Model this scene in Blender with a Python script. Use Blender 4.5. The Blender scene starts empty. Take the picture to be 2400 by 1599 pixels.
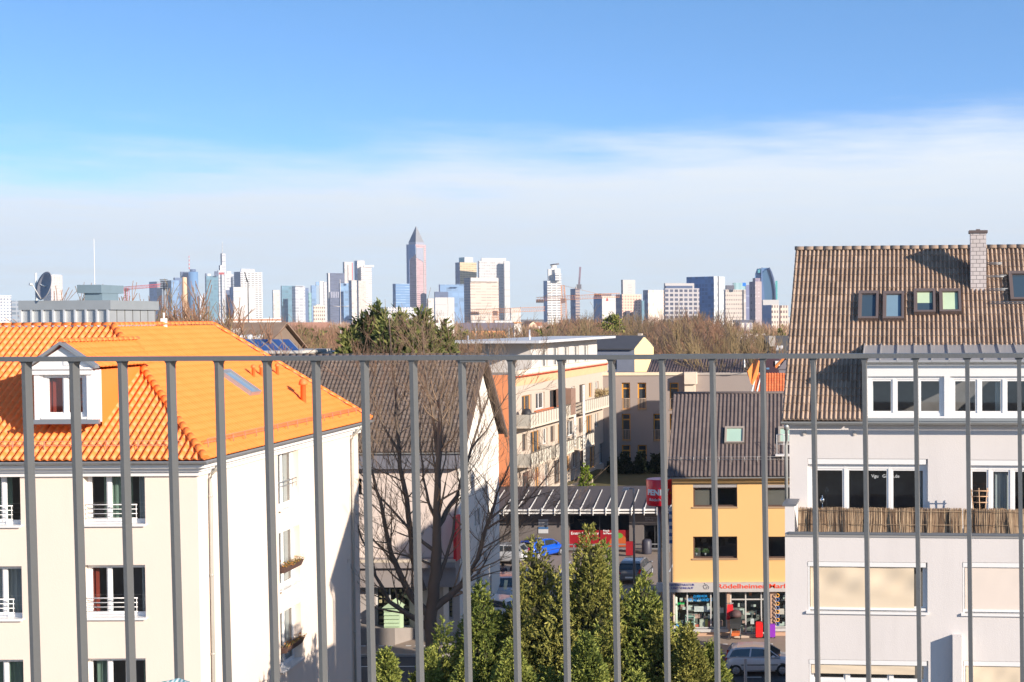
import bpy, bmesh, math, random
from mathutils import Vector, Matrix
C = bpy.context.scene
COL = C.collection
R = math.radians
rng = random.Random(7)

# ------------------------------------------------------------ camera model
FPX, CX, CY, CAMZ = 3200.0, 1860.0, 830.0, 18.2
PITCH, ROLL = math.atan(88/3200.0), -0.005
CM = Matrix.Rotation(math.pi/2-PITCH, 3, 'X') @ Matrix.Rotation(ROLL, 3, 'Z')
CO = Vector((0, 0, CAMZ))
def ray(u, v):
    return CM @ Vector(((u-CX)/FPX, -(v-CY)/FPX, -1.0))
def at(u, v, Y):                       # a point of the photo at depth Y (metres)
    d = ray(u, v)
    return CO + d*(Y/d.y)
def onz(u, v, z=0.0):                  # ... or at height z
    d = ray(u, v)
    return CO + d*((z-CAMZ)/d.z)

# ------------------------------------------------------------ materials
MATS = {}
def _nt(m):
    m.use_nodes = True
    nt = m.node_tree
    return nt, nt.nodes, nt.links, nt.nodes['Principled BSDF']
def mth(nt, op, a, b=None, c=None):
    n = nt.nodes.new('ShaderNodeMath'); n.operation = op
    for i, x in enumerate((a, b, c)):
        if x is None: continue
        if isinstance(x, (int, float)): n.inputs[i].default_value = x
        else: nt.links.new(x, n.inputs[i])
    return n.outputs[0]
def mixc(nt, fac, a, b, blend='MIX'):
    n = nt.nodes.new('ShaderNodeMix'); n.data_type = 'RGBA'; n.blend_type = blend
    for sock, x in ((n.inputs[0], fac), (n.inputs[6], a), (n.inputs[7], b)):
        if isinstance(x, (int, float)): sock.default_value = x
        elif isinstance(x, tuple): sock.default_value = (*x[:3], 1)
        else: nt.links.new(x, sock)
    return n.outputs[2]
def noise(nt, vec, scale, detail=4, rough=.55):
    n = nt.nodes.new('ShaderNodeTexNoise'); n.inputs['Scale'].default_value = scale
    n.inputs['Detail'].default_value = detail; n.inputs['Roughness'].default_value = rough
    if vec is not None: nt.links.new(vec, n.inputs['Vector'])
    return n.outputs[0]
def vmap(nt, vec, sc):
    n = nt.nodes.new('ShaderNodeMapping'); n.inputs['Scale'].default_value = sc
    nt.links.new(vec, n.inputs['Vector']); return n.outputs[0]
def ramp(nt, fac, a, b):
    n = nt.nodes.new('ShaderNodeMapRange'); n.clamp = True
    nt.links.new(fac, n.inputs[0]); n.inputs[1].default_value = a; n.inputs[2].default_value = b
    return n.outputs[0]
def bump(nt, b, h, strength, dist):
    n = nt.nodes.new('ShaderNodeBump'); n.inputs['Strength'].default_value = strength
    n.inputs['Distance'].default_value = dist
    nt.links.new(h, n.inputs['Height']); nt.links.new(n.outputs[0], b.inputs['Normal'])
def plain(name, col, rough=.6, metal=0.0, var=.12, scale=1.5, fine=0.0, spec=.5, stain=0.0, stretch=(1, 1, 1)):
    """base colour with large soft variation, fine grain and streaky stains"""
    if name in MATS: return MATS[name]
    m = bpy.data.materials.new(name); nt, N, L, b = _nt(m)
    geo = N.new('ShaderNodeNewGeometry').outputs['Position']
    c1 = tuple(x*(1-var) for x in col); c2 = tuple(min(1, x*(1+var)) for x in col)
    out = mixc(nt, noise(nt, vmap(nt, geo, stretch), scale), c1, c2)
    if stain:
        s = ramp(nt, noise(nt, vmap(nt, geo, (2.2, 2.2, .25)), 1.1, 6, .65), .5, .78)
        out = mixc(nt, mth(nt, 'MULTIPLY', s, stain), out, tuple(x*.45 for x in col))
    L.new(out, b.inputs['Base Color'])
    b.inputs['Roughness'].default_value = rough; b.inputs['Metallic'].default_value = metal
    b.inputs['Specular IOR Level'].default_value = spec
    if fine: bump(nt, b, noise(nt, geo, 28, 5, .7), fine, .02)
    MATS[name] = m; return m
def tilemat(name, col, col2, rough=.75, dirt=.4, dirtcol=(.05, .045, .04), lich=0, lichcol=(.5, .45, .3), spec=.3):
    """roof tile: a random tone per tile (read from its UV cell), dirt and lichen specks"""
    if name in MATS: return MATS[name]
    m = bpy.data.materials.new(name); nt, N, L, b = _nt(m)
    uv = N.new('ShaderNodeUVMap').outputs[0]
    wn = N.new('ShaderNodeTexWhiteNoise'); wn.noise_dimensions = '2D'; L.new(uv, wn.inputs['Vector'])
    geo = N.new('ShaderNodeNewGeometry').outputs['Position']
    out = mixc(nt, wn.outputs[0], col, col2)
    out = mixc(nt, mth(nt, 'MULTIPLY', ramp(nt, noise(nt, geo, .9, 6, .6), .45, .8), dirt), out, dirtcol)
    out = mixc(nt, mth(nt, 'MULTIPLY', ramp(nt, noise(nt, geo, 7, 4, .7), .5, .85), dirt), out, dirtcol)
    if lich:
        out = mixc(nt, mth(nt, 'MULTIPLY', ramp(nt, noise(nt, geo, 11, 2, .5), .62, .70), lich), out, lichcol)
    L.new(out, b.inputs['Base Color']); b.inputs['Roughness'].default_value = rough
    b.inputs['Specular IOR Level'].default_value = spec
    bump(nt, b, noise(nt, geo, 40, 3, .6), .25, .01)
    MATS[name] = m; return m
def leafmat(name, cols, rough=.7):
    if name in MATS: return MATS[name]
    m = bpy.data.materials.new(name); nt, N, L, b = _nt(m)
    g = N.new('ShaderNodeNewGeometry')
    cr = N.new('ShaderNodeValToRGB'); cr.color_ramp.interpolation = 'LINEAR'
    el = cr.color_ramp.elements
    while len(el) < len(cols): el.new(.5)
    for i, c in enumerate(cols):
        el[i].position = i/(len(cols)-1); el[i].color = (*c, 1)
    f = mth(nt, 'ADD', mth(nt, 'MULTIPLY', g.outputs['Random Per Island'], .6),
            mth(nt, 'MULTIPLY', ramp(nt, noise(nt, g.outputs['Position'], .9, 3), .3, .7), .4))
    L.new(f, cr.inputs[0]); L.new(cr.outputs[0], b.inputs['Base Color'])
    b.inputs['Roughness'].default_value = rough
    b.inputs['Specular IOR Level'].default_value = .25
    MATS[name] = m; return m
def facade(name, wall, win, px, pz, fx, fz, rough=.6, wr=.2, kind='grid', metal=0.0, jit=.25):
    """far tower face: windows laid out in metres over the face's UVs"""
    if name in MATS: return MATS[name]
    m = bpy.data.materials.new(name); nt, N, L, b = _nt(m)
    sep = N.new('ShaderNodeSeparateXYZ'); L.new(N.new('ShaderNodeUVMap').outputs[0], sep.inputs[0])
    x = mth(nt, 'DIVIDE', sep.outputs[0], px); z = mth(nt, 'DIVIDE', sep.outputs[1], pz)
    mx = mth(nt, 'LESS_THAN', mth(nt, 'FRACT', x), fx); mz = mth(nt, 'LESS_THAN', mth(nt, 'FRACT', z), fz)
    msk = {'grid': lambda: mth(nt, 'MULTIPLY', mx, mz), 'h': lambda: mz, 'v': lambda: mx}[kind]()
    if kind == 'dash':
        pass
    cmb = N.new('ShaderNodeCombineXYZ')
    L.new(mth(nt, 'FLOOR', x), cmb.inputs[0]); L.new(mth(nt, 'FLOOR', z), cmb.inputs[1])
    wn = N.new('ShaderNodeTexWhiteNoise'); wn.noise_dimensions = '2D'; L.new(cmb.outputs[0], wn.inputs['Vector'])
    wc = mixc(nt, wn.outputs[0], tuple(c*(1-jit) for c in win), tuple(min(1, c*(1+jit)+.02) for c in win))
    geo = N.new('ShaderNodeNewGeometry').outputs['Position']
    wl = mixc(nt, noise(nt, geo, .03, 3), tuple(c*.92 for c in wall), tuple(min(1, c*1.06) for c in wall))
    L.new(mixc(nt, msk, wl, wc), b.inputs['Base Color'])
    r = nt.nodes.new('ShaderNodeMapRange'); L.new(msk, r.inputs[0]); r.inputs[3].default_value = rough; r.inputs[4].default_value = wr
    L.new(r.outputs[0], b.inputs['Roughness']); b.inputs['Metallic'].default_value = metal
    MATS[name] = m; return m
def glassmat(name='window_glass', tint=(.55, .62, .66), refl=1.0):
    """thin pane: lets the room behind show through and mirrors the sky at its Fresnel strength"""
    if name in MATS: return MATS[name]
    m = bpy.data.materials.new(name); m.use_nodes = True; nt = m.node_tree; N = nt.nodes; L = nt.links
    N.remove(N['Principled BSDF'])
    t = N.new('ShaderNodeBsdfTransparent'); t.inputs[0].default_value = (*tint, 1)
    g = N.new('ShaderNodeBsdfGlossy'); g.inputs['Roughness'].default_value = .02
    g.inputs['Color'].default_value = (.9, .95, 1, 1)
    fr = N.new('ShaderNodeFresnel'); fr.inputs[0].default_value = 1.6
    mx = N.new('ShaderNodeMixShader')
    bf = N.new('ShaderNodeNewGeometry').outputs['Backfacing']       # seen from inside the pane: a plain 6 % mirror
    front = mth(nt, 'MULTIPLY', mth(nt, 'MINIMUM', mth(nt, 'MULTIPLY', fr.outputs[0], 1.6*refl), 1.0), mth(nt, 'SUBTRACT', 1.0, bf))
    L.new(mth(nt, 'ADD', front, mth(nt, 'MULTIPLY', bf, .06)), mx.inputs[0])
    L.new(t.outputs[0], mx.inputs[1]); L.new(g.outputs[0], mx.inputs[2])
    L.new(mx.outputs[0], N['Material Output'].inputs[0])
    MATS[name] = m; return m

# ------------------------------------------------------------ frames and mesh builder
class Fr:
    """a vertical facade: a runs along it, z up, d outwards"""
    def __init__(s, x, y, yaw=0.0):
        y_ = R(yaw); s.o = Vector((x, y, 0)); s.e = Vector((math.cos(y_), math.sin(y_), 0))
        s.n = Vector((math.sin(y_), -math.cos(y_), 0)); s.yaw = yaw
    def P(s, a, z, d=0.0): return s.o + s.e*a + s.n*d + Vector((0, 0, z))
    def px(s, u, v, d=0.0):
        r = ray(u, v); o = s.o + s.n*d
        t = (o-CO).dot(s.n)/r.dot(s.n); p = CO + r*t
        return (p-s.o).dot(s.e), p.z
    def rect(s, u0, v0, u1, v1, d=0.0):
        a0, z1 = s.px(u0, v0, d); a1, z0 = s.px(u1, v1, d); return (a0, a1, z0, z1)

class MB:
    def __init__(s): s.v = []; s.f = []; s.m = []; s.uv = {}; s.mi = 0; s.sm = []
    def vt(s, p): s.v.append(tuple(p)); return len(s.v)-1
    def face(s, pts, uv=None, smooth=False):
        ids = [s.vt(p) for p in pts]; s.f.append(ids); s.m.append(s.mi); s.sm.append(smooth)
        if uv is not None: s.uv[len(s.f)-1] = uv
    def facei(s, ids, uv=None, smooth=False):
        s.f.append(list(ids)); s.m.append(s.mi); s.sm.append(smooth)
        if uv is not None: s.uv[len(s.f)-1] = uv
    def hexa(s, p):                     # 8 points: bottom 4 ccw, top 4
        i = [s.vt(q) for q in p]
        for q in ((3, 2, 1, 0), (4, 5, 6, 7), (0, 1, 5, 4), (1, 2, 6, 5), (2, 3, 7, 6), (3, 0, 4, 7)):
            s.facei([i[k] for k in q])
    def box(s, x0, x1, y0, y1, z0, z1):
        s.hexa([(x0, y0, z0), (x1, y0, z0), (x1, y1, z0), (x0, y1, z0), (x0, y0, z1), (x1, y0, z1), (x1, y1, z1), (x0, y1, z1)])
    def fbox(s, F, a0, a1, z0, z1, d0, d1):   # d1 = outer
        s.hexa([F.P(a0, z0, d1), F.P(a1, z0, d1), F.P(a1, z0, d0), F.P(a0, z0, d0),
                F.P(a0, z1, d1), F.P(a1, z1, d1), F.P(a1, z1, d0), F.P(a0, z1, d0)])
    def fquad(s, F, a0, a1, z0, z1, d):
        s.face([F.P(a0, z0, d), F.P(a1, z0, d), F.P(a1, z1, d), F.P(a0, z1, d)], [(a0, z0), (a1, z0), (a1, z1), (a0, z1)])
    def prism(s, pts, off):             # polygon swept by a vector
        off = Vector(off); n = len(pts)
        a = [s.vt(p) for p in pts]; b = [s.vt(Vector(p)+off) for p in pts]
        s.facei(a[::-1]); s.facei(b)
        for k in range(n): s.facei([a[k], a[(k+1) % n], b[(k+1) % n], b[k]])
    def tube(s, pts, rad, n=6, cap=True, smooth=True):
        pts = [Vector(p) for p in pts]
        if isinstance(rad, (int, float)): rad = [rad]*len(pts)
        rings = []
        for i, p in enumerate(pts):
            t = (pts[min(i+1, len(pts)-1)]-pts[max(i-1, 0)])
            if t.length < 1e-9: t = Vector((0, 0, 1))
            t.normalize()
            a = t.cross(Vector((0, 0, 1)) if abs(t.z) < .9 else Vector((1, 0, 0))).normalized(); b = t.cross(a)
            rings.append([s.vt(p+(a*math.cos(6.28318*k/n)+b*math.sin(6.28318*k/n))*rad[i]) for k in range(n)])
        for i in range(len(rings)-1):
            for k in range(n): s.facei([rings[i][k], rings[i][(k+1) % n], rings[i+1][(k+1) % n], rings[i+1][k]], smooth=smooth)
        if cap: s.facei(rings[0][::-1]); s.facei(rings[-1])
    def lathe(s, c, prof, n=24, axis='Z', smooth=True):   # prof: (r, h)
        c = Vector(c); rings = []
        for r, h in prof:
            ring = []
            for k in range(n):
                a = 6.28318530718*k/n; x, y = r*math.cos(a), r*math.sin(a)
                ring.append(s.vt(c+(Vector((x, y, h)) if axis == 'Z' else Vector((x, h, y)) if axis == 'Y' else Vector((h, x, y)))))
            rings.append(ring)
        for i in range(len(rings)-1):
            for k in range(n): s.facei([rings[i][k], rings[i][(k+1) % n], rings[i+1][(k+1) % n], rings[i+1][k]], smooth=smooth)
        s.facei(rings[0][::-1]); s.facei(rings[-1])
    def build(s, name, mats, parent=None, fixn=False):
        me = bpy.data.meshes.new(name); me.from_pydata(s.v, [], s.f); 
        if not isinstance(mats, (list, tuple)): mats = [mats]
        for m in mats: me.materials.append(m)
        if len(mats) > 1: me.polygons.foreach_set('material_index', s.m)
        if any(s.sm): me.polygons.foreach_set('use_smooth', s.sm)
        if s.uv:
            l = me.uv_layers.new(name='UVMap').data
            for p in me.polygons:
                if p.index in s.uv:
                    for k, li in enumerate(p.loop_indices): l[li].uv = s.uv[p.index][k]
        if fixn:
            bm = bmesh.new(); bm.from_mesh(me); bmesh.ops.recalc_face_normals(bm, faces=bm.faces); bm.to_mesh(me); bm.free()
        me.update()
        o = bpy.data.objects.new(name, me); COL.objects.link(o)
        if parent is not None: o.parent = parent; o.matrix_parent_inverse = pinv(parent)
        return o
def pinv(p): return wmat(p).inverted()
def wmat(o):
    if o.parent is None: return o.matrix_basis.copy()
    return wmat(o.parent) @ o.matrix_parent_inverse @ o.matrix_basis

def tag(o, label, cat, group=None, kind=None):
    if label: o['label'] = label
    if cat: o['category'] = cat
    if group: o['group'] = group
    if kind: o['kind'] = kind
    return o
def thing(name, label, cat, loc=(0, 0, 0), group=None, rz=0.0):
    o = bpy.data.objects.new(name, None); COL.objects.link(o); o.empty_display_size = .3
    o.location = loc; o.rotation_euler = (0, 0, rz)
    return tag(o, label, cat, group)
def kids(o): return [c for c in COL.objects if c.parent is o]
def copy_tree(o, kidmap, parent=None):
    c = o.copy(); COL.objects.link(c)
    if parent is not None: c.parent = parent
    for ch in kidmap.get(o.name, []): copy_tree(ch, kidmap, c)
    return c
def kidmap_of(root):
    km = {}
    for o in COL.objects:
        if o.parent is not None: km.setdefault(o.parent.name, []).append(o)
    return km
def text(name, s, size, mat, p, e, up, parent=None, bold=0.0, extrude=.01, width=None, align='LEFT', shear=0.0):
    """lettering turned into a mesh; e runs along the line, up is the letters' up"""
    cu = bpy.data.curves.new(name, 'FONT'); cu.body = s; cu.size = size; cu.offset = bold*size
    cu.extrude = extrude; cu.align_x = align; cu.shear = shear; cu.resolution_u = 3
    t = bpy.data.objects.new(name, cu); COL.objects.link(t)
    bpy.context.view_layer.update()
    me = bpy.data.meshes.new_from_object(t.evaluated_get(bpy.context.evaluated_depsgraph_get()))
    bpy.data.objects.remove(t); me.name = name
    me.materials.clear(); me.materials.append(mat)
    e = Vector(e).normalized(); up = Vector(up).normalized(); n = e.cross(up)
    sx = 1.0
    if width:
        xs = [v.co.x for v in me.vertices]; sx = width/max(1e-6, max(xs)-min(xs))
    p = Vector(p)
    for v in me.vertices: v.co = p + e*(v.co.x*sx) + up*v.co.y + n*v.co.z
    o = bpy.data.objects.new(name, me); COL.objects.link(o)
    if parent is not None: o.parent = parent; o.matrix_parent_inverse = pinv(parent)
    return o

# ------------------------------------------------------------ building kit
def wall(name, F, a0, a1, z0, z1, ops, mat, parent, rev=.18, top=None, d=0.0, revmat=None):
    """facade with real openings and reveals; ops: (a0,a1,z0,z1); top: gable line [(a,z)...]"""
    mb = MB(); xs = sorted({a0, a1, *[o[0] for o in ops], *[o[1] for o in ops]}); zs = sorted({z0, z1, *[o[2] for o in ops], *[o[3] for o in ops]})
    xs = [x for x in xs if a0-1e-6 <= x <= a1+1e-6]; zs = [z for z in zs if z0-1e-6 <= z <= z1+1e-6]
    for i in range(len(xs)-1):
        for j in range(len(zs)-1):
            cx, cz = (xs[i]+xs[i+1])/2, (zs[j]+zs[j+1])/2
            if any(o[0] < cx < o[1] and o[2] < cz < o[3] for o in ops): continue
            mb.fquad(F, xs[i], xs[i+1], zs[j], zs[j+1], d)
    for o in ops:
        b0, b1, c0, c1 = max(o[0], a0), min(o[1], a1), max(o[2], z0), min(o[3], z1)
        r = d-rev
        mb.face([F.P(b0, c0, d), F.P(b0, c1, d), F.P(b0, c1, r), F.P(b0, c0, r)])
        mb.face([F.P(b1, c0, r), F.P(b1, c1, r), F.P(b1, c1, d), F.P(b1, c0, d)])
        mb.face([F.P(b0, c1, d), F.P(b1, c1, d), F.P(b1, c1, r), F.P(b0, c1, r)])
        mb.face([F.P(b0, c0, r), F.P(b1, c0, r), F.P(b1, c0, d), F.P(b0, c0, d)])
    if top: mb.face([F.P(a, z, d) for a, z in top])
    return mb.build(name, mat, parent)
def window(F, op, parent, fmat, gmat, rev=.18, cols=(1,), trans=None, fw=.07, sill=None, sillmat=None, d=0.0, sash=.045, curtain=None, name='window'):
    """frame set back in its opening; cols are relative pane widths; trans a transom height fraction"""
    a0, a1, z0, z1 = op; mb = MB(); y1 = d-rev; y0 = y1-.07
    mb.fbox(F, a0, a1, z0, z0+fw, y0, y1); mb.fbox(F, a0, a1, z1-fw, z1, y0, y1)
    mb.fbox(F, a0, a0+fw, z0+fw, z1-fw, y0, y1); mb.fbox(F, a1-fw, a1, z0+fw, z1-fw, y0, y1)
    tot = sum(cols); x = a0+fw; W = a1-a0-2*fw; g = MB(); edges = []
    for i, c in enumerate(cols):
        w = W*c/tot
        edges.append((x+(fw*.5 if i else 0), x+w-(fw*.5 if i < len(cols)-1 else 0)))
        if i: mb.fbox(F, x-fw*.5, x+fw*.5, z0+fw, z1-fw, y0, y1+.012)
        x += w
    zt = None
    if trans:
        zt = z0+(z1-z0)*trans
        for (p, q) in edges: mb.fbox(F, p, q, zt-fw*.5, zt+fw*.5, y0, y1+.008)
    for (p, q) in edges:
        for (c0, c1) in ([(z0+fw, z1-fw)] if not trans else [(z0+fw, zt-fw*.5), (zt+fw*.5, z1-fw)]):
            if sash:
                mb.fbox(F, p, q, c0, c0+sash, y0+.01, y1-.015); mb.fbox(F, p, q, c1-sash, c1, y0+.01, y1-.015)
                mb.fbox(F, p, p+sash, c0+sash, c1-sash, y0+.01, y1-.015); mb.fbox(F, q-sash, q, c0+sash, c1-sash, y0+.01, y1-.015)
            g.fquad(F, p, q, c0, c1, y1-.04)
    w = mb.build(name, fmat, parent)
    g.build('pane', gmat, w)
    if sill:
        s = MB(); s.fbox(F, a0-.05, a1+.05, z0-.035, z0+.004, y1+.002, d+sill); s.fbox(F, a0-.05, a1+.05, z0-.07, z0-.035, d+sill-.02, d+sill)
        s.build('sill', sillmat or fmat, w)
    if curtain:
        cl = curtain if isinstance(curtain, list) else [curtain]
        for (f0, f1, cmat) in cl:
            cm = MB(); p, q = a0+(a1-a0)*f0, a0+(a1-a0)*f1
            n = max(6, int((q-p)/.05)); prev = None
            for i in range(n+1):
                aa = p+(q-p)*i/n; am = .0 if cmat.name.startswith('shutter') else 1.0; dd = y0-.12+am*(.03*math.sin(i*1.9)+.012*math.sin(i*.7))
                cur = (F.P(aa, z0+.03, dd), F.P(aa, z1-.05, dd))
                if prev: cm.face([prev[0], cur[0], cur[1], prev[1]], smooth=True)
                prev = cur
            cm.build('curtain', cmat, w)
    return w
def room(F, a0, a1, z0, z1, parent, mat, d=-1.6, floors=()):
    """dark rooms behind the panes"""
    mb = MB(); mb.fquad(F, a0, a1, z0, z1, d)
    for z in floors: mb.face([F.P(a0, z, d), F.P(a1, z, d), F.P(a1, z, -.3), F.P(a0, z, -.3)])
    return mb.build('interior', mat, parent)
def tiles(name, O, U, V, W, Lh, cw, rh, amp, lift, mat, parent, clips=(), K=6, ribs=1, shape='pan', base=0.0, cseed=0):
    """tiled slope: O eave corner, U along the eave, V up the slope; real ribs and overlapping courses"""
    U = Vector(U).normalized(); V = Vector(V).normalized(); Nn = U.cross(V).normalized(); O = Vector(O)
    nc = int(math.ceil(W/cw)); nr = int(math.ceil(Lh/rh)); mb = MB()
    def prof(t):
        t = (t*ribs) % 1.0
        if shape == 'pan': return amp*(max(0, math.sin(math.pi*min(1, t/.62))) if t < .62 else -.25*math.sin(math.pi*(t-.62)/.38))
        if shape == 'rib': return amp*(math.sin(math.pi*(t+.12)/.66)**.6 if t < .54 else 0 if t < .88 else .36*(t-.88)/.12*1.9)
        return amp*math.sin(2*math.pi*t)
    rr = random.Random(cseed)
    KK = K*ribs
    for r in range(nr):
        v0 = r*rh; v1 = min((r+1)*rh, Lh)
        for c in range(nc):
            j = rr.uniform(-.15, .15)*lift; ju = rr.uniform(-.004, .004)
            lo = []; hi = []; rz = []
            for k in range(KK+1):
                t = k/KK; u = min(W, (c+t)*cw); h = prof(t if k < KK else t-1e-6)
                lo.append(mb.vt(O+U*(u+ju)+V*v0+Nn*(h+lift+j+base))); hi.append(mb.vt(O+U*u+V*(v1+.01)+Nn*(h+base)))
                rz.append(mb.vt(O+U*(u+ju)+V*(v0-.004)+Nn*(h*.3+base-.004)))
            uvc = (c+.5, r+.5); q = [uvc]*4
            for k in range(KK):
                mb.facei([lo[k], lo[k+1], hi[k+1], hi[k]], q, smooth=(shape == 'pan')); mb.facei([rz[k], rz[k+1], lo[k+1], lo[k]], q)
    o = mb.build(name, mat, None)
    if clips:
        bm = bmesh.new(); bm.from_mesh(o.data)
        for co, no in clips:            # keep the side the normal points away from
            bmesh.ops.bisect_plane(bm, geom=bm.verts[:]+bm.edges[:]+bm.faces[:], plane_co=co, plane_no=no, clear_outer=True)
        bm.to_mesh(o.data); bm.free()
    if parent is not None: o.parent = parent; o.matrix_parent_inverse = pinv(parent)
    return o
def caps(name, A, B, r, seg, mat, parent, sides=8, mid=Vector((0, 0, 1))):
    A = Vector(A); B = Vector(B); t = (B-A); n = max(1, int(t.length/seg)); t.normalize()
    s_ = t.cross(Vector((0, 0, 1))).normalized(); up = s_.cross(t); mb = MB(); step = (B-A).length/n
    for i in range(n):
        p0 = A+t*(i*step-.03); p1 = A+t*((i+1)*step+.02); ra, rb = r*1.04, r*.95
        g0 = []; g1 = []
        for k in range(sides+1):
            an = math.pi*k/sides-.0; c, s2 = math.cos(an), math.sin(an)
            g0.append(mb.vt(p0+s_*c*ra+up*(s2*ra-.03))); g1.append(mb.vt(p1+s_*c*rb+up*(s2*rb-.03)))
        q = [(i+.5, 900.5)]*4
        for k in range(sides): mb.facei([g0[k], g0[k+1], g1[k+1], g1[k]], q, smooth=True)
        mb.facei(g0[::-1], [(i+.5, 900.5)]*(sides+1)); mb.facei(g1, [(i+.5, 900.5)]*(sides+1))
    return mb.build(name, mat, parent)
def gutter(name, A, B, r, mat, parent, n=8):
    A = Vector(A); B = Vector(B); t = (B-A).normalized(); s_ = t.cross(Vector((0, 0, 1))).normalized(); mb = MB()
    ring = lambda p, rr: [p+s_*math.cos(math.pi+math.pi*k/n)*rr+Vector((0, 0, 1))*math.sin(math.pi+math.pi*k/n)*rr for k in range(n+1)]
    o0, o1, i0, i1 = ring(A, r), ring(B, r), ring(A, r-.012), ring(B, r-.012)
    for k in range(n):
        mb.face([o0[k], o0[k+1], o1[k+1], o1[k]], smooth=True); mb.face([i0[k+1], i0[k], i1[k], i1[k+1]], smooth=True)
    for g in ((o0, o1, i0, i1),):
        mb.face([o0[0], o1[0], i1[0], i0[0]]); mb.face([o0[n], i0[n], i1[n], o1[n]])
    mb.face(o0[::-1]); mb.face(o1)
    return mb.build(name, mat, parent)
# ------------------------------------------------------------ camera, sun, sky
cam = bpy.data.objects.new('camera', bpy.data.cameras.new('camera')); COL.objects.link(cam)
cam.data.sensor_width = 36; cam.data.lens = FPX/2400*36
cam.data.shift_x = (1200-CX)/2400; cam.data.shift_y = (CY-799.5)/2400
cam.data.clip_start = .1; cam.data.clip_end = 30000
cam.matrix_world = Matrix.Translation(CO) @ CM.to_4x4()
C.camera = cam
TOSUN = Vector((19, -12.2, 7.6)).normalized()
sun = bpy.data.objects.new('sun', bpy.data.lights.new('sun', 'SUN')); COL.objects.link(sun)
sun.data.energy = 5.0; sun.data.angle = R(.53); sun.data.color = (1.0, .88, .74)
sun.rotation_euler = TOSUN.to_track_quat('Z', 'Y').to_euler(); sun.location = (60, -40, 60)
C.view_settings.view_transform = 'Standard'; C.view_settings.look = 'None'
C.view_settings.exposure = 0.62; C.view_settings.gamma = 1
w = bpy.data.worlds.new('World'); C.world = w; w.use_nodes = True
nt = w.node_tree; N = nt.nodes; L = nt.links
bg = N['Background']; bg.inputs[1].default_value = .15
dirn = N.new('ShaderNodeTexCoord').outputs['Generated']
sp = N.new('ShaderNodeSeparateXYZ'); L.new(dirn, sp.inputs[0])
cb = N.new('ShaderNodeCombineXYZ'); L.new(sp.outputs[0], cb.inputs[0]); L.new(sp.outputs[1], cb.inputs[1])
L.new(mth(nt, 'ADD', mth(nt, 'MULTIPLY', mth(nt, 'MAXIMUM', sp.outputs[2], 0.0), 3.2), .12), cb.inputs[2])
nm = N.new('ShaderNodeVectorMath'); nm.operation = 'NORMALIZE'; L.new(cb.outputs[0], nm.inputs[0])
sky = N.new('ShaderNodeTexSky'); sky.sky_type = 'NISHITA'; sky.sun_disc = False
sky.sun_elevation = math.asin(TOSUN.z); sky.sun_rotation = math.atan2(TOSUN.x, TOSUN.y)
sky.air_density = 1.0; sky.dust_density = .6; sky.ozone_density = 2.0
L.new(nm.outputs[0], sky.inputs['Vector'])
hs = N.new('ShaderNodeHueSaturation'); hs.inputs['Saturation'].default_value = 1.1; hs.inputs['Value'].default_value = 1.55
L.new(mixc(nt, 1.0, sky.outputs[0], (.92, 1.05, 1.12), 'MULTIPLY'), hs.inputs['Color'])
# thin veil of cloud lying low over the city
edge = mth(nt, 'ADD', mth(nt, 'MULTIPLY', sp.outputs[0], .055), .131)
cv = vmap(nt, dirn, (5, 5, 34)); cv2 = vmap(nt, dirn, (14, 14, 150))
n1 = noise(nt, cv, 1.0, 6, .55); n2 = noise(nt, cv2, 1.0, 5, .6)
h = mth(nt, 'SUBTRACT', edge, sp.outputs[2])
h = mth(nt, 'ADD', h, mth(nt, 'MULTIPLY', mth(nt, 'SUBTRACT', n1, .5), .07))
h = mth(nt, 'ADD', h, mth(nt, 'MULTIPLY', mth(nt, 'SUBTRACT', n2, .5), .02))
m1 = N.new('ShaderNodeMapRange'); m1.interpolation_type = 'SMOOTHSTEP'
L.new(h, m1.inputs[0]); m1.inputs[1].default_value = -.022; m1.inputs[2].default_value = .034
m2 = mth(nt, 'MULTIPLY', m1.outputs[0], mth(nt, 'ADD', .80, mth(nt, 'MULTIPLY', n2, .22)))
cc = N.new('ShaderNodeMapRange'); L.new(sp.outputs[2], cc.inputs[0]); cc.inputs[1].default_value = 0; cc.inputs[2].default_value = .14
cloudc = mixc(nt, cc.outputs[0], (3.0, 3.25, 3.45), (4.25, 4.5, 4.7))
L.new(mixc(nt, m2, hs.outputs[0], cloudc), bg.inputs[0])
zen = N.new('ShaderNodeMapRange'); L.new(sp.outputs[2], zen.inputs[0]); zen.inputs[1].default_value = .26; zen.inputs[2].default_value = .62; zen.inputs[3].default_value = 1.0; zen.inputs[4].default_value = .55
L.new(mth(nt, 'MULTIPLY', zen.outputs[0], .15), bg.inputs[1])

# ------------------------------------------------------------ ground, streets
def sheet(name, pts, z, mat, kind='structure'):
    mb = MB(); mb.face([(x, y, z) for x, y in pts]); o = mb.build(name, mat); o['kind'] = kind; return o
def rect(x0, x1, y0, y1): return [(x0, y0), (x1, y0), (x1, y1), (x0, y1)]
ground = sheet('ground', rect(-9000, 9000, -200, 14000), 0, plain('earth', (.13, .10, .065), .95, var=.35, scale=.05))
asph = plain('asphalt', (.055, .055, .058), .85, var=.25, scale=.8, fine=.3)
pav = plain('paving', (.30, .235, .185), .85, var=.15, scale=1.2, fine=.3)
kerbm = plain('kerb_stone', (.38, .35, .32), .8)
paint = plain('road_paint', (.7, .7, .68), .6)
sheet('road', rect(-120, 120, 64, 73), .004, asph)
sheet('side_street', rect(-18.6, -7.2, 77, 130), .008, plain('old_asphalt', (.20, .165, .145), .9, var=.2, scale=.7, fine=.3))
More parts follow.
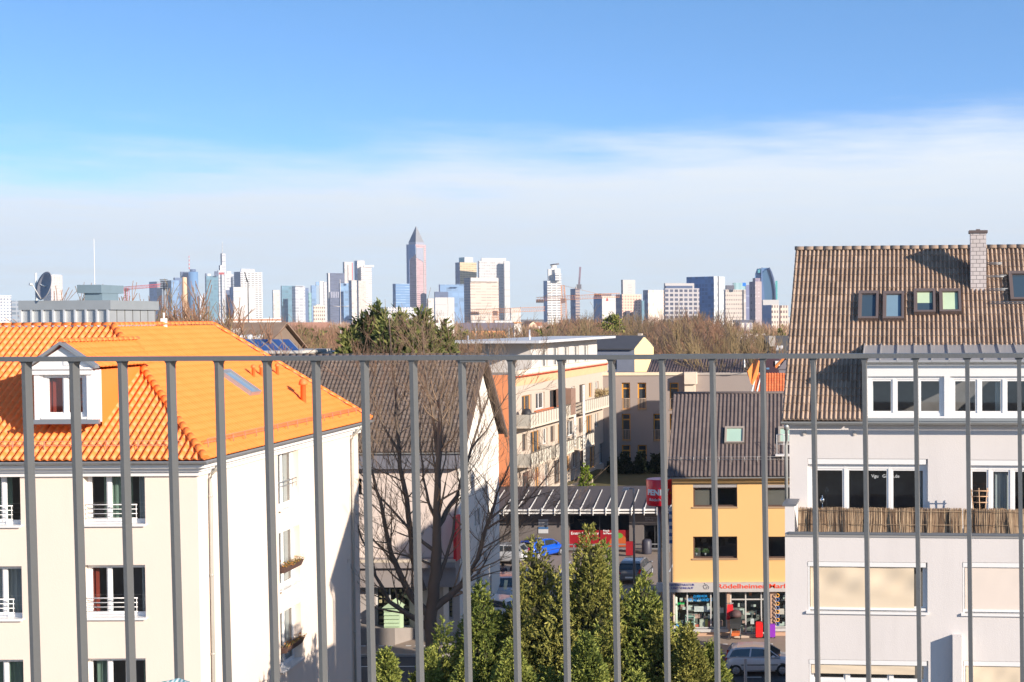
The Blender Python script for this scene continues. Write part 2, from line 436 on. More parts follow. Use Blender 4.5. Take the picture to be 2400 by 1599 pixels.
sheet('car_park', rect(-30, 2, 88, 105.4), .012, plain('car_park_asphalt', (.30, .235, .19), .85, var=.2, scale=.6, fine=.3))
def slab(name, x0, x1, y0, y1, z0, z1, mat):
    mb = MB(); mb.box(x0, x1, y0, y1, z0, z1); o = mb.build(name, mat); o['kind'] = 'structure'; return o
slab('pavement', -120, -18.0, 73.15, 77.2, -.05, .12, pav); slab('pavement', -8.4, 60, 73.15, 77.2, -.05, .12, pav)
slab('pavement', -120, 60, 60.5, 63.85, -.05, .12, pav)
slab('kerb', -120, -18.0, 73.0, 73.15, -.05, .123, kerbm); slab('kerb', -8.4, 60, 73.0, 73.15, -.05, .123, kerbm)
slab('kerb', -120, 60, 63.85, 64, -.05, .123, kerbm)
mb = MB()
for i in range(-30, 40): mb.box(i*2.6, i*2.6+.9, 68.4, 68.52, .005, .009)
mb.box(-120, 60, 70.9, 71.0, .005, .009)
o = mb.build('road_marking', paint); o['kind'] = 'structure'
mb = MB()
for i in range(-80, 60):
    if -18.2 < i*.5 < -8.4 or i % 7 == 5: continue
    mb.box(i*.5, i*.5+.28, 74.9, 75.05, .12, .126)
o = mb.build('paving_marking', paint); o['kind'] = 'structure'
mb = MB()
for i in range(6): mb.box(-22+i*2.6, -21.9+i*2.6, 97, 101.5, .014, .018)
o = mb.build('car_park_marking', paint); o['kind'] = 'structure'

# ------------------------------------------------------------ the balcony we stand on
steel = plain('painted_steel', (.125, .13, .132), .42, .15, var=.08, scale=3, fine=.12)
slab('balcony_floor', -4.2, 3.0, -.6, 3.75, 16.85, 17.08, plain('balcony_concrete', (.35, .34, .33), .8))
rail = thing('balcony_railing', 'grey flat-bar steel balcony railing in the foreground', 'railing', (-.7, 3.57, 17.08))
RF = Fr(-.7, 3.57, -3.0)
a_of = lambda u: RF.px(u, 905)[0]
rz = RF.px(1200, 838)[1]
mb = MB(); mb.fbox(RF, -2.6, .353, rz-.006, rz+.006, -.02, .02); mb.build('top_rail', steel, rail)
mb = MB(); a1_ = RF.px(1136, 838)[0]; mb.fbox(RF, .353, 2.9, rz-.005, rz+.007, -.02, .02); mb.build('top_rail', steel, rail)
mb = MB(); s0 = RF.px(1082, 838)[0]; mb.fbox(RF, s0, RF.px(1140, 838)[0], rz-.012, rz-.0062, -.017, .017); mb.build('splice_plate', steel, rail)
mb = MB(); mb.fbox(RF, -2.6, 2.9, rz-.99, rz-.978, -.02, .02); mb.build('bottom_rail', steel, rail)
bars = [-50, 60, 172, 285, 398, 511, 624, 738, 852, 966, 1080, 1196, 1313, 1431, 1549, 1667, 1785, 1903, 2023, 2143, 2264, 2385, 2505]
for u in bars:
    a = a_of(u+4)-.018*.06; mb = MB(); yaw = R(9.5+(rng.random()-.5)*1.2)
    e = Vector((math.cos(yaw), -math.sin(yaw), 0)); n = Vector((math.sin(yaw), math.cos(yaw), 0))
    def q(z, w, dd, sx): p = RF.P(a+(rz-z)*.010, z, 0); return p+e*w*sx+n*dd
    prev = None
    for z, w in ((rz-.006, .0105), (rz-.010, .0070), (rz-.017, .0052), (rz-.98, .0052)):
        dp = .0135
        ring = [mb.vt(q(z, w, -dp, -1)), mb.vt(q(z, w, -dp, 1)), mb.vt(q(z, w, dp, 1)), mb.vt(q(z, w, dp, -1))]
        if prev:
            for k in range(4): mb.facei([ring[k], ring[(k+1) % 4], prev[(k+1) % 4], prev[k]])
        prev = ring
    mb.build('bar', steel, rail)
teal = bpy.data.materials.new('teal_rope'); ntt, NN, LL, bb = _nt(teal)
wv = NN.new('ShaderNodeTexWave'); wv.inputs['Scale'].default_value = 28; wv.inputs['Distortion'].default_value = 2
tcx = NN.new('ShaderNodeTexCoord'); LL.new(tcx.outputs['Object'], wv.inputs['Vector'])
LL.new(mixc(ntt, wv.outputs[0], (.12, .38, .42), (.78, .85, .84)), bb.inputs['Base Color']); bb.inputs['Roughness'].default_value = .9
mb = MB(); P0 = at(388, 1597, 3.3)
for k in range(5):
    zz = 17.08+.03+k*(P0.z-.035-17.11)/4
    pts = [(P0.x+math.cos(t*.5236)*.05, 3.3+math.sin(t*.5236)*.07, zz+.006*math.sin(t*3+k)) for t in range(13)]
    mb.tube(pts, .022, 8, False)
tag(mb.build('rope_basket', teal), 'teal and white coiled rope basket at the foot of the railing', 'basket')
# ------------------------------------------------------------ cream corner house with the orange roof
cream = plain('cream_render', (.82, .69, .585), .9, var=.035, scale=.5, fine=.25, stain=.05)
white = plain('white_paint', (.82, .80, .78), .45, var=.02)
zinc = plain('zinc', (.33, .35, .37), .42, .5, var=.12, scale=1.2)
orange = tilemat('orange_tile', (.85, .215, .038), (.91, .245, .05), .5, dirt=.05, dirtcol=(.55, .12, .03), spec=.45)
glass = glassmat()
dark = plain('room_dark', (.26, .23, .22), .95, var=.5, scale=1.3)
curt = plain('curtain_green', (.33, .42, .30), .95, var=.2)
curw = plain('curtain_pale', (.62, .60, .55), .95)
curr = plain('curtain_red', (.45, .06, .03), .95)
XW, YA, YZ, ZE = -19.2, 43.8, 60.0, 13.75
WH = thing('corner_house', 'cream rendered corner house with bright orange pantile hip roof and white dormer', 'house', (-24, 50, 0))
FA = Fr(XW, YA, 0); FB = Fr(XW, YA, 90)          # street front; right-hand side
def roww(F, u0, u1, vt, vb): return F.rect(u0, vt, u1, vb)
opsA = []
for (vt, vb) in ((1106, 1228), (1325, 1447), (1544, 1668)):
    k = (vt-1106)/440*8
    opsA.append(FA.rect(195+k*.3, vt, 341+k*.3, vb)); opsA.append(FA.rect(-96, vt+3, 49+k, vb+3))
z0_ = ZE-.15
wall('wall', FA, -16, 0, 0, z0_, opsA, cream, WH, rev=.26)
zt, zb = 13.25, 11.08; ya0 = FB.px(653, 1200)[0]; ya1 = FB.px(700, 1120)[0]
opsB = [(ya0, ya1, zb-3.02*k, zt-3.02*k) for k in range(3)]
wall('wall', FB, 0, YZ-YA, 0, z0_, opsB, cream, WH, rev=.26)
mb = MB(); mb.face([(-35, YZ, 0), (-19.2, YZ, 0), (-19.2, YZ, z0_), (-35, YZ, z0_)]); mb.build('wall', cream, WH)
mb = MB(); mb.face([(XW-16, YA, 0), (XW-16, YA, z0_), (XW-16, 60, z0_), (XW-16, 60, 0)]); mb.build('wall', cream, WH)
room(FA, -16, -.3, 0, z0_, WH, dark, -1.8, (11.0, 8.0, 5.0)); room(FB, .3, YZ-YA, 0, z0_, WH, dark, -1.8)
def frails(F, a0, a1, z, n, parent, mat, d=.03, dz=.145):
    mb = MB()
    for k in range(n): mb.tube([F.P(a0, z-k*dz, d), F.P(a1, z-k*dz, d)], .014 if k else .02, 6)
    for a in (a0+.03, a1-.03): mb.tube([F.P(a, z, d), F.P(a, z-n*dz, d), ], .012, 5)
    mb.build('guard_rail', mat, parent)
for i, op in enumerate(opsA):
    cu = [[(.22, .70, curt), (.80, .98, curw)], [(.05, .75, curt)], [(.0, .13, curr), (.84, .99, curw)], [(.45, .9, curw), (.0, .2, curt)], [(.08, .26, curt), (.86, .99, curt)], [(.4, .95, curt)]][i]
    wnd = window(FA, op, WH, white, glass, rev=.26, cols=(1, 1.0, 1), sill=.10, sillmat=white, curtain=cu, fw=.085)
    frails(FA, op[0]+.02, op[1]-.28, op[2]+.62, 4, wnd, white, -.04)
for i, op in enumerate(opsB):
    wnd = window(FB, op, WH, white, glass, rev=.26, cols=(1, 1), sill=.12, sillmat=white, curtain=(.55, 1, curw), fw=.085)
    if i == 0: frails(FB, op[0], op[1]-.1, op[2]+1.0, 2, wnd, zinc, -.05, .16)
# moulded cornice under the eaves
mb = MB()
for (d, zz, t) in ((.10, z0_-.42, .16), (.22, z0_-.26, .12), (.40, z0_-.14, .12)):
    mb.box(XW-16, XW+d, YA-d, YA, zz, zz+t); mb.box(XW, XW+d, YA, YZ+.1, zz, zz+t)
mb.build('cornice', plain('cornice_paint', (.80, .77, .74), .6, var=.02), WH)
# roof planes
zE = ZE; EX, EY = XW+.5, YA-.55; RX = -24.6; RZ = at(400, 765, 51).z; AY = 49.4; EYn = 57.9; FY = 60.35
Cn = Vector((EX, EY, zE)); Ap = Vector((RX, AY, RZ)); En = Vector((RX, EYn, RZ)); Fn = Vector((EX, FY, zE)); Ln = Vector((-38, AY, RZ)); FLn = Vector((-38, EY, zE))
def vplane(P, Q, keep):                 # vertical clip plane through P-Q keeping the side of `keep`
    t = Vector((Q.x-P.x, Q.y-P.y, 0)); n = Vector((t.y, -t.x, 0)).normalized()
    if (keep-P).dot(n) > 0: n = -n
    return (P, n)
Vf = (Vector((0, AY-EY, RZ-zE))).normalized(); Vr = Vector((RX-EX, 0, RZ-zE)).normalized()
tiles('roof', Vector((-36.5, EY, zE)), (1, 0, 0), Vf, 17.9, (Vector((0, AY-EY, RZ-zE))).length, .238, .335, .085, .012, orange, WH, [vplane(Cn, Ap, FLn)], K=10, cseed=1)
tiles('roof', Cn, (0, 1, 0), Vr, FY-EY, Vector((RX-EX, 0, RZ-zE)).length, .238, .335, .035, .012, orange, WH, [vplane(Cn, Ap, Fn), vplane(Fn, En, Cn)], K=6, cseed=2)
mb = MB(); Gn = Vector((-30.5, FY, zE)); In = Vector((-30, 55, zE)); BL = Vector((-38, 55, zE))
for q in ([Fn, Gn, En], [En, Gn, In, Ap], [Ap, In, BL, Ln]): mb.face(q)
mb.build('roof', orange, WH)
mb = MB(); mb.face([Cn-Vector((0, 0, .08)), Fn-Vector((0, 0, .08)), Gn-Vector((0, 0, .08)), FLn-Vector((0, 0, .08))]); mb.build('soffit', white, WH)
up = Vector((0, 0, .09))
caps('ridge_cap', Cn+up, Ap+up, .115, .36, orange, WH); caps('ridge_cap', Ap+up, En+up, .11, .36, orange, WH)
caps('ridge_cap', Vector((-36.5, AY, RZ))+up, Ap+up, .11, .36, orange, WH); caps('ridge_cap', Fn+up, En+up, .11, .36, orange, WH)
gutter('gutter', (-36.5, EY-.06, zE-.05), (EX+.10, EY-.06, zE-.05), .085, zinc, WH); gutter('gutter', (EX+.06, EY-.1, zE-.05), (EX+.06, FY, zE-.05), .085, zinc, WH)
# snow guards
def snowguard(P, Q, V, mat, parent, up_=.75, h=.20, step=.12, post=1.0):
    mb = MB(); P = Vector(P); Q = Vector(Q); V = Vector(V); t = (Q-P).normalized(); n = t.cross(V).normalized()
    if n.z < 0: n = -n
    b = V*up_+n*.07
    for hh in (0.02, h): mb.tube([P+b+n*hh, Q+b+n*hh], .010, 4)
    Lg = (Q-P).length; k = 0
    while k*step < Lg: mb.tube([P+t*k*step+b, P+t*k*step+b+n*h], .006, 3, False); k += 1
    k = 0
    while k*post < Lg: mb.tube([P+t*k*post+b-V*.18, P+t*k*post+b+n*h], .016, 4); k += 1
    return mb.build('snow_guard', mat, parent)
sgm = plain('snow_guard_red', (.50, .22, .15), .6)
snowguard((-36, EY, zE), (EX-.9, EY, zE), Vf, sgm, WH, .62); snowguard((EX, EY+1.0, zE), (EX, FY-.6, zE), Vr, sgm, WH, .62)
# downpipes
def pipe(F, a, ztop, zlow, parent, mat, r=.055, out=.5, d=.09):
    mb = MB(); mb.tube([F.P(a, ztop, out), F.P(a, ztop-.16, out-.02), F.P(a, ztop-.48, d+.06), F.P(a, ztop-.66, d), F.P(a, ztop-.8, d), F.P(a, zlow, d)], r, 8)
    z = ztop-1.2
    while z > zlow: mb.tube([F.P(a, z, d), F.P(a, z-.06, d)], r*1.3, 8); z -= 2.6
    return mb.build('downpipe', mat, parent)
pipem = plain('downpipe_zinc', (.50, .49, .45), .45, .3)
pipe(FB, FB.px(488, 1200)[0], zE-.1, 0, WH, pipem); pipe(FB, FB.px(822, 1150)[0], zE-.1, 0, WH, pipem)
# roof vents and skylight on the right-hand slope
def onplane(u, v, P, n):
    r = ray(u, v); return CO + r*((P-CO).dot(n)/r.dot(n))
nr_ = Vector((0, 1, 0)).cross(Vr).normalized(); nr_ = nr_ if nr_.z > 0 else -nr_
ov = plain('vent_clay', (.78, .20, .05), .6)
for u, v, s in ((594, 884, 1), (612, 882, .95), (650, 880, 1), (711, 942, 1.75)):
    p = onplane(u, v, Cn, nr_); mb = MB()
    mb.lathe(p-Vector((0, 0, .1)), [(.065*s, 0), (.06*s, .42*s+.05), (.10*s, .42*s+.06), (.10*s, .50*s), (.07*s, .58*s), (.0, .62*s)], 14)
    mb.build('roof_vent', ov, WH)
q = [onplane(u, v, Cn, nr_)+nr_*.10 for u, v in ((524, 868), (538, 868), (616, 940), (598, 942))]
y0 = onplane(527, 869, Cn, nr_); y1 = onplane(607, 941, Cn, nr_)
skf = plain('skylight_frame', (.33, .34, .36), .4, .3)
skg = plain('skylight_glass', (.20, .30, .42), .08, 0, spec=1.0, var=.05)
def skylight(P, U, V, wd, ln, parent, gm=skg, h=.12, blind=None, fr=skf):
    U = Vector(U).normalized(); V = Vector(V).normalized(); n = U.cross(V).normalized()
    if n.z < 0: n = -n
    mb = MB(); f = .085; P = P+n*.075
    def bx(a0, a1, b0, b1, m=mb, h0=-.05, h1=h):
        c = [P+U*a+V*b+n*hh for hh in (h0, h1) for a, b in ((a0, b0), (a1, b0), (a1, b1), (a0, b1))]; m.hexa(c)
    bx(0, wd, 0, f); bx(0, wd, ln-f*1.6, ln); bx(0, f, f, ln-f*1.6); bx(wd-f, wd, f, ln-f*1.6)
    for (a0, a1) in ((f, f+.035), (wd-f-.035, wd-f)): bx(a0, a1, f, ln-f*1.6, mb, -.05, h*.75)
    o = mb.build('skylight', fr, parent)
    g = MB(); g.face([P+U*a+V*b+n*(h*.35) for a, b in ((f, f), (wd-f, f), (wd-f, ln-f*1.6), (f, ln-f*1.6))]); g.build('pane', gm, o)
    if blind:
        g = MB(); b0 = f+(ln-f*2.6)*(1-blind[0]); g.face([P+U*a+V*b+n*(h*.35+.004) for a, b in ((f, b0), (wd-f, b0), (wd-f, ln-f*1.6), (f, ln-f*1.6))]); g.build('blind', blind[1], o)
    return o
bb0 = onplane(563, 905, Cn, nr_)
skylight(bb0-Vr*.65-Vector((0, .45, 0)), (0, 1, 0), Vr, .95, 1.5, WH)
# gabled dormer on the front slope
def dormer(xc, parent):
    yf = YA+.10; F = Fr(xc, yf, 0); w = .90
    z0, z1 = at(150, 992, yf).z, at(150, 868, yf).z; zap = at(141, 812, yf).z
    slope = (RZ-zE)/(AY-EY); yat = lambda z: EY+(z-zE)/slope
    hd = window(F, (-w*.76, w*.76, z0+.20, z1-.10), parent, white, glass, rev=.10, cols=(1, 1), sill=.06, sillmat=white, curtain=(.02, .2, curr), fw=.10, name='dormer_window')
    d = wall('dormer', F, -w, w, z0, z1, [(-w*.76, w*.76, z0+.20, z1-.10)], white, parent, rev=.10)
    mb = MB()
    for s in (-1, 1):
        zc_ = lambda y: zE+(y-EY)*slope
        q = [F.P(s*w, z0, 0), F.P(s*w, z1, 0), F.P(s*w, z1, -.62), F.P(s*w, max(z0, zc_(yf+.62)-.05), -.62)]
        t2 = MB(); o2 = [Vector((xc+s*w, yf+.62, z1)), Vector((xc+s*w, yat(z1)+.1, z1)), Vector((xc+s*w, yf+.62, zc_(yf+.62)-.05))]; t2.face(o2, [(3.5, 3.5)]*3); t2.build('dormer_tile_cheek', orange, d)
        mb.face(q if s > 0 else q[::-1]); mb.fbox(F, min(s*(w-.14), s*(w+.03)), max(s*(w-.14), s*(w+.03)), z0, z1-.05, 0, .05)
    mb.fbox(F, -w-.06, w+.06, z1-.14, z1+.03, 0, .10); mb.fbox(F, -w-.12, w+.12, z1+.03, z1+.10, 0, .16)
    mb.face([F.P(-w-.1, z1+.1, .06), F.P(w+.1, z1+.1, .06), F.P(0, zap-.02, .06)]); mb.fbox(F, .05, .32, z1+.16, z1+.32, .06, .09)
    mb.build('dormer_cheek', white, d)
    mb = MB()
    for s in (-1, 1):
        A0 = F.P(s*(w+.22), z1+.06, .22); B0 = F.P(0, zap+.06, .22); off = Vector((0, 0, .10))
        mb.prism([A0, A0+off, B0+off, B0][::s], (0, .30, 0)); mb.build('barge_board', zinc, d); mb = MB()
    mb.fbox(F, -w-.26, w+.26, z0-.02, z0+.12, 0, .12)
    mb.build('dormer_sill', zinc, d)
    for s in (-1, 1):
        Ee = F.P(s*(w+.25), z1+.10, -.08); Rr = F.P(0, zap+.12, -.08); V = (Rr-Ee).normalized(); U = Vector((0, 1, 0)) if s > 0 else Vector((0, -1, 0))
        Ly = yat(zap)+.6-Ee.y; O = Ee if s > 0 else Ee+Vector((0, Ly, 0))
        # keep only what stands above the main slope
        ns = Vector((0, -slope, 1)).normalized()
        tiles('dormer_roof', O, U, V, Ly, (Rr-Ee).length, .238, .335, .035, .018, orange, d, [(Vector((0, EY, zE-.05)), -ns)], K=6, cseed=5)
    R0 = F.P(0, zap+.18, .1); caps('dormer_ridge', R0, Vector((xc, yat(zap+.1)+.2, R0.z)), .10, .36, orange, d)
dormer(FA.P(FA.px(146, 930)[0], 0).x, WH)
dormer(FA.P(FA.px(-330, 930)[0], 0).x, WH)
# little white flue on the ridge
mb = MB(); p = Vector((RX, onplane(384, 755, Ap, Vector((1, 0, 0))).y, RZ)); mb.box(p.x-.09, p.x+.09, p.y-.09, p.y+.09, RZ-.2, RZ+.30); mb.tube([p+Vector((0, 0, .3)), p+Vector((0, 0, .52))], .035, 8)
mb.build('flue', white, WH)
# flower boxes stand on the sills
fl = leafmat('window_flowers', [(.30, .05, .03), (.42, .20, .05), (.12, .14, .04), (.35, .16, .20)])
boxm = plain('planter_brown', (.10, .055, .045), .8)
for i, lab in ((1, 'brown window box with red flowers on the upper side window'), (2, 'brown window box with yellowed plants on the lower side window')):
    op = opsB[i]; zz = op[2]+.86; t = thing('flower_box', lab, 'flower box', FB.P((op[0]+op[1])/2, zz, .1), 'window boxes on the cream house')
    mb = MB(); mb.hexa([FB.P(a, z, d) for z, g in ((zz-.22, .08), (zz, 0)) for a, d in ((op[0]+.05+g, .22-g), (op[1]-.15-g, .22-g), (op[1]-.15-g, -.02), (op[0]+.05+g, -.02))])
    mb.build('planter', boxm, t); g = MB(); r2 = random.Random(i)
    for k in range(420):
        p = FB.P(r2.uniform(op[0]+.05, op[1]-.12), zz+r2.uniform(-.06, .20)*r2.random()+.02, r2.uniform(-.04, .26)); s = r2.uniform(.02, .05)
        d1 = Vector((r2.uniform(-1, 1), r2.uniform(-1, 1), r2.uniform(-1, 1)))*s; d2 = Vector((r2.uniform(-1, 1), r2.uniform(-1, 1), r2.uniform(-1, 1)))*s
        g.face([p, p+d1, p+d1+d2, p+d2])
    g = g.build('flowers', fl, t); g['kind'] = 'stuff'
# ------------------------------------------------------------ grey apartment house on the right
YAW = -4.9
GH = thing('apartment_house', 'pale grey rendered apartment house with brown tiled roof, skylights and reed-screened terrace', 'house', (5, 46, 0))
grey = plain('grey_render', (.69, .645, .62), .92, var=.05, scale=.45, fine=.35, stain=.10)
btile = tilemat('brown_tile', (.275, .19, .138), (.475, .345, .255), .75, dirt=.30, dirtcol=(.13, .095, .075), lich=.25, lichcol=(.5, .42, .28))
GU = Fr(-.15, 44.45, YAW)                         # upper wall
GL = Fr(-.30, 43.05, YAW)                         # lower wall, in front of the terrace
WR = 8.25; zEg = 14.85
# eave and slope
Oe = GU.P(-.18, 0, .42); Oe.z = zEg
U = GU.e; Vh = -GU.n; RISE = 5.75; RUN = 5.75
Rv = (Vh*RUN+Vector((0, 0, RISE))); SL = Rv.length; Vv = Rv.normalized(); nrm = U.cross(Vv).normalized()
zt_ = GL.px(1900, 1256)[1]                        # terrace floor edge
o1 = GL.rect(1893, 1316, 2174, 1436); o2 = GL.rect(2256, 1318, 2425, 1440)
o3 = GL.rect(1896, 1545, 2176, 1668); o4 = GL.rect(2258, 1549, 2425, 1670)
lows = [o1, o2, o3, o4]
lows += [(o[0], o[1], o[2]-3.1, o[3]-3.1) for o in (o3, o4)]
wall('wall', GL, 0, WR, 0, zt_, lows, grey, GH, rev=.16)
u1 = GU.rect(1893, 1075, 2175, 1246); u2 = GU.rect(2268, 1078, 2425, 1246); u1 = (u1[0], u1[1], zt_+.15, u1[3]); u2 = (u2[0], u2[1], zt_+.15, u2[3])
DA0 = GU.px(2028, 900)[0]; DZ0, DZ1 = GU.px(2100, 975)[1], GU.px(2100, 868)[1]
wall('wall', GU, 0, WR, zt_, zEg, [u1, u2], grey, GH, rev=.16)
room(GL, .1, WR-.1, 0, zt_, GH, dark, -2.2, (8.4, 5.3)); room(GU, .1, WR-.1, zt_, zEg+1.7, GH, dark, -2.6)
mb = MB()
sd = [GU.P(0, 0, 0), GU.P(0, zEg, 0)]
back = GU.P(0, 0, -2*RUN+.4)
gp = [GU.P(0, 0, 0), GU.P(0, zEg, 0), GU.P(0, zEg+RISE-.45, -RUN+.42), Vector((back.x, back.y, zEg)), Vector((back.x, back.y, 0))]
mb.face(gp)
mb.face([GL.P(0, 0, 0), GL.P(0, zt_, 0), GL.P(0, zt_, -1.5), GL.P(0, 0, -1.5)])
b2 = [GU.P(WR, p[1], p[2]) for p in ((0, 0, 0), (0, zEg, 0), (0, zEg+RISE-.45, -RUN+.42), (0, zEg, -2*RUN+.4), (0, 0, -2*RUN+.4))]
mb.face(b2[::-1]); mb.face([gp[4], b2[4], b2[3], gp[3]][::-1])
mb.build('wall', grey, GH)
# terrace floor, parapet stub, coping
lead = plain('lead_coping', (.17, .18, .20), .5, .3)
mb = MB(); mb.fbox(GL, .0, WR, zt_-.02, zt_+.06, -1.45, .04); mb.build('terrace_floor', plain('terrace_slab', (.3, .29, .28), .8), GH)
mb = MB(); mb.fbox(GL, .12, WR, zt_+.06, zt_+.13, -.15, .07); mb.fbox(GL, 1.0, 1.0+.01, zt_+.06, zt_+.132, -.15, .072); mb.build('coping', lead, GH)
zst = GL.px(1850, 1186)[1]
mb = MB(); mb.fbox(GL, 0.0, .30, zt_, zst, -1.25, -.0); mb.build('parapet', grey, GH)
mb = MB(); mb.fbox(GL, -.08, .36, zst, zst+.06, -1.28, .03); mb.build('coping', lead, GH)
# roof
sk = [(2011, 692, 2060, 757), (2069, 693, 2119, 757), (2142, 687, 2192, 742), (2202, 687, 2251, 741), (2368, 646, 2420, 712)]
PW = Oe
ROOF = tiles('roof', Oe, U, Vv, WR+.4, SL, .304, .338, .072, .034, btile, GH, [], K=7, ribs=2, shape='rib', cseed=11)
bm = bmesh.new(); bm.from_mesh(ROOF.data)
kill = [f for f in bm.faces if (f.calc_center_median()-GU.o).dot(GU.e) > DA0-.02 and f.calc_center_median().z < DZ1+.45]
bmesh.ops.delete(bm, geom=kill, context='FACES'); bm.to_mesh(ROOF.data); bm.free()
mb = MB(); r0 = Oe+Rv; r1 = r0+U*(WR+.4); bk = Vh*RUN-Vector((0, 0, RISE)); mb.face([r0, r1, r1+bk, r0+bk]); mb.build('roof', btile, GH)
mb = MB(); d_ = nrm*-.06
mb.face([Oe+d_, r0+d_, r0+U*(DA0+.1)+d_, Oe+U*(DA0+.1)+d_]); t0_ = (DZ1+.5-zEg)/RISE; mb.face([Oe+Rv*t0_+U*(DA0+.1)+d_, r0+U*(DA0+.1)+d_, r0+U*(WR+.4)+d_, Oe+Rv*t0_+U*(WR+.4)+d_]); mb.face([r0+d_, r0+bk+d_, r1+bk+d_, r1+d_]); mb.build('roof_lining', plain('roof_lining', (.08, .06, .05), .9), GH)
mb = MB(); mb.prism([Oe-U*.03+nrm*.05, Oe-U*.03-nrm*.12, Oe+U*.03-nrm*.12, Oe+U*.03+nrm*.05], Rv); mb.build('verge_board', btile, GH)
caps('ridge_cap', r0+Vector((0, 0, .05))-U*.03, r1+Vector((0, 0, .05)), .13, .345, btile, GH)
gz = plain('gutter_zinc', (.42, .43, .42), .4, .5)
gutter('gutter', Oe-GU.n*-.07-Vector((0, 0, .05))-U*.05, Oe-GU.n*-.07-Vector((0, 0, .05))+U*(WR+.4), .08, gz, GH)
mb = MB(); mb.tube([GU.P(-.06, zEg-.1, .42), GU.P(-.06, zEg-.35, .40), GU.P(-.08, zEg-.62, .15), GU.P(-.10, zEg-.85, .10), GU.P(-.10, zst-.2, .10)], .055, 8); mb.tube([GU.P(-.06, zEg-.1, .42), GU.P(-.06, zEg-.32, .40)], .085, 8); mb.build('downpipe', gz, GH)
for (ua, va, ub, vb) in sk:
    p = onplane(ua, vb, Oe, nrm); q = onplane(ub, va, Oe, nrm); wd = (q-p).dot(U); ln = (q-p).dot(Vv)
    gi = sk.index((ua, va, ub, vb))
    bl = [None, (.93, plain('blind_blue', (.17, .27, .35), .7)), (.55, plain('blind_green', (.50, .62, .42), .7)), (.9, plain('blind_green', (.5, .6, .4), .7)), None][gi]
    skylight(p+nrm*.03, U, Vv, wd, ln, GH, gm=plain('skylight_dark', (.05, .08, .11), .06, spec=1.0), h=.13, blind=bl, fr=plain('skylight_brown', (.17, .13, .12), .5, .2))
# slate-hung chimney
slate = bpy.data.materials.new('chimney_slate'); ns_, N_, L_, b_ = _nt(slate)
br = N_.new('ShaderNodeTexBrick'); br.inputs['Scale'].default_value = 1; br.inputs['Brick Width'].default_value = .24; br.inputs['Row Height'].default_value = .14
br.inputs['Color1'].default_value = (.52, .46, .44, 1); br.inputs['Color2'].default_value = (.60, .54, .52, 1); br.inputs['Mortar'].default_value = (.13, .11, .11, 1); br.inputs['Mortar Size'].default_value = .009
L_.new(N_.new('ShaderNodeUVMap').outputs[0], br.inputs['Vector']); L_.new(br.outputs[0], b_.inputs['Base Color']); b_.inputs['Roughness'].default_value = .7
pc = onplane(2275, 684, Oe, nrm); ac = (pc-GU.o).dot(GU.e); dc = (pc-GU.o).dot(GU.n)
cw_ = .54; ztop = GU.px(2290, 546, dc)[1]
mb = MB()
mb.fquad(GU, ac, ac+cw_, pc.z-.1, ztop, dc)
for a in (ac, ac+cw_):
    mb.face([GU.P(a, pc.z-.1, dc), GU.P(a, ztop, dc), GU.P(a, ztop, dc-.62), GU.P(a, pc.z-.1, dc-.62)], [(0, pc.z), (0, ztop), (.62, ztop), (.62, pc.z)])
mb.face([GU.P(ac, pc.z, dc-.62), GU.P(ac, ztop, dc-.62), GU.P(ac+cw_, ztop, dc-.62), GU.P(ac+cw_, pc.z, dc-.62)], [(0, pc.z), (0, ztop), (.62, ztop), (.62, pc.z)])
ch = mb.build('chimney', slate, GH)
mb = MB(); mb.fbox(GU, ac-.05, ac+cw_+.05, ztop, ztop+.09, dc-.67, dc+.05); mb.fbox(GU, ac+.2, ac+.34, ztop+.09, ztop+.14, dc-.4, dc-.2); mb.build('chimney_cap', plain('cap_brown', (.12, .09, .085), .7), ch)
# roof steps beside the chimney
for (u0, u1_, v) in ((2312, 2348, 625), (2312, 2358, 655), (2318, 2362, 686), (2322, 2470, 717)):
    p = onplane(u0, v, Oe, nrm); q = onplane(u1_, v, Oe, nrm); mb = MB()
    L0 = (q-p).dot(U); p2 = p+nrm*.12; mb.tube([p2, p2+U*L0], .018, 5); mb.tube([p2-Vv*.0+nrm*.07, p2+U*L0+nrm*.07], .012, 4)
    for k in range(max(2, int(L0/.7))+1): b = p+U*(L0*k/max(2, int(L0/.7))); mb.tube([b+Vv*.2, b+nrm*.19], .012, 4)
    mb.build('snow_guard', zinc, GH)
# box dormer
dm = thing('x', None, None); COL.objects.unlink(dm); bpy.data.objects.remove(dm)
do = [GU.rect(2034, 882, 2213, 972), GU.rect(2227, 882, 2420, 973)]
do = [(a, b, DZ0, d) for a, b, c, d in do]; DF = Fr(*GU.P(0, 0, .12).xy, YAW)
DR = wall('dormer', DF, DA0, WR+.2, DZ0-.05, DZ1+.28, do, white, GH, rev=.08)
for i, op in enumerate(do):
    window(DF, op, GH, white, glass, rev=.08, cols=(1, 1.0, 1), fw=.10, sash=.06, curtain=[[(.0, .07, curw), (.94, 1, curw)], [(.55, .66, curw), (.95, 1, curw)]][i], name='dormer_window')
mb = MB(); zr1 = DZ1+.28; yslope = lambda z: (z-zEg)          # run from the eave line
def Rp(a, z, extra=0.0): return GU.P(a, z, .42-(z-zEg)+extra)
mb.face([DF.P(DA0, DZ0-.1, 0), Rp(DA0, DZ0-.1, -.1), Rp(DA0, zr1+.35, -.1), DF.P(DA0, zr1, 0)]); mb.build('dormer_cheek', plain('cheek_lead', (.22, .22, .23), .6), DR)
mb = MB(); A_ = DF.P(DA0-.08, zr1, .16); B_ = DF.P(WR+.25, zr1, .16); zz2 = zr1+.48; C_ = Rp(WR+.25, zz2, -.1); D_ = Rp(DA0-.08, zz2, -.1)
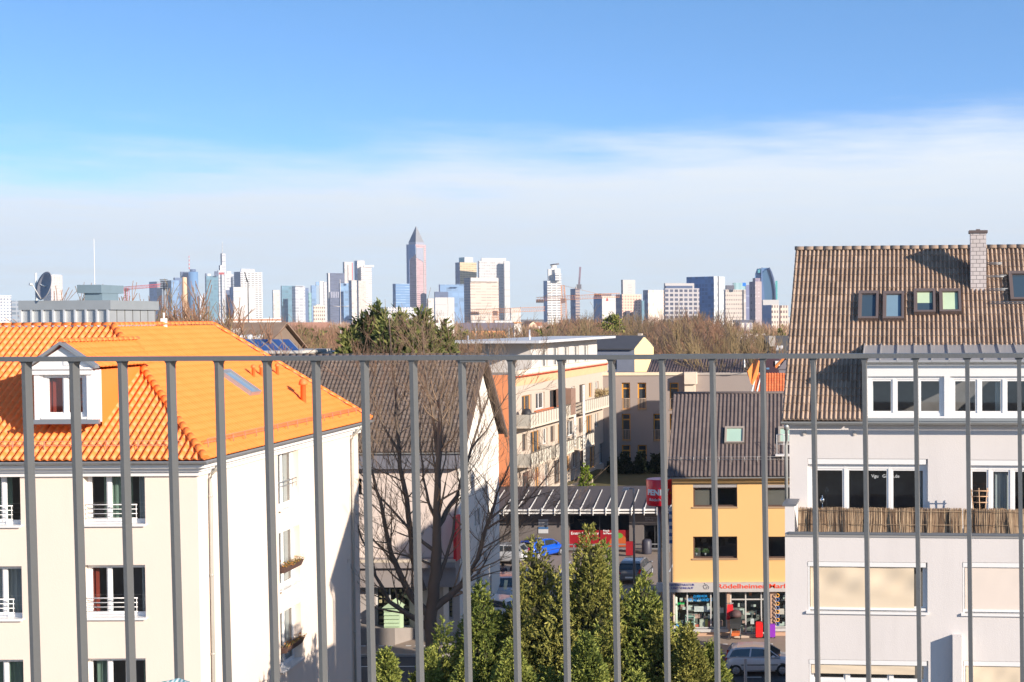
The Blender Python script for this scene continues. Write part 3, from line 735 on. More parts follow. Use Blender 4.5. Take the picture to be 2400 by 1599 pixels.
mb.prism([A_, B_, C_, D_], (0, 0, .05)); n_ = int((WR-DA0)/.49)
for k in range(n_+1):
    p = A_+(B_-A_)*(k/n_); q = D_+(C_-D_)*(k/n_); e_ = GU.e*.014; hh = Vector((0, 0, .10))
    mb.hexa([p-e_, p+e_, q+e_, q-e_, p-e_+hh, p+e_+hh, q+e_+hh, q-e_+hh])
mb.build('dormer_roof', plain('standing_seam', (.47, .46, .46), .4, .35, var=.08, scale=1), DR)
gutter('gutter', DF.P(DA0-.1, zr1+.0, .22), DF.P(WR+.25, zr1+.0, .22), .05, gz, DR)
mb = MB(); mb.fbox(DF, DA0, WR+.2, DZ0-.14, DZ0-.05, -.1, .24); mb.fbox(DF, DA0, WR+.2, DZ0-.24, DZ0-.14, -.1, .17); mb.build('dormer_sill', gz, DR)
# upper terrace windows (doors) and lower windows with fabric screens
w1 = window(GU, u1, GH, white, glass, rev=.16, cols=(1.25, 1.6, 1.25), trans=.865, fw=.10, sash=.06, name='terrace_window', curtain=[(.0, .06, curw), (.93, 1, curw)])
w2 = window(GU, u2, GH, white, glass, rev=.16, cols=(1.25, 1.4, 1.25), trans=.865, fw=.10, sash=.06, name='terrace_window', curtain=(.40, .62, curw))
for op, wn in ((u1, w1), (u2, w2)):
    mb = MB(); mb.fbox(GU, op[0]+.01, op[1]-.06, op[3]-.18, op[3]-.01, -.16, -.02); mb.build('blind_box', white, wn)
txm = plain('window_sticker', (.55, .56, .55), .6)
text('window_lettering', 'Vgu   Gouts.de', .15, txm, GU.P(GU.px(2042, 1120)[0], GU.px(2042, 1121)[1], -.185), GU.e, (0, 0, 1), w1, bold=.01, extrude=.002)
awn = bpy.data.materials.new('awning_fabric'); na, Na, La, ba = _nt(awn); ba.inputs['Roughness'].default_value = .9
ga = Na.new('ShaderNodeNewGeometry').outputs['Position']
La.new(mixc(na, noise(na, ga, 1.4, 3), (.66, .53, .38), (.76, .64, .48)), ba.inputs['Base Color'])
awn2 = plain('blind_cream', (.74, .64, .56), .9, var=.02)
def screen(F, a0, a1, z0, z1, d, mat, parent, fold=.03, seed=0):
    mb = MB(); r2 = random.Random(seed); nx, nz = 40, 20; g = []
    for j in range(nz+1):
        row = []
        for i in range(nx+1):
            t, s = i/nx, j/nz
            dd = d+fold*(math.sin(t*9+s*4+seed)*.6+math.sin(t*23-s*7)*.25)*math.sin(math.pi*min(1, (1-s)*1.2+.1))
            aa = a0+(a1-a0)*t
            row.append(mb.vt(F.P(aa, z0+(z1-z0)*s, dd)))
        g.append(row)
    for j in range(nz):
        for i in range(nx): mb.facei([g[j][i], g[j][i+1], g[j+1][i+1], g[j+1][i]], smooth=True)
    return mb.build('fabric_screen', mat, parent)
for k, op in enumerate(lows[:4]):
    wn = window(GL, op, GH, white, glass, rev=.16, cols=(1.2, 1.5, 1.2), fw=.09, sash=.06, sill=.07, sillmat=white, trans=.55 if k > 1 else None)
    mb = MB(); mb.fbox(GL, op[0]+.01, op[1]-.05, op[3]-.15, op[3]-.01, -.15, .01); mb.fbox(GL, op[0]+.01, op[0]+.06, op[2], op[3]-.15, -.12, -.01); mb.build('blind_box', white, wn)
    W_ = op[1]-op[0]
    if k == 0: screen(GL, op[0]+.08, op[1]-.42, op[2]+.12, op[3]-.17, -.06, awn, wn, .05, 1)
    if k == 1: screen(GL, op[0]+.08, op[1]-.08, op[2]+.12, op[3]-.17, -.04, awn2, wn, .004, 2)
    if k == 2: screen(GL, op[0]+.08, op[1]-.42, op[3]-.46, op[3]-.15, -.05, awn, wn, .01, 3)
    if k == 3: screen(GL, op[0]+.08, op[1]-.08, op[2]+.3, op[3]-.15, -.05, awn, wn, .02, 4)
    if k in (0, 1): mb = MB(); mb.fbox(GL, op[0]+.06, op[1]-.06, op[2]+.05, op[2]+.12, -.10, -.03); mb.build('screen_bar', white, wn)
# two round wall vents
for u, v in ((1885, 1016), (2003, 1016)):
    a, z = GU.px(u, v); mb = MB(); c = GU.P(a, z, .0)
    pts = [c+GU.n*.0, c+GU.n*.04]; mb.tube(pts, .075, 16, True, False); mb.tube([c+GU.n*.04, c+GU.n*.055], .045, 12, True, False); mb.build('wall_vent', plain('vent_beige', (.62, .55, .48), .6), GH)
# boxed-in duct standing out of the lower wall
a0, z1 = GL.px(2241, 1487); mb = MB(); mb.fbox(GL, a0-.12, a0+.16, 0, z1, 0, .36); mb.build('duct_box', grey, GH)
# reed screens tied along the terrace
reed = bpy.data.materials.new('dry_reed'); nr2, Nr, Lr, brd = _nt(reed); gi_ = Nr.new('ShaderNodeNewGeometry')
crr = Nr.new('ShaderNodeValToRGB'); e_ = crr.color_ramp.elements; e_[0].color = (.10, .055, .03, 1); e_[1].color = (.62, .45, .28, 1); en = e_.new(.45); en.color = (.30, .19, .115, 1)
Lr.new(gi_.outputs['Random Per Island'], crr.inputs[0]); Lr.new(crr.outputs[0], brd.inputs['Base Color']); brd.inputs['Roughness'].default_value = .9
zr0, zr1_ = zt_+.13, GL.px(2100, 1192)[1]
ab = GL.px(2258, 1220)[0]
for i, (a0, a1, lab) in enumerate(((.42, ab-.03, 'dry brown reed screen along the left part of the terrace'), (ab+.03, WR-.2, 'dry brown reed screen at the right end of the terrace'))):
    t = thing('reed_screen', lab, 'screen', GL.P((a0+a1)/2, zr0, -.05), 'reed screens along the terrace'); mb = MB(); r2 = random.Random(40+i); a = a0
    while a < a1:
        h_ = r2.uniform(-.03, .03)+.01*math.sin(a*5); lean = .05*math.sin(a*3.1+i)+r2.uniform(-.07, .07); dd = -.05+.045*math.sin(a*7.3)+.02*math.sin(a*17)+r2.uniform(-.025, .025); w_ = r2.uniform(.006, .014)
        b = GL.P(a, zr0-.03, dd); m_ = GL.P(a+lean*.5+r2.uniform(-.02, .02), (zr0+zr1_)/2, dd+.02); t_ = GL.P(a+lean*.6, zr1_+h_, dd*.5-.02)
        e2 = GL.e*w_; mb.face([b-e2, b+e2, m_+e2, m_-e2]); i0 = len(mb.v)-2
        mb.f[-1] = mb.f[-1]; k = [mb.vt(t_-e2*.4), mb.vt(t_+e2*.4)]; mb.facei([i0+1, i0, k[1], k[0]])
        a += r2.uniform(.0022, .006)
    mb.build('reeds', reed, t)
    bk = MB(); bk.fbox(GL, a0, a1, zr0-.03, zr1_-.05, -.13, -.115); bk.build('backing', plain('reed_backing', (.11, .07, .045), .95, var=.5, scale=6), t)
    mb = MB()
    for zz in (zr1_-.08, zr0+.25): mb.tube([GL.P(a0, zz, .03), GL.P(a1, zz, .03)], .008, 4)
    mb.build('tie_wire', plain('tie_wire', (.25, .18, .12), .8), t)
# wooden trellis leaning behind the right-hand reed screen
t = thing('trellis', 'small wooden ladder trellis leaning in front of the right terrace window', 'trellis', GL.P(GL.px(2290, 1200)[0], zt_+.06, -.8)); mb = MB()
F2 = Fr(*GL.P(0, 0, -.7).xy, YAW)
for (u0, v0, u1_, v1) in ((2276, 1146, 2286, 1215), (2294, 1144, 2298, 1215), (2314, 1144, 2304, 1215), (2275, 1151, 2318, 1151), (2277, 1164, 2316, 1164), (2279, 1178, 2314, 1178)):
    a, z = F2.px(u0, v0); b, z2 = F2.px(u1_, v1); 
    if v1 == 1215: b += (b-a)*.5*0; z2 = zt_+.07
    mb.tube([F2.P(a, z), F2.P(b, z2)], .018, 6)
mb.build('slats', plain('pale_wood', (.55, .34, .2), .7), t)
# glass ball on the terrace
a, z = GL.px(1925, 1172); c = GL.P(a, 0, -.5); mb = MB(); zz = at(1925, 1172, c.y).z; r = .075
mb.lathe((c.x, c.y, zz), [(0.001, -r), (r*.6, -r*.8), (r, 0), (r*.6, r*.8), (.015, r), (.012, r+.06), (.001, r+.08)], 20)
mb.tube([(c.x, c.y, zt_+.06), (c.x, c.y, zz-r)], .01, 6)
tag(mb.build('garden_ball', plain('silver_ball', (.7, .75, .75), .12, 1.0)), 'silvered glass ball on a stick behind the reed screen', 'garden ball')
# the row goes on to the right, outside the picture: it shades the street
NB = thing('row_house', 'pale rendered neighbouring row house beyond the right edge of the view', 'house', (26, 49, 0))
NF = Fr(*GU.P(WR+.5, 0, 0).xy, YAW)
nops = [(1.5+k*3.2, 3.2+k*3.2, z, z+1.5) for k in range(8) for z in (1.2, 4.3, 7.4)]
wall('wall', NF, 0, 29, 0, 11.8, nops, cream, NB)
for op in nops: window(NF, op, NB, white, glass, cols=(1, 1))
mb = MB(); mb.face([NF.P(0, 0, 0), NF.P(0, 11.8, 0), NF.P(0, 14.4, -4.5), NF.P(0, 11.8, -9), NF.P(0, 0, -9)]); mb.face([NF.P(29, 0, 0), NF.P(29, 11.8, 0), NF.P(29, 14.4, -4.5), NF.P(29, 11.8, -9), NF.P(29, 0, -9)][::-1]); mb.face([NF.P(29, 0, -9), NF.P(29, 11.8, -9), NF.P(0, 11.8, -9), NF.P(0, 0, -9)]); mb.build('wall', cream, NB)
mb = MB(); mb.face([NF.P(-.1, 11.75, .4), NF.P(29.1, 11.75, .4), NF.P(29.1, 14.55, -4.5), NF.P(-.1, 14.55, -4.5)]); mb.face([NF.P(-.1, 14.55, -4.5), NF.P(29.1, 14.55, -4.5), NF.P(29.1, 11.75, -9.3), NF.P(-.1, 11.75, -9.3)]); mb.build('roof', btile, NB)
room(NF, .1, 28.9, 0, 11.7, NB, dark, -1.5)

# an added house, hidden from here, shaped so that it shades the white gable
RH = thing('added_shade_house', 'unseen pale house added behind the grey apartment house to shade the white gable', 'house', (13, 60, 0))
mb = MB(); xa, xb, ya_, yb_ = 8.6, 14.7, 57.0, 63.0
for y, s in ((ya_, 1), (yb_, -1)): mb.face([(xa, y, 0), (xb, y, 0), (xb, y, 20.3), (13.9, y, 21.0), (xa, y, 17.6)][::s])
mb.face([(xa, ya_, 0), (xa, ya_, 17.6), (xa, yb_, 17.6), (xa, yb_, 0)]); mb.face([(xb, ya_, 0), (xb, yb_, 0), (xb, yb_, 20.3), (xb, ya_, 20.3)]); mb.build('wall', cream, RH)
mb = MB(); mb.prism([(xa-.3, ya_-.2, 17.4), (13.9, ya_-.2, 21.05), (13.9, yb_+.2, 21.05), (xa-.3, yb_+.2, 17.4)], (0, 0, .12)); mb.prism([(13.9, ya_-.2, 21.05), (xb+.1, ya_-.2, 20.3), (xb+.1, yb_+.2, 20.3), (13.9, yb_+.2, 21.05)], (0, 0, .12)); mb.build('roof', btile, RH)
mb = MB(); mb.box(13.6, 14.1, 59, 59.6, 20.6, 22.2); mb.build('chimney', slate, RH)
# ------------------------------------------------------------ ochre corner shop house
brownfr = plain('brown_frame', (.10, .06, .045), .5)
ochre = plain('ochre_render', (.80, .49, .20), .9, var=.03, scale=.5, fine=.1)
YH = thing('shop_house', 'ochre yellow rendered house with dark corrugated tile roof above a phone shop', 'house', (-2, 80, 0))
FY_ = Fr(-6.9, 76.9, 0)
zEy = 9.25; yo = []
for (vt, vb) in ((1136, 1188), (1258, 1309)): 
    yo += [FY_.rect(1624, vt, 1728, vb), FY_.rect(1796, vt, 1862, vb)]
dtile = tilemat('dark_tile', (.13, .10, .095), (.17, .135, .125), .6, dirt=.25, dirtcol=(.06, .05, .05))
zs1 = FY_.px(1600, 1366)[1]; zs0 = FY_.px(1600, 1386)[1]
shopwin = [FY_.rect(1573, 1386, 1704, 1474), FY_.rect(1711, 1386, 1806, 1498), FY_.rect(1817, 1386, 1900, 1472)]
shopwin[0] = (.03, *shopwin[0][1:])
shopwin[1] = (shopwin[1][0], shopwin[1][1], .22, shopwin[1][3])
wall('wall', FY_, 0, 8.5, zs1, zEy-.1, yo, ochre, YH, rev=.14)
shopm = plain('shop_base', (.55, .36, .25), .85)
wall('shop_wall', FY_, 0, 8.5, 0, zs1, shopwin, shopm, YH, rev=.12)
mb = MB(); zr = zEy+4.35
for x in (0, 8.5):
    mb.face([FY_.P(x, 0), FY_.P(x, zEy-.1), FY_.P(x, zr, -4.1), FY_.P(x, zEy-.1, -8.3), FY_.P(x, 0, -8.3)][::(-1 if x else 1)])
mb.face([FY_.P(8.5, 0, -8.3), FY_.P(8.5, zEy, -8.3), FY_.P(0, zEy, -8.3), FY_.P(0, 0, -8.3)]); mb.build('wall', ochre, YH)
room(FY_, .05, 8.4, zs1, zEy-.1, YH, dark, -1.4)
Oy = Vector((-7.12, 76.35, zEy)); Vy = Vector((0, 4.45, 4.4)); 
tiles('roof', Oy, (1, 0, 0), Vy.normalized(), 9, Vy.length, .228, .40, .06, .012, dtile, YH, [], K=7, shape='rib', cseed=21)
mb = MB(); d_ = Vector((0, .04, -.05)); mb.face([Oy+d_, Oy+Vector((9, 0, 0))+d_, Oy+Vector((9, 0, 0))+Vy+d_, Oy+Vy+d_]); mb.face([Oy+Vy, Oy+Vector((9, 0, 0))+Vy, Oy+Vector((9, 8.9, 0)), Oy+Vector((0, 8.9, 0))]); mb.build('roof', dtile, YH)
mb = MB(); mb.tube([Oy+Vy+Vector((-.02, 0, .04)), Oy+Vy+Vector((9, 0, .04))], .09, 8); mb.build('ridge_cap', dtile, YH)
mb = MB(); mb.face([Oy+Vector((0, 0, -.03)), Oy+Vector((9, 0, -.03)), Oy+Vector((9, .6, -.03)), Oy+Vector((0, .6, -.03))][::-1]); mb.build('soffit', brownfr, YH)
gutter('gutter', Oy+Vector((-.05, -.07, -.05)), Oy+Vector((9, -.07, -.05)), .075, gz, YH)
snowguard(Oy, Oy+Vector((9, 0, 0)), Vy.normalized(), plain('guard_grey', (.5, .48, .46), .5, .3), YH, 1.15, .26, .11, .72)
ny = Vector((1, 0, 0)).cross(Vy).normalized()
p = onplane(1698, 1042, Oy, ny); q = onplane(1745, 1004, Oy, ny)
skylight(p, (1, 0, 0), Vy, q.x-p.x, (q-p).dot(Vy.normalized()), YH, gm=skg, blind=(1, plain('blind_mint', (.38, .54, .45), .7)), fr=plain('sky_frame_beige', (.35, .30, .26), .5))
p = onplane(1824, 1042, Oy, ny); skylight(p, (1, 0, 0), Vy, 1.05, 1.2, YH, gm=skg, blind=(1, plain('blind_mint', (.38, .54, .45), .7)), fr=plain('sky_frame_beige', (.35, .30, .26), .5))
mb = MB()                                # white chimney-sweep's stand
pw = onplane(1830, 1065, Oy, ny)
for dx in (-.22, .18, .5): mb.tube([pw+Vector((dx, -.25, 0)), pw+Vector((dx, -.25, 1.15))], .022, 5)
for zz in (.02, .6, 1.15): mb.tube([pw+Vector((-.22, -.25, zz)), pw+Vector((.5, -.25, zz))], .022, 5)
mb.box(pw.x-.3, pw.x+.6, pw.y-.5, pw.y+.1, pw.z-.05, pw.z+.03); mb.tube([pw+Vector((.1, -.3, 0)), pw+Vector((.1, -.3, -.55))], .04, 5)
mb.build('roof_stand', plain('stand_white', (.75, .73, .72), .5), YH)
blg = plain('shutter_taupe', (.42, .34, .27), .8)
for i, op in enumerate(yo):
    if i < 2:
        mb = MB(); mb.fbox(FY_, op[0], op[1], op[3]-.17, op[3], -.13, -.02)
    wn = window(FY_, (op[0], op[1], op[2], op[3]-(.17 if i < 2 else 0)), YH, brownfr, glass, rev=.14, cols=(1, 1) if i % 2 == 0 else (1,), fw=.06, sill=.05, sillmat=plain('sill_tan', (.42, .28, .17), .7), sash=.03,
                curtain=[(.02, .48, blg), (.02, .98, blg), None, None][i])
    if i < 2: mb.build('shutter_box', plain('shutter_grey', (.35, .33, .33), .6), wn)
# potted plants on the inner sill
for k, (u, lab) in enumerate(((1631, 'small leafy pot plant at the left of the lower ochre house window'), (1652, 'taller pot plant on the inner sill of the lower ochre house window'))):
    a, z = FY_.px(u, 1303); c = FY_.P(a, z, -.26); t = thing('pot_plant', lab, 'plant', c, 'pot plants in the window')
    m_ = MB(); m_.lathe(c, [(.05, 0), (.065, .12), (.06, .12)], 12); m_.build('pot', plain('pot_white', (.7, .66, .6), .7), t)
    m_ = MB(); r2 = random.Random(k)
    for j in range(60):
        an = r2.uniform(0, 6.28); el = r2.uniform(.2, 1.4); l = r2.uniform(.12, .32); d = Vector((math.cos(an)*math.cos(el), math.sin(an)*math.cos(el)*.4, math.sin(el)))
        b = c+Vector((0, 0, .12)); s = Vector((-d.z, 0, d.x))*.03; m_.face([b+d*l*.5, b+d*l*.75+s, b+d*l, b+d*l*.75-s])
    m_.build('leaves', leafmat('pot_leaves', [(.10, .20, .06), (.3, .4, .15)]), t)
# shop front
frw = plain('shop_frame', (.55, .54, .52), .5); shopin = plain('shop_interior', (.20, .22, .21), .8)
bright = glassmat('shop_glass', (.85, .9, .9), .6)
sb = MB(); sb.fbox(FY_, -.9, 8.5, zs0, zs1+.03, .0, .28); SG = sb.build('sign_board', plain('sign_grey', (.52, .49, .47), .6), YH)
inkb = plain('sign_blue', (.05, .05, .28), .6); inkr = plain('sign_red', (.80, .06, .015), .6)
zz = lambda v: FY_.px(1600, v, .3)[1]; aa = lambda u: FY_.px(u, 1375, .3)[0]
text('lettering', 'HANDYREPARATUR', .17, inkb, FY_.P(aa(1558), zz(1373.5), .285), (1, 0, 0), (0, 0, 1), SG, bold=.004, width=(aa(1627)-aa(1558)))
text('lettering', 'AN- UND VERKAUF', .17, inkb, FY_.P(aa(1557), zz(1381), .285), (1, 0, 0), (0, 0, 1), SG, bold=.004, width=(aa(1625)-aa(1557)))
text('lettering', 'Rödelheimer Markt', .36, inkr, FY_.P(aa(1680), zz(1380), .285), (1, 0, 0), (0, 0, 1), SG, bold=.012, width=aa(1854)-aa(1680))
mb = MB()                                # line-drawn house emblem
for pts in ([(1648, 1374), (1655, 1370), (1662, 1376), (1660, 1381), (1651, 1381), (1648, 1374)], [(1651, 1367), (1655, 1374)], [(1655, 1381), (1656, 1376), (1659, 1377)]):
    for p, q in zip(pts, pts[1:]): mb.tube([FY_.P(aa(p[0]), zz(p[1]), .29), FY_.P(aa(q[0]), zz(q[1]), .29)], .014, 4)
mb.build('emblem', plain('emblem_grey', (.15, .15, .18), .6), SG)
for i, op in enumerate(shopwin):
    wn = window(FY_, op, YH, frw, bright, rev=.10, cols=[(1, 1.9, 1.2), (1, 1.1, .55), (1,)][i], trans=None if i != 1 else .80, fw=.07, sash=.0, name='shop_window' if i != 1 else 'shop_door')
room(FY_, .05, 8.4, 0, zs0, YH, shopin, -1.9, (.1,))
mb = MB(); op = shopwin[0]; mb.fbox(FY_, op[0]-.05, op[1]+.08, op[2]-.16, op[2], -.1, .12); op = shopwin[2]; mb.fbox(FY_, op[0]-.06, op[1]+.05, op[2]-.16, op[2], -.1, .12); mb.build('shop_sill', frw, YH)
mb = MB(); mb.fbox(FY_, shopwin[1][0]-.1, shopwin[1][1]+.1, 0.12, .22, -.3, .45); mb.build('doorstep', plain('step_stone', (.55, .45, .36), .8), YH)
ag = lambda u, v, d=-.11: FY_.px(u, v, d)
cy = plain('lettering_cyan', (.02, .35, .85), .4)
for s, u0, u1, v in (('ZUBEHÖR', 1624, 1658, 1400.5), ('FÜR ALLE HANDYS', 1610, 1668, 1409.5)):
    a0, z = ag(u0, v); text('window_lettering', s, .22, cy, FY_.P(a0, z, -.125), (1, 0, 0), (0, 0, 1), YH, bold=.012, width=ag(u1, v)[0]-a0, extrude=.004)
a0, z = ag(1588, 1417); text('window_lettering', 'plus', .2, plain('lettering_green', (.02, .6, .15), .4), FY_.P(a0, z, -.125), (1, 0, 0), (0, 0, 1), YH, bold=.02, width=.38, extrude=.004)
# goods in the windows (each standing on the display floor)
gr = random.Random(12)
for op, n_ in ((shopwin[0], 70), (shopwin[2], 26), (shopwin[1], 22)):
    for mi, mt in enumerate((plain('stock_pale', (.62, .70, .64), .6, var=.2, scale=6), plain('stock_dark', (.05, .06, .07), .5), plain('stock_bright', (.55, .35, .30), .6, var=.6, scale=8))):
        mb = MB()
        for k in range(n_//3+1):
            a = gr.uniform(op[0]+.1, op[1]-.4); z = op[2]+gr.choice((.02, .02, .5, 1.0, 1.45)); w_ = gr.uniform(.07, .32); h_ = gr.uniform(.06, .34)
            if z+h_ > op[3]-.3: continue
            mb.fbox(FY_, a, a+w_, z, z+h_, -gr.uniform(.45, .9), -.44+gr.uniform(-.1, 0))
        o = mb.build('shop_stock', mt, YH); o['kind'] = 'stuff'
goods = [('display_card', 'white product banner hung in the phone shop window', 1627, 1667, 1434, 1421, (.72, .74, .72)), ('display_shelf', 'pale green glass shelf with boxes in the phone shop window', 1606, 1628, 1472, 1442, (.5, .68, .58)),
         ('pipe_lamp', 'tall white column lamp at the left of the shop window', 1579.5, 1588, 1462, 1398, (.72, .78, .66)), ('air_mattress', 'blue and white striped float lying in the shop window', 1576, 1592, 1472, 1462, (.1, .35, .7)),
         ('carton', 'light printed cartons at the foot of the phone shop window', 1640, 1652, 1472, 1452, (.6, .62, .5)), ('carton', 'yellow printed carton between paler cartons in the shop window', 1653, 1659, 1472, 1452, (.7, .6, .15)),
         ('carton', 'red and white carton near the bar in the shop window', 1660, 1668, 1472, 1456, (.6, .15, .12)), ('shoe_box', 'teal box beside a red one on the display floor', 1612, 1623, 1473, 1465, (.04, .3, .28)), ('shoe_box', 'red box beside a teal one on the display floor', 1625, 1637, 1473, 1464, (.65, .16, .12)),
         ('monitor', 'grey till monitor on the glass shelf in the shop window', 1612, 1628, 1448, 1443, (.35, .4, .42)), ('picture_frame', 'small white frame hung high in the right half of the shop window', 1680, 1686, 1415, 1405, (.75, .72, .68)),
         ('rice_bags', 'stack of two white packets in the right half of the shop window', 1686, 1696, 1437, 1425, (.75, .73, .66)), ('door_notice', 'black and white poster stuck on the shop door', 1759, 1768, 1463, 1450, (.75, .75, .75)),
         ('door_flag', 'orange card hung above the shop door', 1756, 1762, 1396, 1384, (.55, .2, .1)), ('cosmetics_tray', 'white goods on the shelf behind the right shop window', 1825, 1838, 1440, 1427, (.7, .62, .56))]
for nm, lab, u0, u1, v0, v1, colr in goods:
    a0, z0 = ag(u0, v0, -.35); a1, z1 = ag(u1, v1, -.35); mb = MB()
    if nm == 'pipe_lamp': c = FY_.P((a0+a1)/2, z0, -.35); mb.lathe(c, [(.02, 0), (.10, .05), (.10, z1-z0-.06), (.03, z1-z0)], 14)
    elif nm == 'air_mattress': c = FY_.P((a0+a1)/2, (z0+z1)/2, -.35); mb.tube([c-Vector((.18, 0, .08)), c+Vector((.18, 0, .08))], .09, 10)
    elif nm == 'display_shelf':
        for k in range(3): mb.fbox(FY_, a0, a1, z0+k*(z1-z0)/2.2, z0+k*(z1-z0)/2.2+.04, -.5, -.25)
        mb.fbox(FY_, a0, a0+.04, z0, z1, -.5, -.25); mb.fbox(FY_, a1-.04, a1, z0, z1, -.5, -.25)
    else:
        mb.fbox(FY_, a0, a1, z0, z1, -.42 if 'frame' not in nm and 'card' not in nm and 'notice' not in nm and 'flag' not in nm else -.36, -.34)
        mb.fbox(FY_, a0+(a1-a0)*.15, a1-(a1-a0)*.15, z0+(z1-z0)*.55, z0+(z1-z0)*.85, -.34, -.335)
    tag(mb.build(nm, plain('goods_%d' % int(u0), colr, .6, var=.3, scale=9)), lab, nm.replace('_', ' '))

# ------------------------------------------------------------ round red supermarket sign
PS = thing('supermarket_sign', 'tall red drum-shaped supermarket sign on a pole beside the ochre house', 'sign', (-7.7, 78, 0))
cxs = (at(1515, 1150, 78).x+at(1575, 1150, 78).x)/2; rs = (at(1575, 1150, 78).x-at(1515, 1150, 78).x)/2; zb_, zt2 = at(1545, 1183, 78).z, at(1545, 1122, 78).z
redp = plain('sign_red_plastic', (.88, .01, .03), .3, spec=.6); mb = MB(); mb.lathe((cxs, 78, 0), [(rs*.96, zb_), (rs, zb_+.05), (rs, zt2-.05), (rs*.95, zt2)], 40); mb.build('drum', redp, PS)
mb = MB(); mb.tube([(cxs, 78, 0), (cxs, 78, zb_)], .12, 10); mb.build('pole', zinc, PS)
wh2 = plain('letter_white', (.85, .85, .85), .5)
def curved(name, s, size, width, z, mat, bold):
    o = text(name, s, size, mat, (0, 0, 0), (1, 0, 0), (0, 0, 1), None, bold=bold, extrude=.02, width=width, align='CENTER')
    for v in o.data.vertices:
        a = v.co.x/rs; rr_ = rs+.012-v.co.y; v.co = Vector((cxs+math.sin(a)*rr_, 78-math.cos(a)*rr_, z+v.co.z))
    o.parent = PS; o.matrix_parent_inverse = pinv(PS); return o
curved('lettering', 'PENNY', .44, 1.38, zb_+.64, wh2, .045); curved('lettering', 'Rödelheim', .22, 1.05, zb_+.30, wh2, .0)
mb = MB(); an = 1.13; mb.lathe((cxs+math.sin(an)*(rs+.01), 78-math.cos(an)*(rs+.01), zb_+.71), [(.005, -.05), (.05, -.02), (.05, .02), (.005, .05)], 10); mb.build('dot', plain('dot_yellow', (.9, .6, .02), .5), PS)
for k in range(10):
    z1 = at(1568, 1188+k*8.4, 77.6).z; mb = MB(); mb.box(-7.12, -6.92, 77.2, 77.26, z1-.19, z1)
    mb.build('sign_plate', [plain('plate_white', (.6, .62, .66), .5), plain('plate_blue', (.05, .12, .32), .5)][k % 2], PS)
mb = MB(); mb.tube([(-7.02, 77.3, 0), (-7.02, 77.3, at(1568, 1186, 77.6).z)], .03, 6); mb.build('plate_post', zinc, PS)

# ------------------------------------------------------------ dark-roofed house with white gable (behind the bare tree)
pinkr = plain('pinkish_render', (.72, .61, .545), .9, var=.05, scale=.5, fine=.15, stain=.22)
wgable = plain('white_gable_render', (.80, .75, .68), .9, var=.04, scale=.4, stain=.08)
BH = thing('gabled_house', 'house with large dark pantile roof, pinkish front wall and white gable end', 'house', (-30, 80, 0))
BX, BY = -19.0, 77.0; FBt = Fr(BX, BY, 0); FG = Fr(BX, BY, 90); zEb = 10.7; zRb = 15.95
bt = tilemat('weathered_tile', (.105, .08, .07), (.17, .13, .11), .85, dirt=.35, dirtcol=(.05, .04, .035), lich=.5, lichcol=(.42, .38, .33))
zsh = FBt.px(950, 1318)[1]
wall('wall', FBt, -21, 0, zsh, zEb, [FBt.rect(822, 1122, 848, 1160)], pinkr, BH)
shf = FBt.rect(880, 1370, 962, 1470)
sops = [(-11.4, -9.9, .9, 3.5), shf, FBt.rect(1046, 1360, 1062, 1450)]
wall('shop_wall', FBt, -21, 0, 0, zsh, sops, plain('shop_wall_grey', (.42, .38, .36), .8), BH)
gz1 = lambda u, v, u2, v2: FG.rect(u, v, u2, v2)
gops = [gz1(1112, 1198, 1117, 1232), gz1(1119, 1194, 1125, 1229), gz1(1133, 1294, 1141, 1318), gz1(1117, 1340, 1126, 1375), gz1(1147, 1352, 1153, 1390)]
gops = [(min(a, b), max(a, b), c, d) for a, b, c, d in gops]
wall('gable_wall', FG, 0, 10.6, 0, zEb, gops, wgable, BH, rev=.14, top=[(0, zEb), (10.6, zEb), (5.3, zRb-.2)])
for op in gops: window(FG, op, BH, white, plain('dim_pane', (.05, .06, .07), .1), rev=.12, cols=(1,), fw=.05, sash=0)
mb = MB(); mb.face([(BX-21, BY, 0), (BX-21, BY, zEb), (BX-21, BY+5.3, zRb-.2), (BX-21, BY+10.6, zEb), (BX-21, BY+10.6, 0)]); mb.face([(BX, BY+10.6, 0), (BX-21, BY+10.6, 0), (BX-21, BY+10.6, zEb), (BX, BY+10.6, zEb)]); mb.build('wall', pinkr, BH)
room(FBt, -20.5, -.2, 0, zEb, BH, dark, -2.2, (zsh,)); 
Ob = Vector((BX-21, BY-.5, zEb)); Vb = Vector((0, 5.8, zRb-zEb))
tiles('roof', Ob, (1, 0, 0), Vb.normalized(), 21.3, Vb.length, .235, .36, .05, .03, bt, BH, [], K=6, cseed=31)
mb = MB(); d_ = Vector((0, 0, -.08)); mb.face([Ob+d_, Ob+Vector((21.3, 0, 0))+d_, Ob+Vector((21.3, 0, 0))+Vb+d_, Ob+Vb+d_]); mb.face([Ob+Vb, Ob+Vb+Vector((21.3, 0, 0)), Ob+Vector((21.3, 11.6, 0)), Ob+Vector((0, 11.6, 0))]); mb.build('roof', bt, BH)
caps('ridge_cap', Ob+Vb+Vector((0, 0, .05)), Ob+Vb+Vector((21.3, 0, .05)), .13, .4, bt, BH, 6)
mb = MB(); mb.prism([Ob+Vector((21.3, 0, -.22)), Ob+Vector((21.5, 0, -.22)), Ob+Vector((21.5, 0, .08)), Ob+Vector((21.3, 0, .08))], Vb)
mb.prism([Ob+Vector((21.3, 11.6, -.22)), Ob+Vector((21.5, 11.6, -.22)), Ob+Vector((21.5, 11.6, .08)), Ob+Vector((21.3, 11.6, .08))], Vector((0, -5.8, Vb.z))); mb.build('verge_board', plain('verge_brown', (.12, .085, .07), .8), BH)
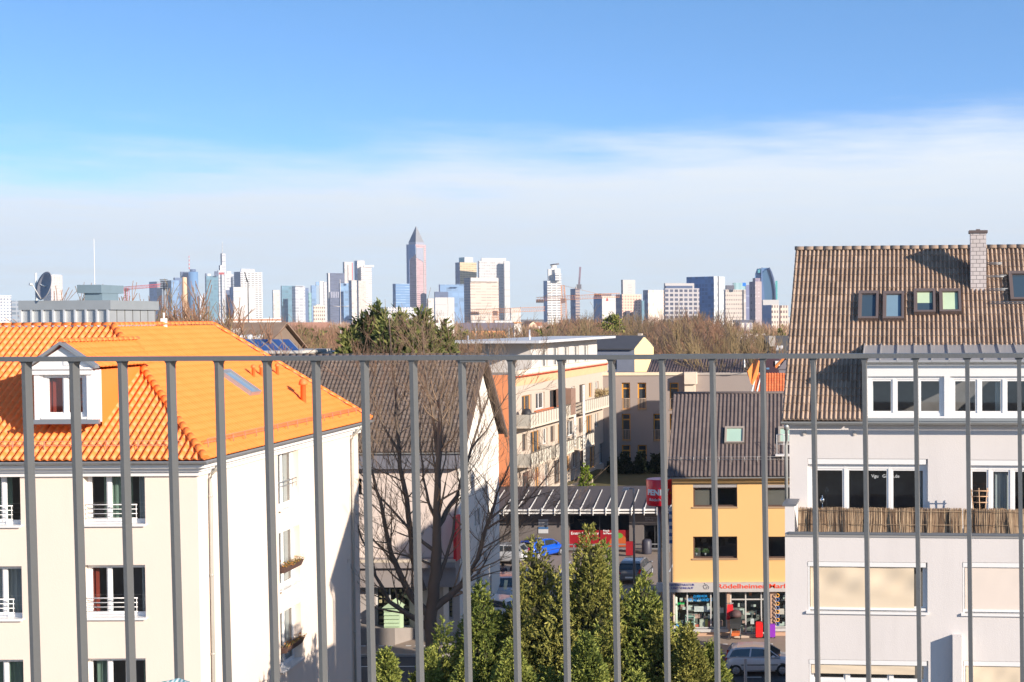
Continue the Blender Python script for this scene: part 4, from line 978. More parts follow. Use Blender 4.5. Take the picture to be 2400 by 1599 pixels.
gutter('gutter', Ob+Vector((0, -.08, -.05)), Ob+Vector((21.4, -.08, -.05)), .08, gz, BH)
mb = MB(); mb.box(BX-21, BX+.2, BY-.5, BY+.02, zEb-.95, zEb-.12); mb.build('eave_box', plain('eave_grey', (.18, .18, .21), .6), BH)
snowguard(Ob, Ob+Vector((21, 0, 0)), Vb.normalized(), plain('guard_dark', (.16, .14, .13), .6, .3), BH, .75, .2, .16, 1.2)
mb = MB(); mb.box(BX-21, BX+.05, BY-1.2, BY, zsh-.12, zsh+.28); mb.box(BX-21, BX+.02, BY-.9, BY, zsh-1.25, zsh-.12); mb.build('canopy', plain('canopy_taupe', (.30, .265, .255), .8, var=.1), BH)
mb = MB(); mb.box(BX-21, BX+.06, BY-1.22, BY-1.0, zsh+.20, zsh+.34); mb.build('canopy_edge', plain('canopy_cream', (.62, .53, .42), .8, var=.2, scale=2), BH)
yel = plain('yellow_goods', (.62, .50, .28), .7, var=.5, scale=7)  # yellowish goods, tone varied at random
for i, op in enumerate(sops):
    wn = window(FBt, op, BH, frw, bright, rev=.12, cols=(1, 1.6)[:1 if i != 1 else 2], fw=.07, sash=0, name='shop_window')
    mb = MB()
    for r in range(7): 
        a = op[0]+.1
        while a < op[1]-.2:
            wd_ = rng.uniform(.1, .3); z = op[2]+.1+r*(op[3]-op[2]-.3)/7; mb.fbox(FBt, a, min(a+wd_, op[1]-.05), z, z+rng.uniform(.08, .2), -.4, -.3); a += wd_+rng.uniform(.05, .3)
    o = mb.build('window_goods', yel, wn); o['kind'] = 'stuff'
# pilaster strips, red panel sign on the gable corner
mb = MB(); mb.fbox(FBt, -.9, -.6, 0, zsh-1.2, 0, .1); mb.build('pilaster', plain('pilaster_white', (.75, .70, .65), .7), BH)
zr1 = FG.px(1070, 1208)[1]; zr2 = FG.px(1070, 1312)[1]
mb = MB(); mb.box(BX-.05, BX+.13, BY-1.1, BY-.15, zr2, zr1); tag(mb.build('banner_sign', plain('banner_red', (.72, .02, .03), .5)), 'tall red panel sign projecting at the corner of the white gable', 'sign')
# green garden-house front display in front of the shop
GHs = thing('kiosk', 'small pale green boarded kiosk with a pointed roof in front of the shop', 'kiosk', at(918, 1467, 76)); mb = MB()
kx0, kx1 = at(900, 1400, 76).x, at(938, 1400, 76).x; kz0, kz1, kz2 = .12, at(900, 1424, 76).z, at(920, 1408, 76).z
nsl = 9
for k in range(nsl): z = kz0+(kz1-kz0)*k/nsl; mb.hexa([(kx0, 75.9, z), (kx1, 75.9, z), (kx1, 76.6, z), (kx0, 76.6, z), (kx0, 76.0, z+(kz1-kz0)/nsl), (kx1, 76.0, z+(kz1-kz0)/nsl), (kx1, 76.6, z+(kz1-kz0)/nsl), (kx0, 76.6, z+(kz1-kz0)/nsl)])
mb.build('boards', plain('kiosk_green', (.42, .55, .36), .7), GHs)
mb = MB(); kxm = (kx0+kx1)/2; mb.prism([(kx0-.08, 75.8, kz1), (kx1+.08, 75.8, kz1), (kxm, 75.8, kz2)], (0, .9, 0)); mb.build('gable_roof', plain('kiosk_green', (.42, .55, .36), .7), GHs)
mb = MB(); p0, p1 = at(790, 1470, 75.2), at(955, 1470, 75.2); mb.hexa([(p0.x, 75.2, .12), (p1.x-.7, 75.2, .12), (p1.x, 76.6, .12), (p0.x, 76.6, .12), (p0.x, 75.2, 1.05), (p1.x-.7, 75.2, 1.05), (p1.x, 76.6, .75), (p0.x, 76.6, 1.05)])
tag(mb.build('ramp_wall', plain('ramp_grey', (.26, .23, .21), .85)), 'low grey wall of the ramp in front of the dark-roofed shop', 'wall')

# ------------------------------------------------------------ supermarket
stx = plain('store_dark', (.155, .135, .13), .8, var=.12); strp = plain('batten_white', (.75, .73, .7), .5)
SM = thing('supermarket', 'low dark supermarket with red window panels under a sloping battened canopy', 'supermarket', (-16, 108, 0))
SF = Fr(-27.0, 106.4, 0)
doorp = SF.rect(1508, 1228, 1560, 1302); swin = SF.rect(1333, 1208, 1475, 1283); doorp = (doorp[0], doorp[1], .05, doorp[3]-.1)
wl = SF.px(1180, 1250)[0]
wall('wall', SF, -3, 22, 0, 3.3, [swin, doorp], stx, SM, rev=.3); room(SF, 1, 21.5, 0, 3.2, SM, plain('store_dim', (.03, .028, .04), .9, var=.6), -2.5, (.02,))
mb = MB(); mb.face([SF.P(22, 0), SF.P(22, 3.3), SF.P(22, 4.3, -6), SF.P(22, 0, -6)][::-1]); mb.face([SF.P(-3, 0), SF.P(-3, 3.3), SF.P(-3, 4.3, -6), SF.P(-3, 0, -6)]); mb.build('wall', stx, SM)
zf = at(1400, 1197, 104.6).z; zb2 = at(1400, 1141, 110.6).z
PA, PB = Vector((-28.5, 104.6, zf)), Vector((-5.6, 104.6, zf)); PC = Vector((-5.6, 110.6, zb2)); PD = Vector((-28.5, 110.6, zb2)); mb = MB(); mb.prism([PA, PB, PC, PD], (0, 0, .06)); mb.build('canopy_roof', plain('canopy_dark', (.085, .075, .08), .7, var=.12), SM)
mb = MB(); mb.box(-28.5, -5.6, 104.5, 104.62, zf-.22, zf-.12); mb.box(-28.5, -5.6, 104.5, 104.62, zf-.02, zf+.12); mb.build('canopy_edge', strp, SM)
for k in range(15):
    x = -26.4+k*1.02*1.0; x = at(1150+k*30, 1190, 104.5).x
    if x > -6: break
    mb = MB(); s_ = .022; t0, t1 = .0, .82
    p = PA.lerp(PD, t0); q = PA.lerp(PD, t1); mb.hexa([(x-s_, p.y, p.z+.06), (x+s_, p.y, p.z+.06), (x+s_, q.y, q.z+.06), (x-s_, q.y, q.z+.06), (x-s_, p.y, p.z+.15), (x+s_, p.y, p.z+.15), (x+s_, q.y, q.z+.12), (x-s_, q.y, q.z+.12)])
    mb.box(x-s_, x+s_, 104.4, 104.5, zf-.35, zf+.25); mb.build('batten', strp, SM)
sred = plain('panel_red', (.30, .008, .015), .5)
for a0, a1, v0 in ((swin[0], SF.px(1403, 1260)[0], 1244), (SF.px(1406, 1260)[0], swin[1], 1244)):
    mb = MB(); mb.fbox(SF, a0, a1, swin[2], SF.px(1400, v0)[1], -.26, -.2); mb.build('window_panel', sred, SM)
wn = window(SF, (swin[0], swin[1], swin[2], swin[3]), SM, plain('dark_frame', (.04, .04, .045), .5), bright, rev=.26, cols=(1, 1), fw=.06, sash=0)
a, z = SF.px(1337, 1254); text('lettering', 'Erstmal zu Penny', .3, wh2, SF.P(a, z, -.18), (1, 0, 0), (0, 0, 1), SM, bold=.008, width=SF.px(1402, 1254)[0]-a)
a, z = SF.px(1413, 1247); text('lettering', 'Frisch\nist Penny', .2, wh2, SF.P(a, z, -.18), (1, 0, 0), (0, 0, 1), SM, bold=.02)
a, z = SF.px(1379, 1281); text('lettering', 'PENNY.', .18, wh2, SF.P(a, z, -.18), (1, 0, 0), (0, 0, 1), SM, bold=.03)
a, z = SF.px(1512, 1220); text('lettering', 'Besser kaufen\nmit Penny', .16, plain('letter_grey', (.45, .45, .47), .6), SF.P(a, SF.px(1512, 1215)[1], .02), (1, 0, 0), (0, 0, 1), SM)
a, z = SF.px(1449, 1282); mb = MB(); c = SF.P(a, z, -.19); mb.face([c+Vector((math.cos(t*math.pi/16)*.78, 0, math.sin(t*math.pi/16)*1.0)) for t in range(17)]); mb.build('fruit_picture', plain('fruit_orange', (.48, .10, .02), .6), SM)
mb = MB(); mb.face([c+Vector((math.cos(t*math.pi/8)*.3+.05, -.01, .85+math.sin(t*math.pi/8)*.22)) for t in range(16)]); mb.build('leaf_picture', plain('leaf_green', (.12, .3, .04), .6), SM)
window(SF, doorp, SM, plain('dark_frame', (.04, .04, .045), .5), bright, rev=.26, cols=(1, 1), fw=.07, sash=0, name='entrance_door')
for j, (v0, v1) in enumerate(((1217, 1223), (1224.5, 1231), (1235, 1240), (1240.5, 1250))):
    a0, z1 = SF.px(1262, v0); a1, z0 = SF.px(1285, v1); mb = MB(); mb.fbox(SF, a0, a1, z0, z1, .02, .05)
    mb.build('wall_sign', [plain('wsign_white', (.55, .56, .58), .5), plain('wsign_blue', (.06, .15, .33), .5)][j == 2], SM)
mb = MB(); mb.box(-26, -9.7, 105.2, 105.3, .25, .33); mb.box(-26, -9.7, 105.2, 105.3, .6, .68)
for k in range(12): mb.box(-26+k*1.48, -25.94+k*1.48, 105.2, 105.3, 0, .68)
tag(mb.build('trolley_rail', zinc), 'low double metal guard rail in front of the supermarket windows', 'rail')
mb = MB(); p = at(1478, 1300, 103.5); mb.box(p.x-.35, p.x+.35, 103.4, 103.6, .1, 1.15); o = mb.build('litter_stand', sred); tag(o, 'red advertising stand beside the street lamp at the supermarket', 'sign')
p = at(1514, 1298, 104); mb = MB(); mb.lathe((p.x, 104.6, .0), [(.36, 0), (.38, .1), (.38, .95), (.3, 1.1), (.1, 1.16)], 16); tag(mb.build('waste_bin', plain('bin_dark', (.05, .05, .07), .5)), 'rounded dark bin beside the supermarket entrance', 'bin')
# garden strip behind the canopy
mb = MB(); mb.box(-24, -6, 112, 140, -.5, 2.6); o = mb.build('lawn', plain('winter_lawn', (.10, .085, .03), .95, var=.3, scale=1)); o['kind'] = 'structure'
mb = MB(); mb.prism([at(1330, 1139, 113.5), at(1388, 1139, 113.2), at(1388, 1124, 113.6), at(1350, 1132, 114)], (0, .5, 0)); tag(mb.build('planter_wall', plain('planter_buff', (.55, .45, .33), .85)), 'buff angled planter wall behind the supermarket canopy', 'wall')

# ------------------------------------------------------------ apartment block with balconies and orange end wall
orr = plain('orange_render', (.74, .27, .12), .9, var=.04, scale=.3); conc = plain('balcony_grey', (.55, .50, .42), .85, var=.06, scale=1, stain=.15); crw = plain('cream_wall', (.50, .42, .35), .9, var=.05)
OB = thing('balcony_block', 'long apartment block with glazed balcony front, orange end wall and flat penthouse', 'apartment building', (-20, 125, 0))
OX0, OYF, OYE = -23.2, 112.5, 145.0; cr0 = Vector((OX0, OYF, 0)); cr1 = Vector((-19.8, OYE, 0)); yawO = math.degrees(math.atan2(cr1.y-cr0.y, cr1.x-cr0.x)); FO = Fr(OX0, OYF, yawO); LO = (cr1-cr0).length
FOe = Fr(OX0, OYF, 0); zTo = at(1160, 879, OYF).z; SO = 3.25
wall('end_wall', FOe, -2.9, 0, 0, zTo, [], orr, OB)
mb = MB(); mb.face([(OX0-2.9, OYF, 0), (OX0-2.9, OYF, zTo), (OX0-2.9, OYE, zTo), (OX0-2.9, OYE, 0)]); mb.build('wall', plain('taupe_wall', (.30, .25, .22), .9), OB)
fl = [zTo-1.0-SO*k for k in (1, 2, 3)]; oops = []
rr = random.Random(5)
for k, z in enumerate(fl):
    a = 2.5
    while a < LO-3: w_ = rr.choice((1.4, 2.2, 2.8)); oops.append((a, a+w_, z+.15 if rr.random() < .7 else z+.9, z+2.35)); a += w_+rr.uniform(.9, 1.8)
wall('facade', FO, 0, LO, 0, zTo-1.0, oops, crw, OB, rev=.2)
wall('upper_band', FO, 0, LO, zTo-1.0, zTo, [], plain('peach_render', (.80, .42, .24), .9), OB, d=.02)
ofr = plain('orange_frame', (.65, .30, .06), .5); dimp = plain('dim_pane', (.05, .06, .07), .1)
for i, op in enumerate(oops): window(FO, op, OB, [ofr, white, brownfr][i % 3], dimp, rev=.18, cols=(1, 1), fw=.09, sash=0)
mb = MB(); mb.fbox(FO, -.05, LO, zTo+.0, zTo+.35, -.1, .55); mb.fbox(FO, -.05, LO, zTo-.10, zTo, -.1, .4); mb.build('cornice', plain('cornice_cream', (.80, .68, .55), .8), OB)
mb = MB(); mb.fbox(FO, -.05, LO, zTo-.22, zTo-.10, 0, .38); mb.build('trim', plain('trim_red', (.45, .06, .02), .7), OB)
for k, z in enumerate(fl[:2]):
    rng_ = [(0, 14.0), (16.5, LO-3)] if k == 0 else [(0, 6.2), (7.5, 13.5), (15, 21)]
    for a0, a1 in rng_:
        b = MB(); b.fbox(FO, a0, a1, z-.18, z, 0, 1.5); bo = b.build('balcony', plain('slab_cream', (.7, .6, .48), .8), OB)
        b = MB(); b.fbox(FO, a0, a1, z, z+.95, 1.42, 1.47); b.fbox(FO, a0, a0+.05, z, z+.95, .05, 1.42); b.build('balcony_panel', conc, bo)
        b = MB(); b.tube([FO.P(a0, z+1.05, 1.47), FO.P(a1, z+1.05, 1.47)], .03, 5); n = int((a1-a0)/.75)
        for j in range(n+1): b.fbox(FO, a0+(a1-a0)*j/n-.02, a0+(a1-a0)*j/n+.02, z-.1, z+1.05, 1.47, 1.5)
        b.build('balcony_rail', plain('rail_dark', (.17, .15, .13), .6), bo)
b = MB(); b.fbox(FO, 12.6, 14.2, fl[0], fl[0]+2.4, .1, 1.5); b.build('divider_screen', plain('divider_brown', (.26, .16, .12), .8), OB)
# penthouse with thin projecting roof
b = MB(); zp = zTo+.35; za = at(1250, 803, 118).z
FP = Fr(OX0+.6, 117.5, yawO); wall('penthouse_wall', FP, 0, 23, zTo, za, [(3.2+k*3.6, 5.0+k*3.6, zTo+.3, za-.6) for k in range(5)], plain('pent_grey', (.55, .52, .50), .85), OB); wall('penthouse_wall', Fr(OX0+.6, 117.5, 0), -4.2, 0, zTo, za, [], plain('pent_grey', (.55, .52, .50), .85), OB)
for k in range(5): window(FP, (3.2+k*3.6, 5.0+k*3.6, zTo+.3, za-.6), OB, white, dimp, cols=(1, 1), fw=.08, sash=0)
b = MB(); b.hexa([FP.P(a, z, d) for z in (za, za+.22) for a, d in ((-3, 1.6), (24.5, 1.6), (24.5, -5), (-3, -7))]); b.build('flat_roof', plain('flat_roof_white', (.58, .58, .6), .6), OB)
b = MB(); b.box(at(1030, 820, 116).x, at(1062, 820, 116).x, 116, 118, za-1.2, at(1040, 807, 116).z); b.build('roof_box', plain('roofbox_grey', (.28, .27, .28), .7), OB)
for u, v in ((1097, 787), (1241, 773)):
    p = at(u, v, 118.5); b = MB(); b.tube([(p.x, p.y, za-.6), p], .07, 6); b.build('flue', plain('flue_steel', (.75, .75, .78), .35, .5), OB)
mb = MB(); mb.face([(OX0-2.9, OYF, zTo-.02), (OX0, OYF, zTo-.02), (cr1.x, OYE, zTo-.02), (cr1.x-12, OYE, zTo-.02)]); mb.build('roof_deck', plain('deck_grey', (.3, .28, .27), .9), OB)
# roof ladder on the facade
lm = plain('ladder_white', (.78, .76, .72), .5)
for a_, d_, z0_l, z1_l in ((15.9, 1.75, 3.2, fl[0]+2.6), (14.7, 1.2, 6.2, 9.8)):
    mb = MB(); mb.tube([FO.P(a_, z0_l, d_), FO.P(a_, z1_l, d_)], .05, 5); mb.tube([FO.P(a_+.5, z0_l, d_), FO.P(a_+.5, z1_l, d_)], .05, 5); z = z0_l
    while z < z1_l: mb.fbox(FO, a_, a_+.5, z, z+.1, d_-.05, d_+.05); z += .34
    mb.build('ladder', lm, OB)
# flower troughs, barbecue, wicker on the balconies
for i, (a0, a1, k, c_, lab) in enumerate(((2.0, 7.2, 0, (.55, .14, .04), 'long terracotta trough on the upper balcony rail of the block'), (9.0, 10.0, 0, (.35, .12, .06), 'short terracotta trough farther along the upper balcony rail'))):
    mb = MB(); mb.fbox(FO, a0, a1, fl[k]+.95, fl[k]+1.13, 1.2, 1.41); t = tag(mb.build('flower_trough', plain('terracotta', c_, .8)), lab, 'flower trough', 'troughs on the balcony rail')
mb = MB(); c = FO.P(.9, fl[0], .9); mb.lathe(c, [(.3, 0), (.42, .3), (.45, 1.0), (.3, 1.35), (.05, 1.42)], 12); tag(mb.build('covered_barbecue', plain('black_cover', (.03, .03, .035), .6)), 'black covered barbecue standing on the upper balcony', 'barbecue')

# ------------------------------------------------------------ taupe block with tall orange windows
taupe = plain('taupe_render', (.33, .275, .25), .9, var=.04, scale=.3)
TB = thing('taupe_block', 'taupe rendered block with tall narrow orange-framed windows', 'apartment building', (-8, 146, 0)); TY = 143.0; FT = Fr(at(1385, 880, TY).x, TY, 0)
zTt = FT.px(1500, 880)[1]; Wt = at(1840, 880, TY).x-FT.o.x+3
tops = [FT.rect(1457, 897, 1477, 960), FT.rect(1494, 897, 1515, 960), FT.rect(1569, 897, 1591, 960), FT.rect(1457, 970, 1478, 1033), FT.rect(1531, 970, 1552, 1033), FT.rect(1569, 970, 1591, 1033), FT.rect(1457, 1043, 1478, 1105), FT.rect(1494, 1043, 1516, 1105)]
wall('wall', FT, 0, Wt, 0, zTt, tops, taupe, TB, rev=.25)
mb = MB(); mb.face([FT.P(0, 0), FT.P(0, zTt), FT.P(0, zTt, -12), FT.P(0, 0, -12)]); mb.face([FT.P(Wt, 0), FT.P(Wt, zTt), FT.P(Wt, zTt, -12), FT.P(Wt, 0, -12)][::-1]); mb.build('wall', taupe, TB)
for op in tops:
    wn = window(FT, op, TB, plain('window_orange', (.70, .32, .04), .5), dimp, rev=.25, cols=(1,), trans=.78, fw=.13, sash=0, sill=.06, sillmat=plain('sill_tan', (.42, .28, .17), .7))
    b = MB(); b.tube([FT.P(op[0], op[2]+1.15, -.05), FT.P(op[1], op[2]+1.15, -.05)], .03, 4)
    for j in range(6): a = op[0]+(op[1]-op[0])*(j+.5)/6; b.fbox(FT, a-.02, a+.02, op[2], op[2]+1.15, -.07, -.03)
    b.build('guard_rail', plain('guard_beige', (.55, .42, .32), .6), wn)
b = MB(); b.fbox(FT, .0, FT.px(1600, 880)[0], zTt, zTt+.32, -.2, .12); b.build('coping', plain('cap_cream', (.80, .66, .48), .7), TB)
b = MB(); b.fbox(FT, FT.px(1600, 880)[0], Wt, zTt+.02, zTt+.25, -.2, .1); b.build('coping', plain('cap_taupe', (.42, .37, .33), .7), TB)
b = MB(); a0 = FT.px(1606, 900)[0]; a1 = FT.px(1630, 900)[0]; b.fbox(FT, a0, a1, 0, zTt-.9, 0, .9); b.fbox(FT, a0, a1+.2, zTt-.9, zTt+.35, 0, 1.2); b.build('stair_shaft', plain('shaft_cream', (.75, .63, .50), .8), TB)
# its low dark roof behind the parapet
rt = tilemat('aubergine_tile', (.10, .075, .075), (.14, .10, .10), .7, dirt=.2)
O_ = FT.P(FT.px(1510, 880)[0], zTt+.15, -2.0); tiles('roof', O_, (1, 0, 0), Vector((0, 4.2, 1.0)).normalized(), Wt-6, 5.6, .30, .9, .07, .01, rt, TB, [], K=4, shape='rib')
b = MB(); b.face([O_, O_+Vector((Wt-6, 0, 0)), O_+Vector((Wt-6, 6, 1.2)), O_+Vector((0, 6, 1.2))]); b.face([FT.P(0, zTt-.1), FT.P(Wt, zTt-.1), FT.P(Wt, zTt-.1, -12), FT.P(0, zTt-.1, -12)]); b.build('roof', plain('roof_mauve', (.15, .11, .10), .8), TB)
p = at(1745, 868, 147); b = MB(); b.tube([p-Vector((0, 0, 1)), p+Vector((0, 0, 1.4))], .09, 6); b.build('flue', white, TB)
# ------------------------------------------------------------ the skyline, kilometres away
def boxg(u0, um, u1, Y, th):
    up = [(u-CX)/FPX for u in (u0, um, u1)]; y = Y; x = up[1]*y; phi = math.atan(up[1]); t = R(th)-phi
    er = Vector((math.cos(t), math.sin(t), 0)); el = Vector((-math.sin(t), math.cos(t), 0)); c = Vector((x, y, 0))
    a = (up[2]*y-x)/(er.x-up[2]*er.y); s = (x-up[0]*y)/(-el.x+up[0]*el.y) if um-u0 > .6 else a*.7
    return c, er, el, a, s
def boxm(g, z0, z1, mats, name, parent):
    c, er, el, a, s = g; mb = MB(); Z = lambda z: Vector((0, 0, z))
    def q(p, e, l, rev=False):
        P4 = [p+Z(z0), p+e*l+Z(z0), p+e*l+Z(z1), p+Z(z1)]; UV = [(0, z0), (l, z0), (l, z1), (0, z1)]
        if rev: P4.reverse(); UV.reverse()
        mb.face(P4, UV)
    mb.mi = 0; q(c, er, a); q(c+er*a, el, s); mb.mi = 1 % len(mats); q(c, el, s, True); q(c+el*s, er, a, True)  # left and back faces, their shade often put into the second material's colour
    mb.mi = 0; p = [c, c+er*a, c+er*a+el*s, c+el*s]; mb.face([k+Z(z1) for k in p], [(0, 0)]*4)
    return mb.build(name, mats, parent)
def tower(nm, label, u0, um, u1, vt, Y, mats, caps_=(), th=24, cat='tower', z0=0.0):
    c = at(um, vt, Y); g = boxg(u0, um, u1, Y, th); t = thing(nm, label, cat, (c.x, Y, z0))
    boxm(g, z0, c.z, mats, 'shaft', t)
    for (a0, am, a1, av, dy, ms, cn) in caps_:
        cc = at(am, av, Y+dy); boxm(boxg(a0, am, a1, Y+dy, th), c.z if av < vt else z0, cc.z, ms, cn, t)
    return t
fc = facade
M_ = dict(
 creamgrid=fc('creamgrid', (0.628, 0.562, 0.523), (0.376, 0.335, 0.359), 3, 3, .55, .55), whitegrid=fc('whitegrid', (0.635, 0.609, 0.596), (0.228, 0.269, 0.359), 3.4, 3.4, .6, .55),
 greyblue=fc('greyblue', (0.263, 0.296, 0.345), (0.177, 0.226, 0.292), 6, 5, .8, .6, wr=.25), navy=fc('navy', (0.075, 0.110, 0.203), (0.068, 0.099, 0.190), 9, 8, .7, .6, wr=.3),
 blueglass=fc('blueglass', (0.146, 0.276, 0.460), (0.108, 0.223, 0.396), 10, 8, .8, .7, wr=.45), tealglass=fc('tealglass', (0.085, 0.215, 0.291), (0.063, 0.170, 0.254), 9, 9, .8, .7, wr=.45),
 paleteal=fc('paleteal', (0.225, 0.389, 0.402), (0.169, 0.326, 0.346), 5, 9, .6, .6), silver=fc('silver', (0.524, 0.532, 0.565), (0.426, 0.442, 0.492), 10, 7, .8, .45),
 beige=fc('beige', (0.581, 0.529, 0.490), (0.647, 0.581, 0.532), 9, 8, .5, .4), beigegrid=fc('beigegrid', (0.563, 0.497, 0.452), (0.538, 0.472, 0.440), 3.2, 3.6, .6, .5), white=fc('whiteface', (0.574, 0.556, 0.539), (0.518, 0.507, 0.495), 30, 12, .5, .1),
 whiteh=fc('whiteh', (0.666, 0.640, 0.614), (0.490, 0.425, 0.425), 9, 5, .5, .38, kind='h'), dash=fc('dash', (0.653, 0.640, 0.620), (0.146, 0.137, 0.162), 8.2, 4.2, .72, .42),
 dashshade=fc('dashshade', (0.082, 0.139, 0.254), (0.178, 0.260, 0.407), 5, 4.2, .4, .5), navyh=fc('navyh', (0.074, 0.094, 0.172), (0.057, 0.074, 0.139), 5, 4.4, .5, .5, kind='h', wr=.3),
 navyv=fc('navyv', (0.365, 0.365, 0.430), (0.083, 0.099, 0.173), 4, 4, .55, .5, kind='v'), pinkh=fc('pinkh', (0.527, 0.371, 0.371), (0.322, 0.215, 0.248), 9, 3.8, .8, .42, kind='h', wr=.3),
 pinkglass=fc('pinkglass', (0.398, 0.365, 0.398), (0.262, 0.279, 0.344), 9, 8.5, .7, .6, wr=.25), navyshade=fc('navyshade', (0.084, 0.134, 0.257), (0.105, 0.178, 0.339), 9, 8.5, .5, .5),
 goldh=fc('goldh', (0.588, 0.456, 0.276), (0.412, 0.313, 0.190), 6, 4, .85, .45), tower_beigeh=fc('beigeh', (0.617, 0.506, 0.421), (0.483, 0.393, 0.344), 9, 4.6, .93, .36), whitedots=fc('whitedots', (0.567, 0.544, 0.528), (0.424, 0.410, 0.424), 3.2, 5.4, .6, .45),
 blueh=fc('blueh', (0.110, 0.228, 0.435), (0.271, 0.398, 0.566), 9, 4.6, .5, .25, kind='h'), skyb=fc('skyb', (0.156, 0.281, 0.475), (0.122, 0.238, 0.423), 12, 10, .8, .7, wr=.45),
 resid=fc('resid', (0.589, 0.577, 0.566), (0.193, 0.200, 0.229), 9, 4.2, .8, .42), peachgrid=fc('peachgrid', (0.800, 0.513, 0.398), (0.335, 0.203, 0.187), 3.0, 3.0, .42, .45),
 concgrid=fc('concgrid', (0.515, 0.482, 0.482), (0.100, 0.108, 0.157), 4.6, 4.2, .68, .6), creamwin=fc('creamwin', (0.639, 0.560, 0.488), (0.304, 0.239, 0.222), 1.7, 4.2, .5, .35), purple=fc('purple', (0.214, 0.173, 0.238), (0.156, 0.132, 0.197), 7, 8, .5, .4),
 mauve=fc('mauve', (0.352, 0.286, 0.302), (0.494, 0.445, 0.461), 4, 4, .3, .3), ssilver=fc('ssilver', (0.582, 0.599, 0.599), (0.491, 0.540, 0.589), 5, 5.5, .6, .5), scaff=fc('scaff', (0.379, 0.289, 0.248), (0.156, 0.139, 0.180), 8, 4, .6, .6, kind='h'),
 teal2=fc('teal2', (0.129, 0.395, 0.459), (0.096, 0.320, 0.384), 12, 9, .8, .6), creamlow=fc('creamlow', (0.652, 0.560, 0.468), (0.208, 0.159, 0.159), 2.2, 4.2, .55, .5), brick=fc('brick', (0.404, 0.224, 0.167), (0.249, 0.150, 0.126), 4, 4, .5, .4),
 roofdark=plain('far_roof', (0.137, 0.137, 0.170), .8), redm=plain('far_red', (0.681, 0.115, 0.099), .6), orangem=plain('crane_orange', (0.724, 0.298, 0.118), .6), craneg=plain('crane_grey', (0.175, 0.167, 0.183), .6), palewhite=plain('far_white', (0.637, 0.624, 0.611), .6))
T = tower; m = M_
T('office_block', 'pale block with white roof frame at the far left edge of the skyline', -30, -28, 28, 694, 1500, [m['whitegrid'], m['navy']], [( -30, -28, 29, 692, 4, [m['palewhite']], 'roof_frame')], cat='building')
T('office_block', 'small grey block right of the far-left pale block', 27, 29, 46, 705, 1600, [m['greyblue'], m['navy']], cat='building')
T('grid_tower', 'cream tower with a fine window grid behind the satellite dish', 104, 122, 149, 645, 2600, [m['creamgrid'], m['creamgrid']], [(120, 124, 146, 644, 5, [m['palewhite']], 'roof_frame')])
T('glass_block', 'broad grey-blue glass block behind the floodlight mast', 352, 370, 405, 660, 3500, [m['greyblue'], m['blueglass']], cat='tower')
T('glass_block', 'teal glass block just right of the floodlight mast', 394, 404, 422, 657, 3450, [m['skyb'], m['tealglass']], cat='tower')
T('glass_tower', 'flat-topped dark blue tower stepping up to the round tower', 409, 412, 430, 651, 3600, [m['navyshade'], m['navy']])
T('glass_tower', 'navy slab joined to the left of the round blue tower', 425, 427, 444, 637, 3620, [m['navy'], m['navy']])
c = at(448, 637, 3600); r_ = 10.5*3600/FPX; t = thing('round_tower', 'round blue glass tower with a red and white mast', 'tower', (c.x, 3610, 0))
mb = MB(); mb.lathe((c.x, 3612, 0), [(r_, 0), (r_, c.z), (r_*.8, c.z)], 28); mb.build('shaft', m['blueglass'], t)
mb = MB(); mb.lathe((c.x-1, 3612, c.z), [(r_*.62, 0), (r_*.62, at(448, 631, 3600).z-c.z), (1, at(448, 631, 3600).z-c.z)], 20); mb.build('crown', m['navy'], t)
def mast(u, v0, v1, Y, parent, n=7, r=1.3, cols=None):
    a, b = at(u, v0, Y), at(u, v1, Y); seg = (a.z-b.z)/n; cols = cols or [m['redm'], m['palewhite']]
    for par in (0, 1):
        mb = MB()
        for k in range(par, n, 2): mb.tube([(b.x, Y, b.z+k*seg), (b.x, Y, b.z+(k+1)*seg)], r*(1-.4*k/n), 6)
        mb.build('mast', cols[par], parent)
mast(443.5, 600, 631, 3612, t)
T('grey_tower', 'small grey tower alone between the round tower and the teal tower', 465, 470, 480, 693, 3300, [m['silver'], m['navy']])
T('teal_tower', 'teal glass tower with notched top left of the tall masted tower', 483, 486, 514, 647, 3300, [m['tealglass'], m['navy']], [(483, 484, 487, 641, 3, [m['navy']], 'fin'), (488, 489, 497, 642, 3, [m['palewhite']], 'roof_plant'), (505, 506, 514, 636, 8, [m['navy']], 'roof_plant')])
t = T('masted_tower', 'silver stepped tower with the tallest thin mast, left of the dashed white block', 512, 515, 533, 634, 3400, [m['silver'], m['silver']], [(516, 519, 528, 622, 3, [m['palewhite'], m['navy']], 'step'), (520, 523.5, 532, 594, 6, [m['silver'], m['navy']], 'spire_block'), (529, 530, 533, 636, -8, [m['palewhite']], 'edge_fin')], th=20)
mast(521.5, 567, 594, 3406, t, 6, 1.0, [m['silver'], m['palewhite']])
mb = MB(); p = at(522, 641, 3380); mb.box(p.x-6, p.x+6, 3372, 3374, p.z-3, p.z+2); mb.build('sign', m['redm'], t)
T('grey_slab', 'pale grey slab right beside the masted tower', 531, 533, 550, 643, 3450, [m['silver'], m['greyblue']], [(547, 548, 555, 648, 4, [m['greyblue']], 'side_wing'), (533, 534, 545, 636, 4, [m['silver']], 'roof_plant')], cat='tower')
T('dashed_tower', 'white tower patterned with black window dashes and a grey roof box', 551, 566, 617, 637, 3000, [m['dash'], m['dashshade']], [(567, 568, 600, 630, 10, [m['silver'], m['navy']], 'roof_box')])
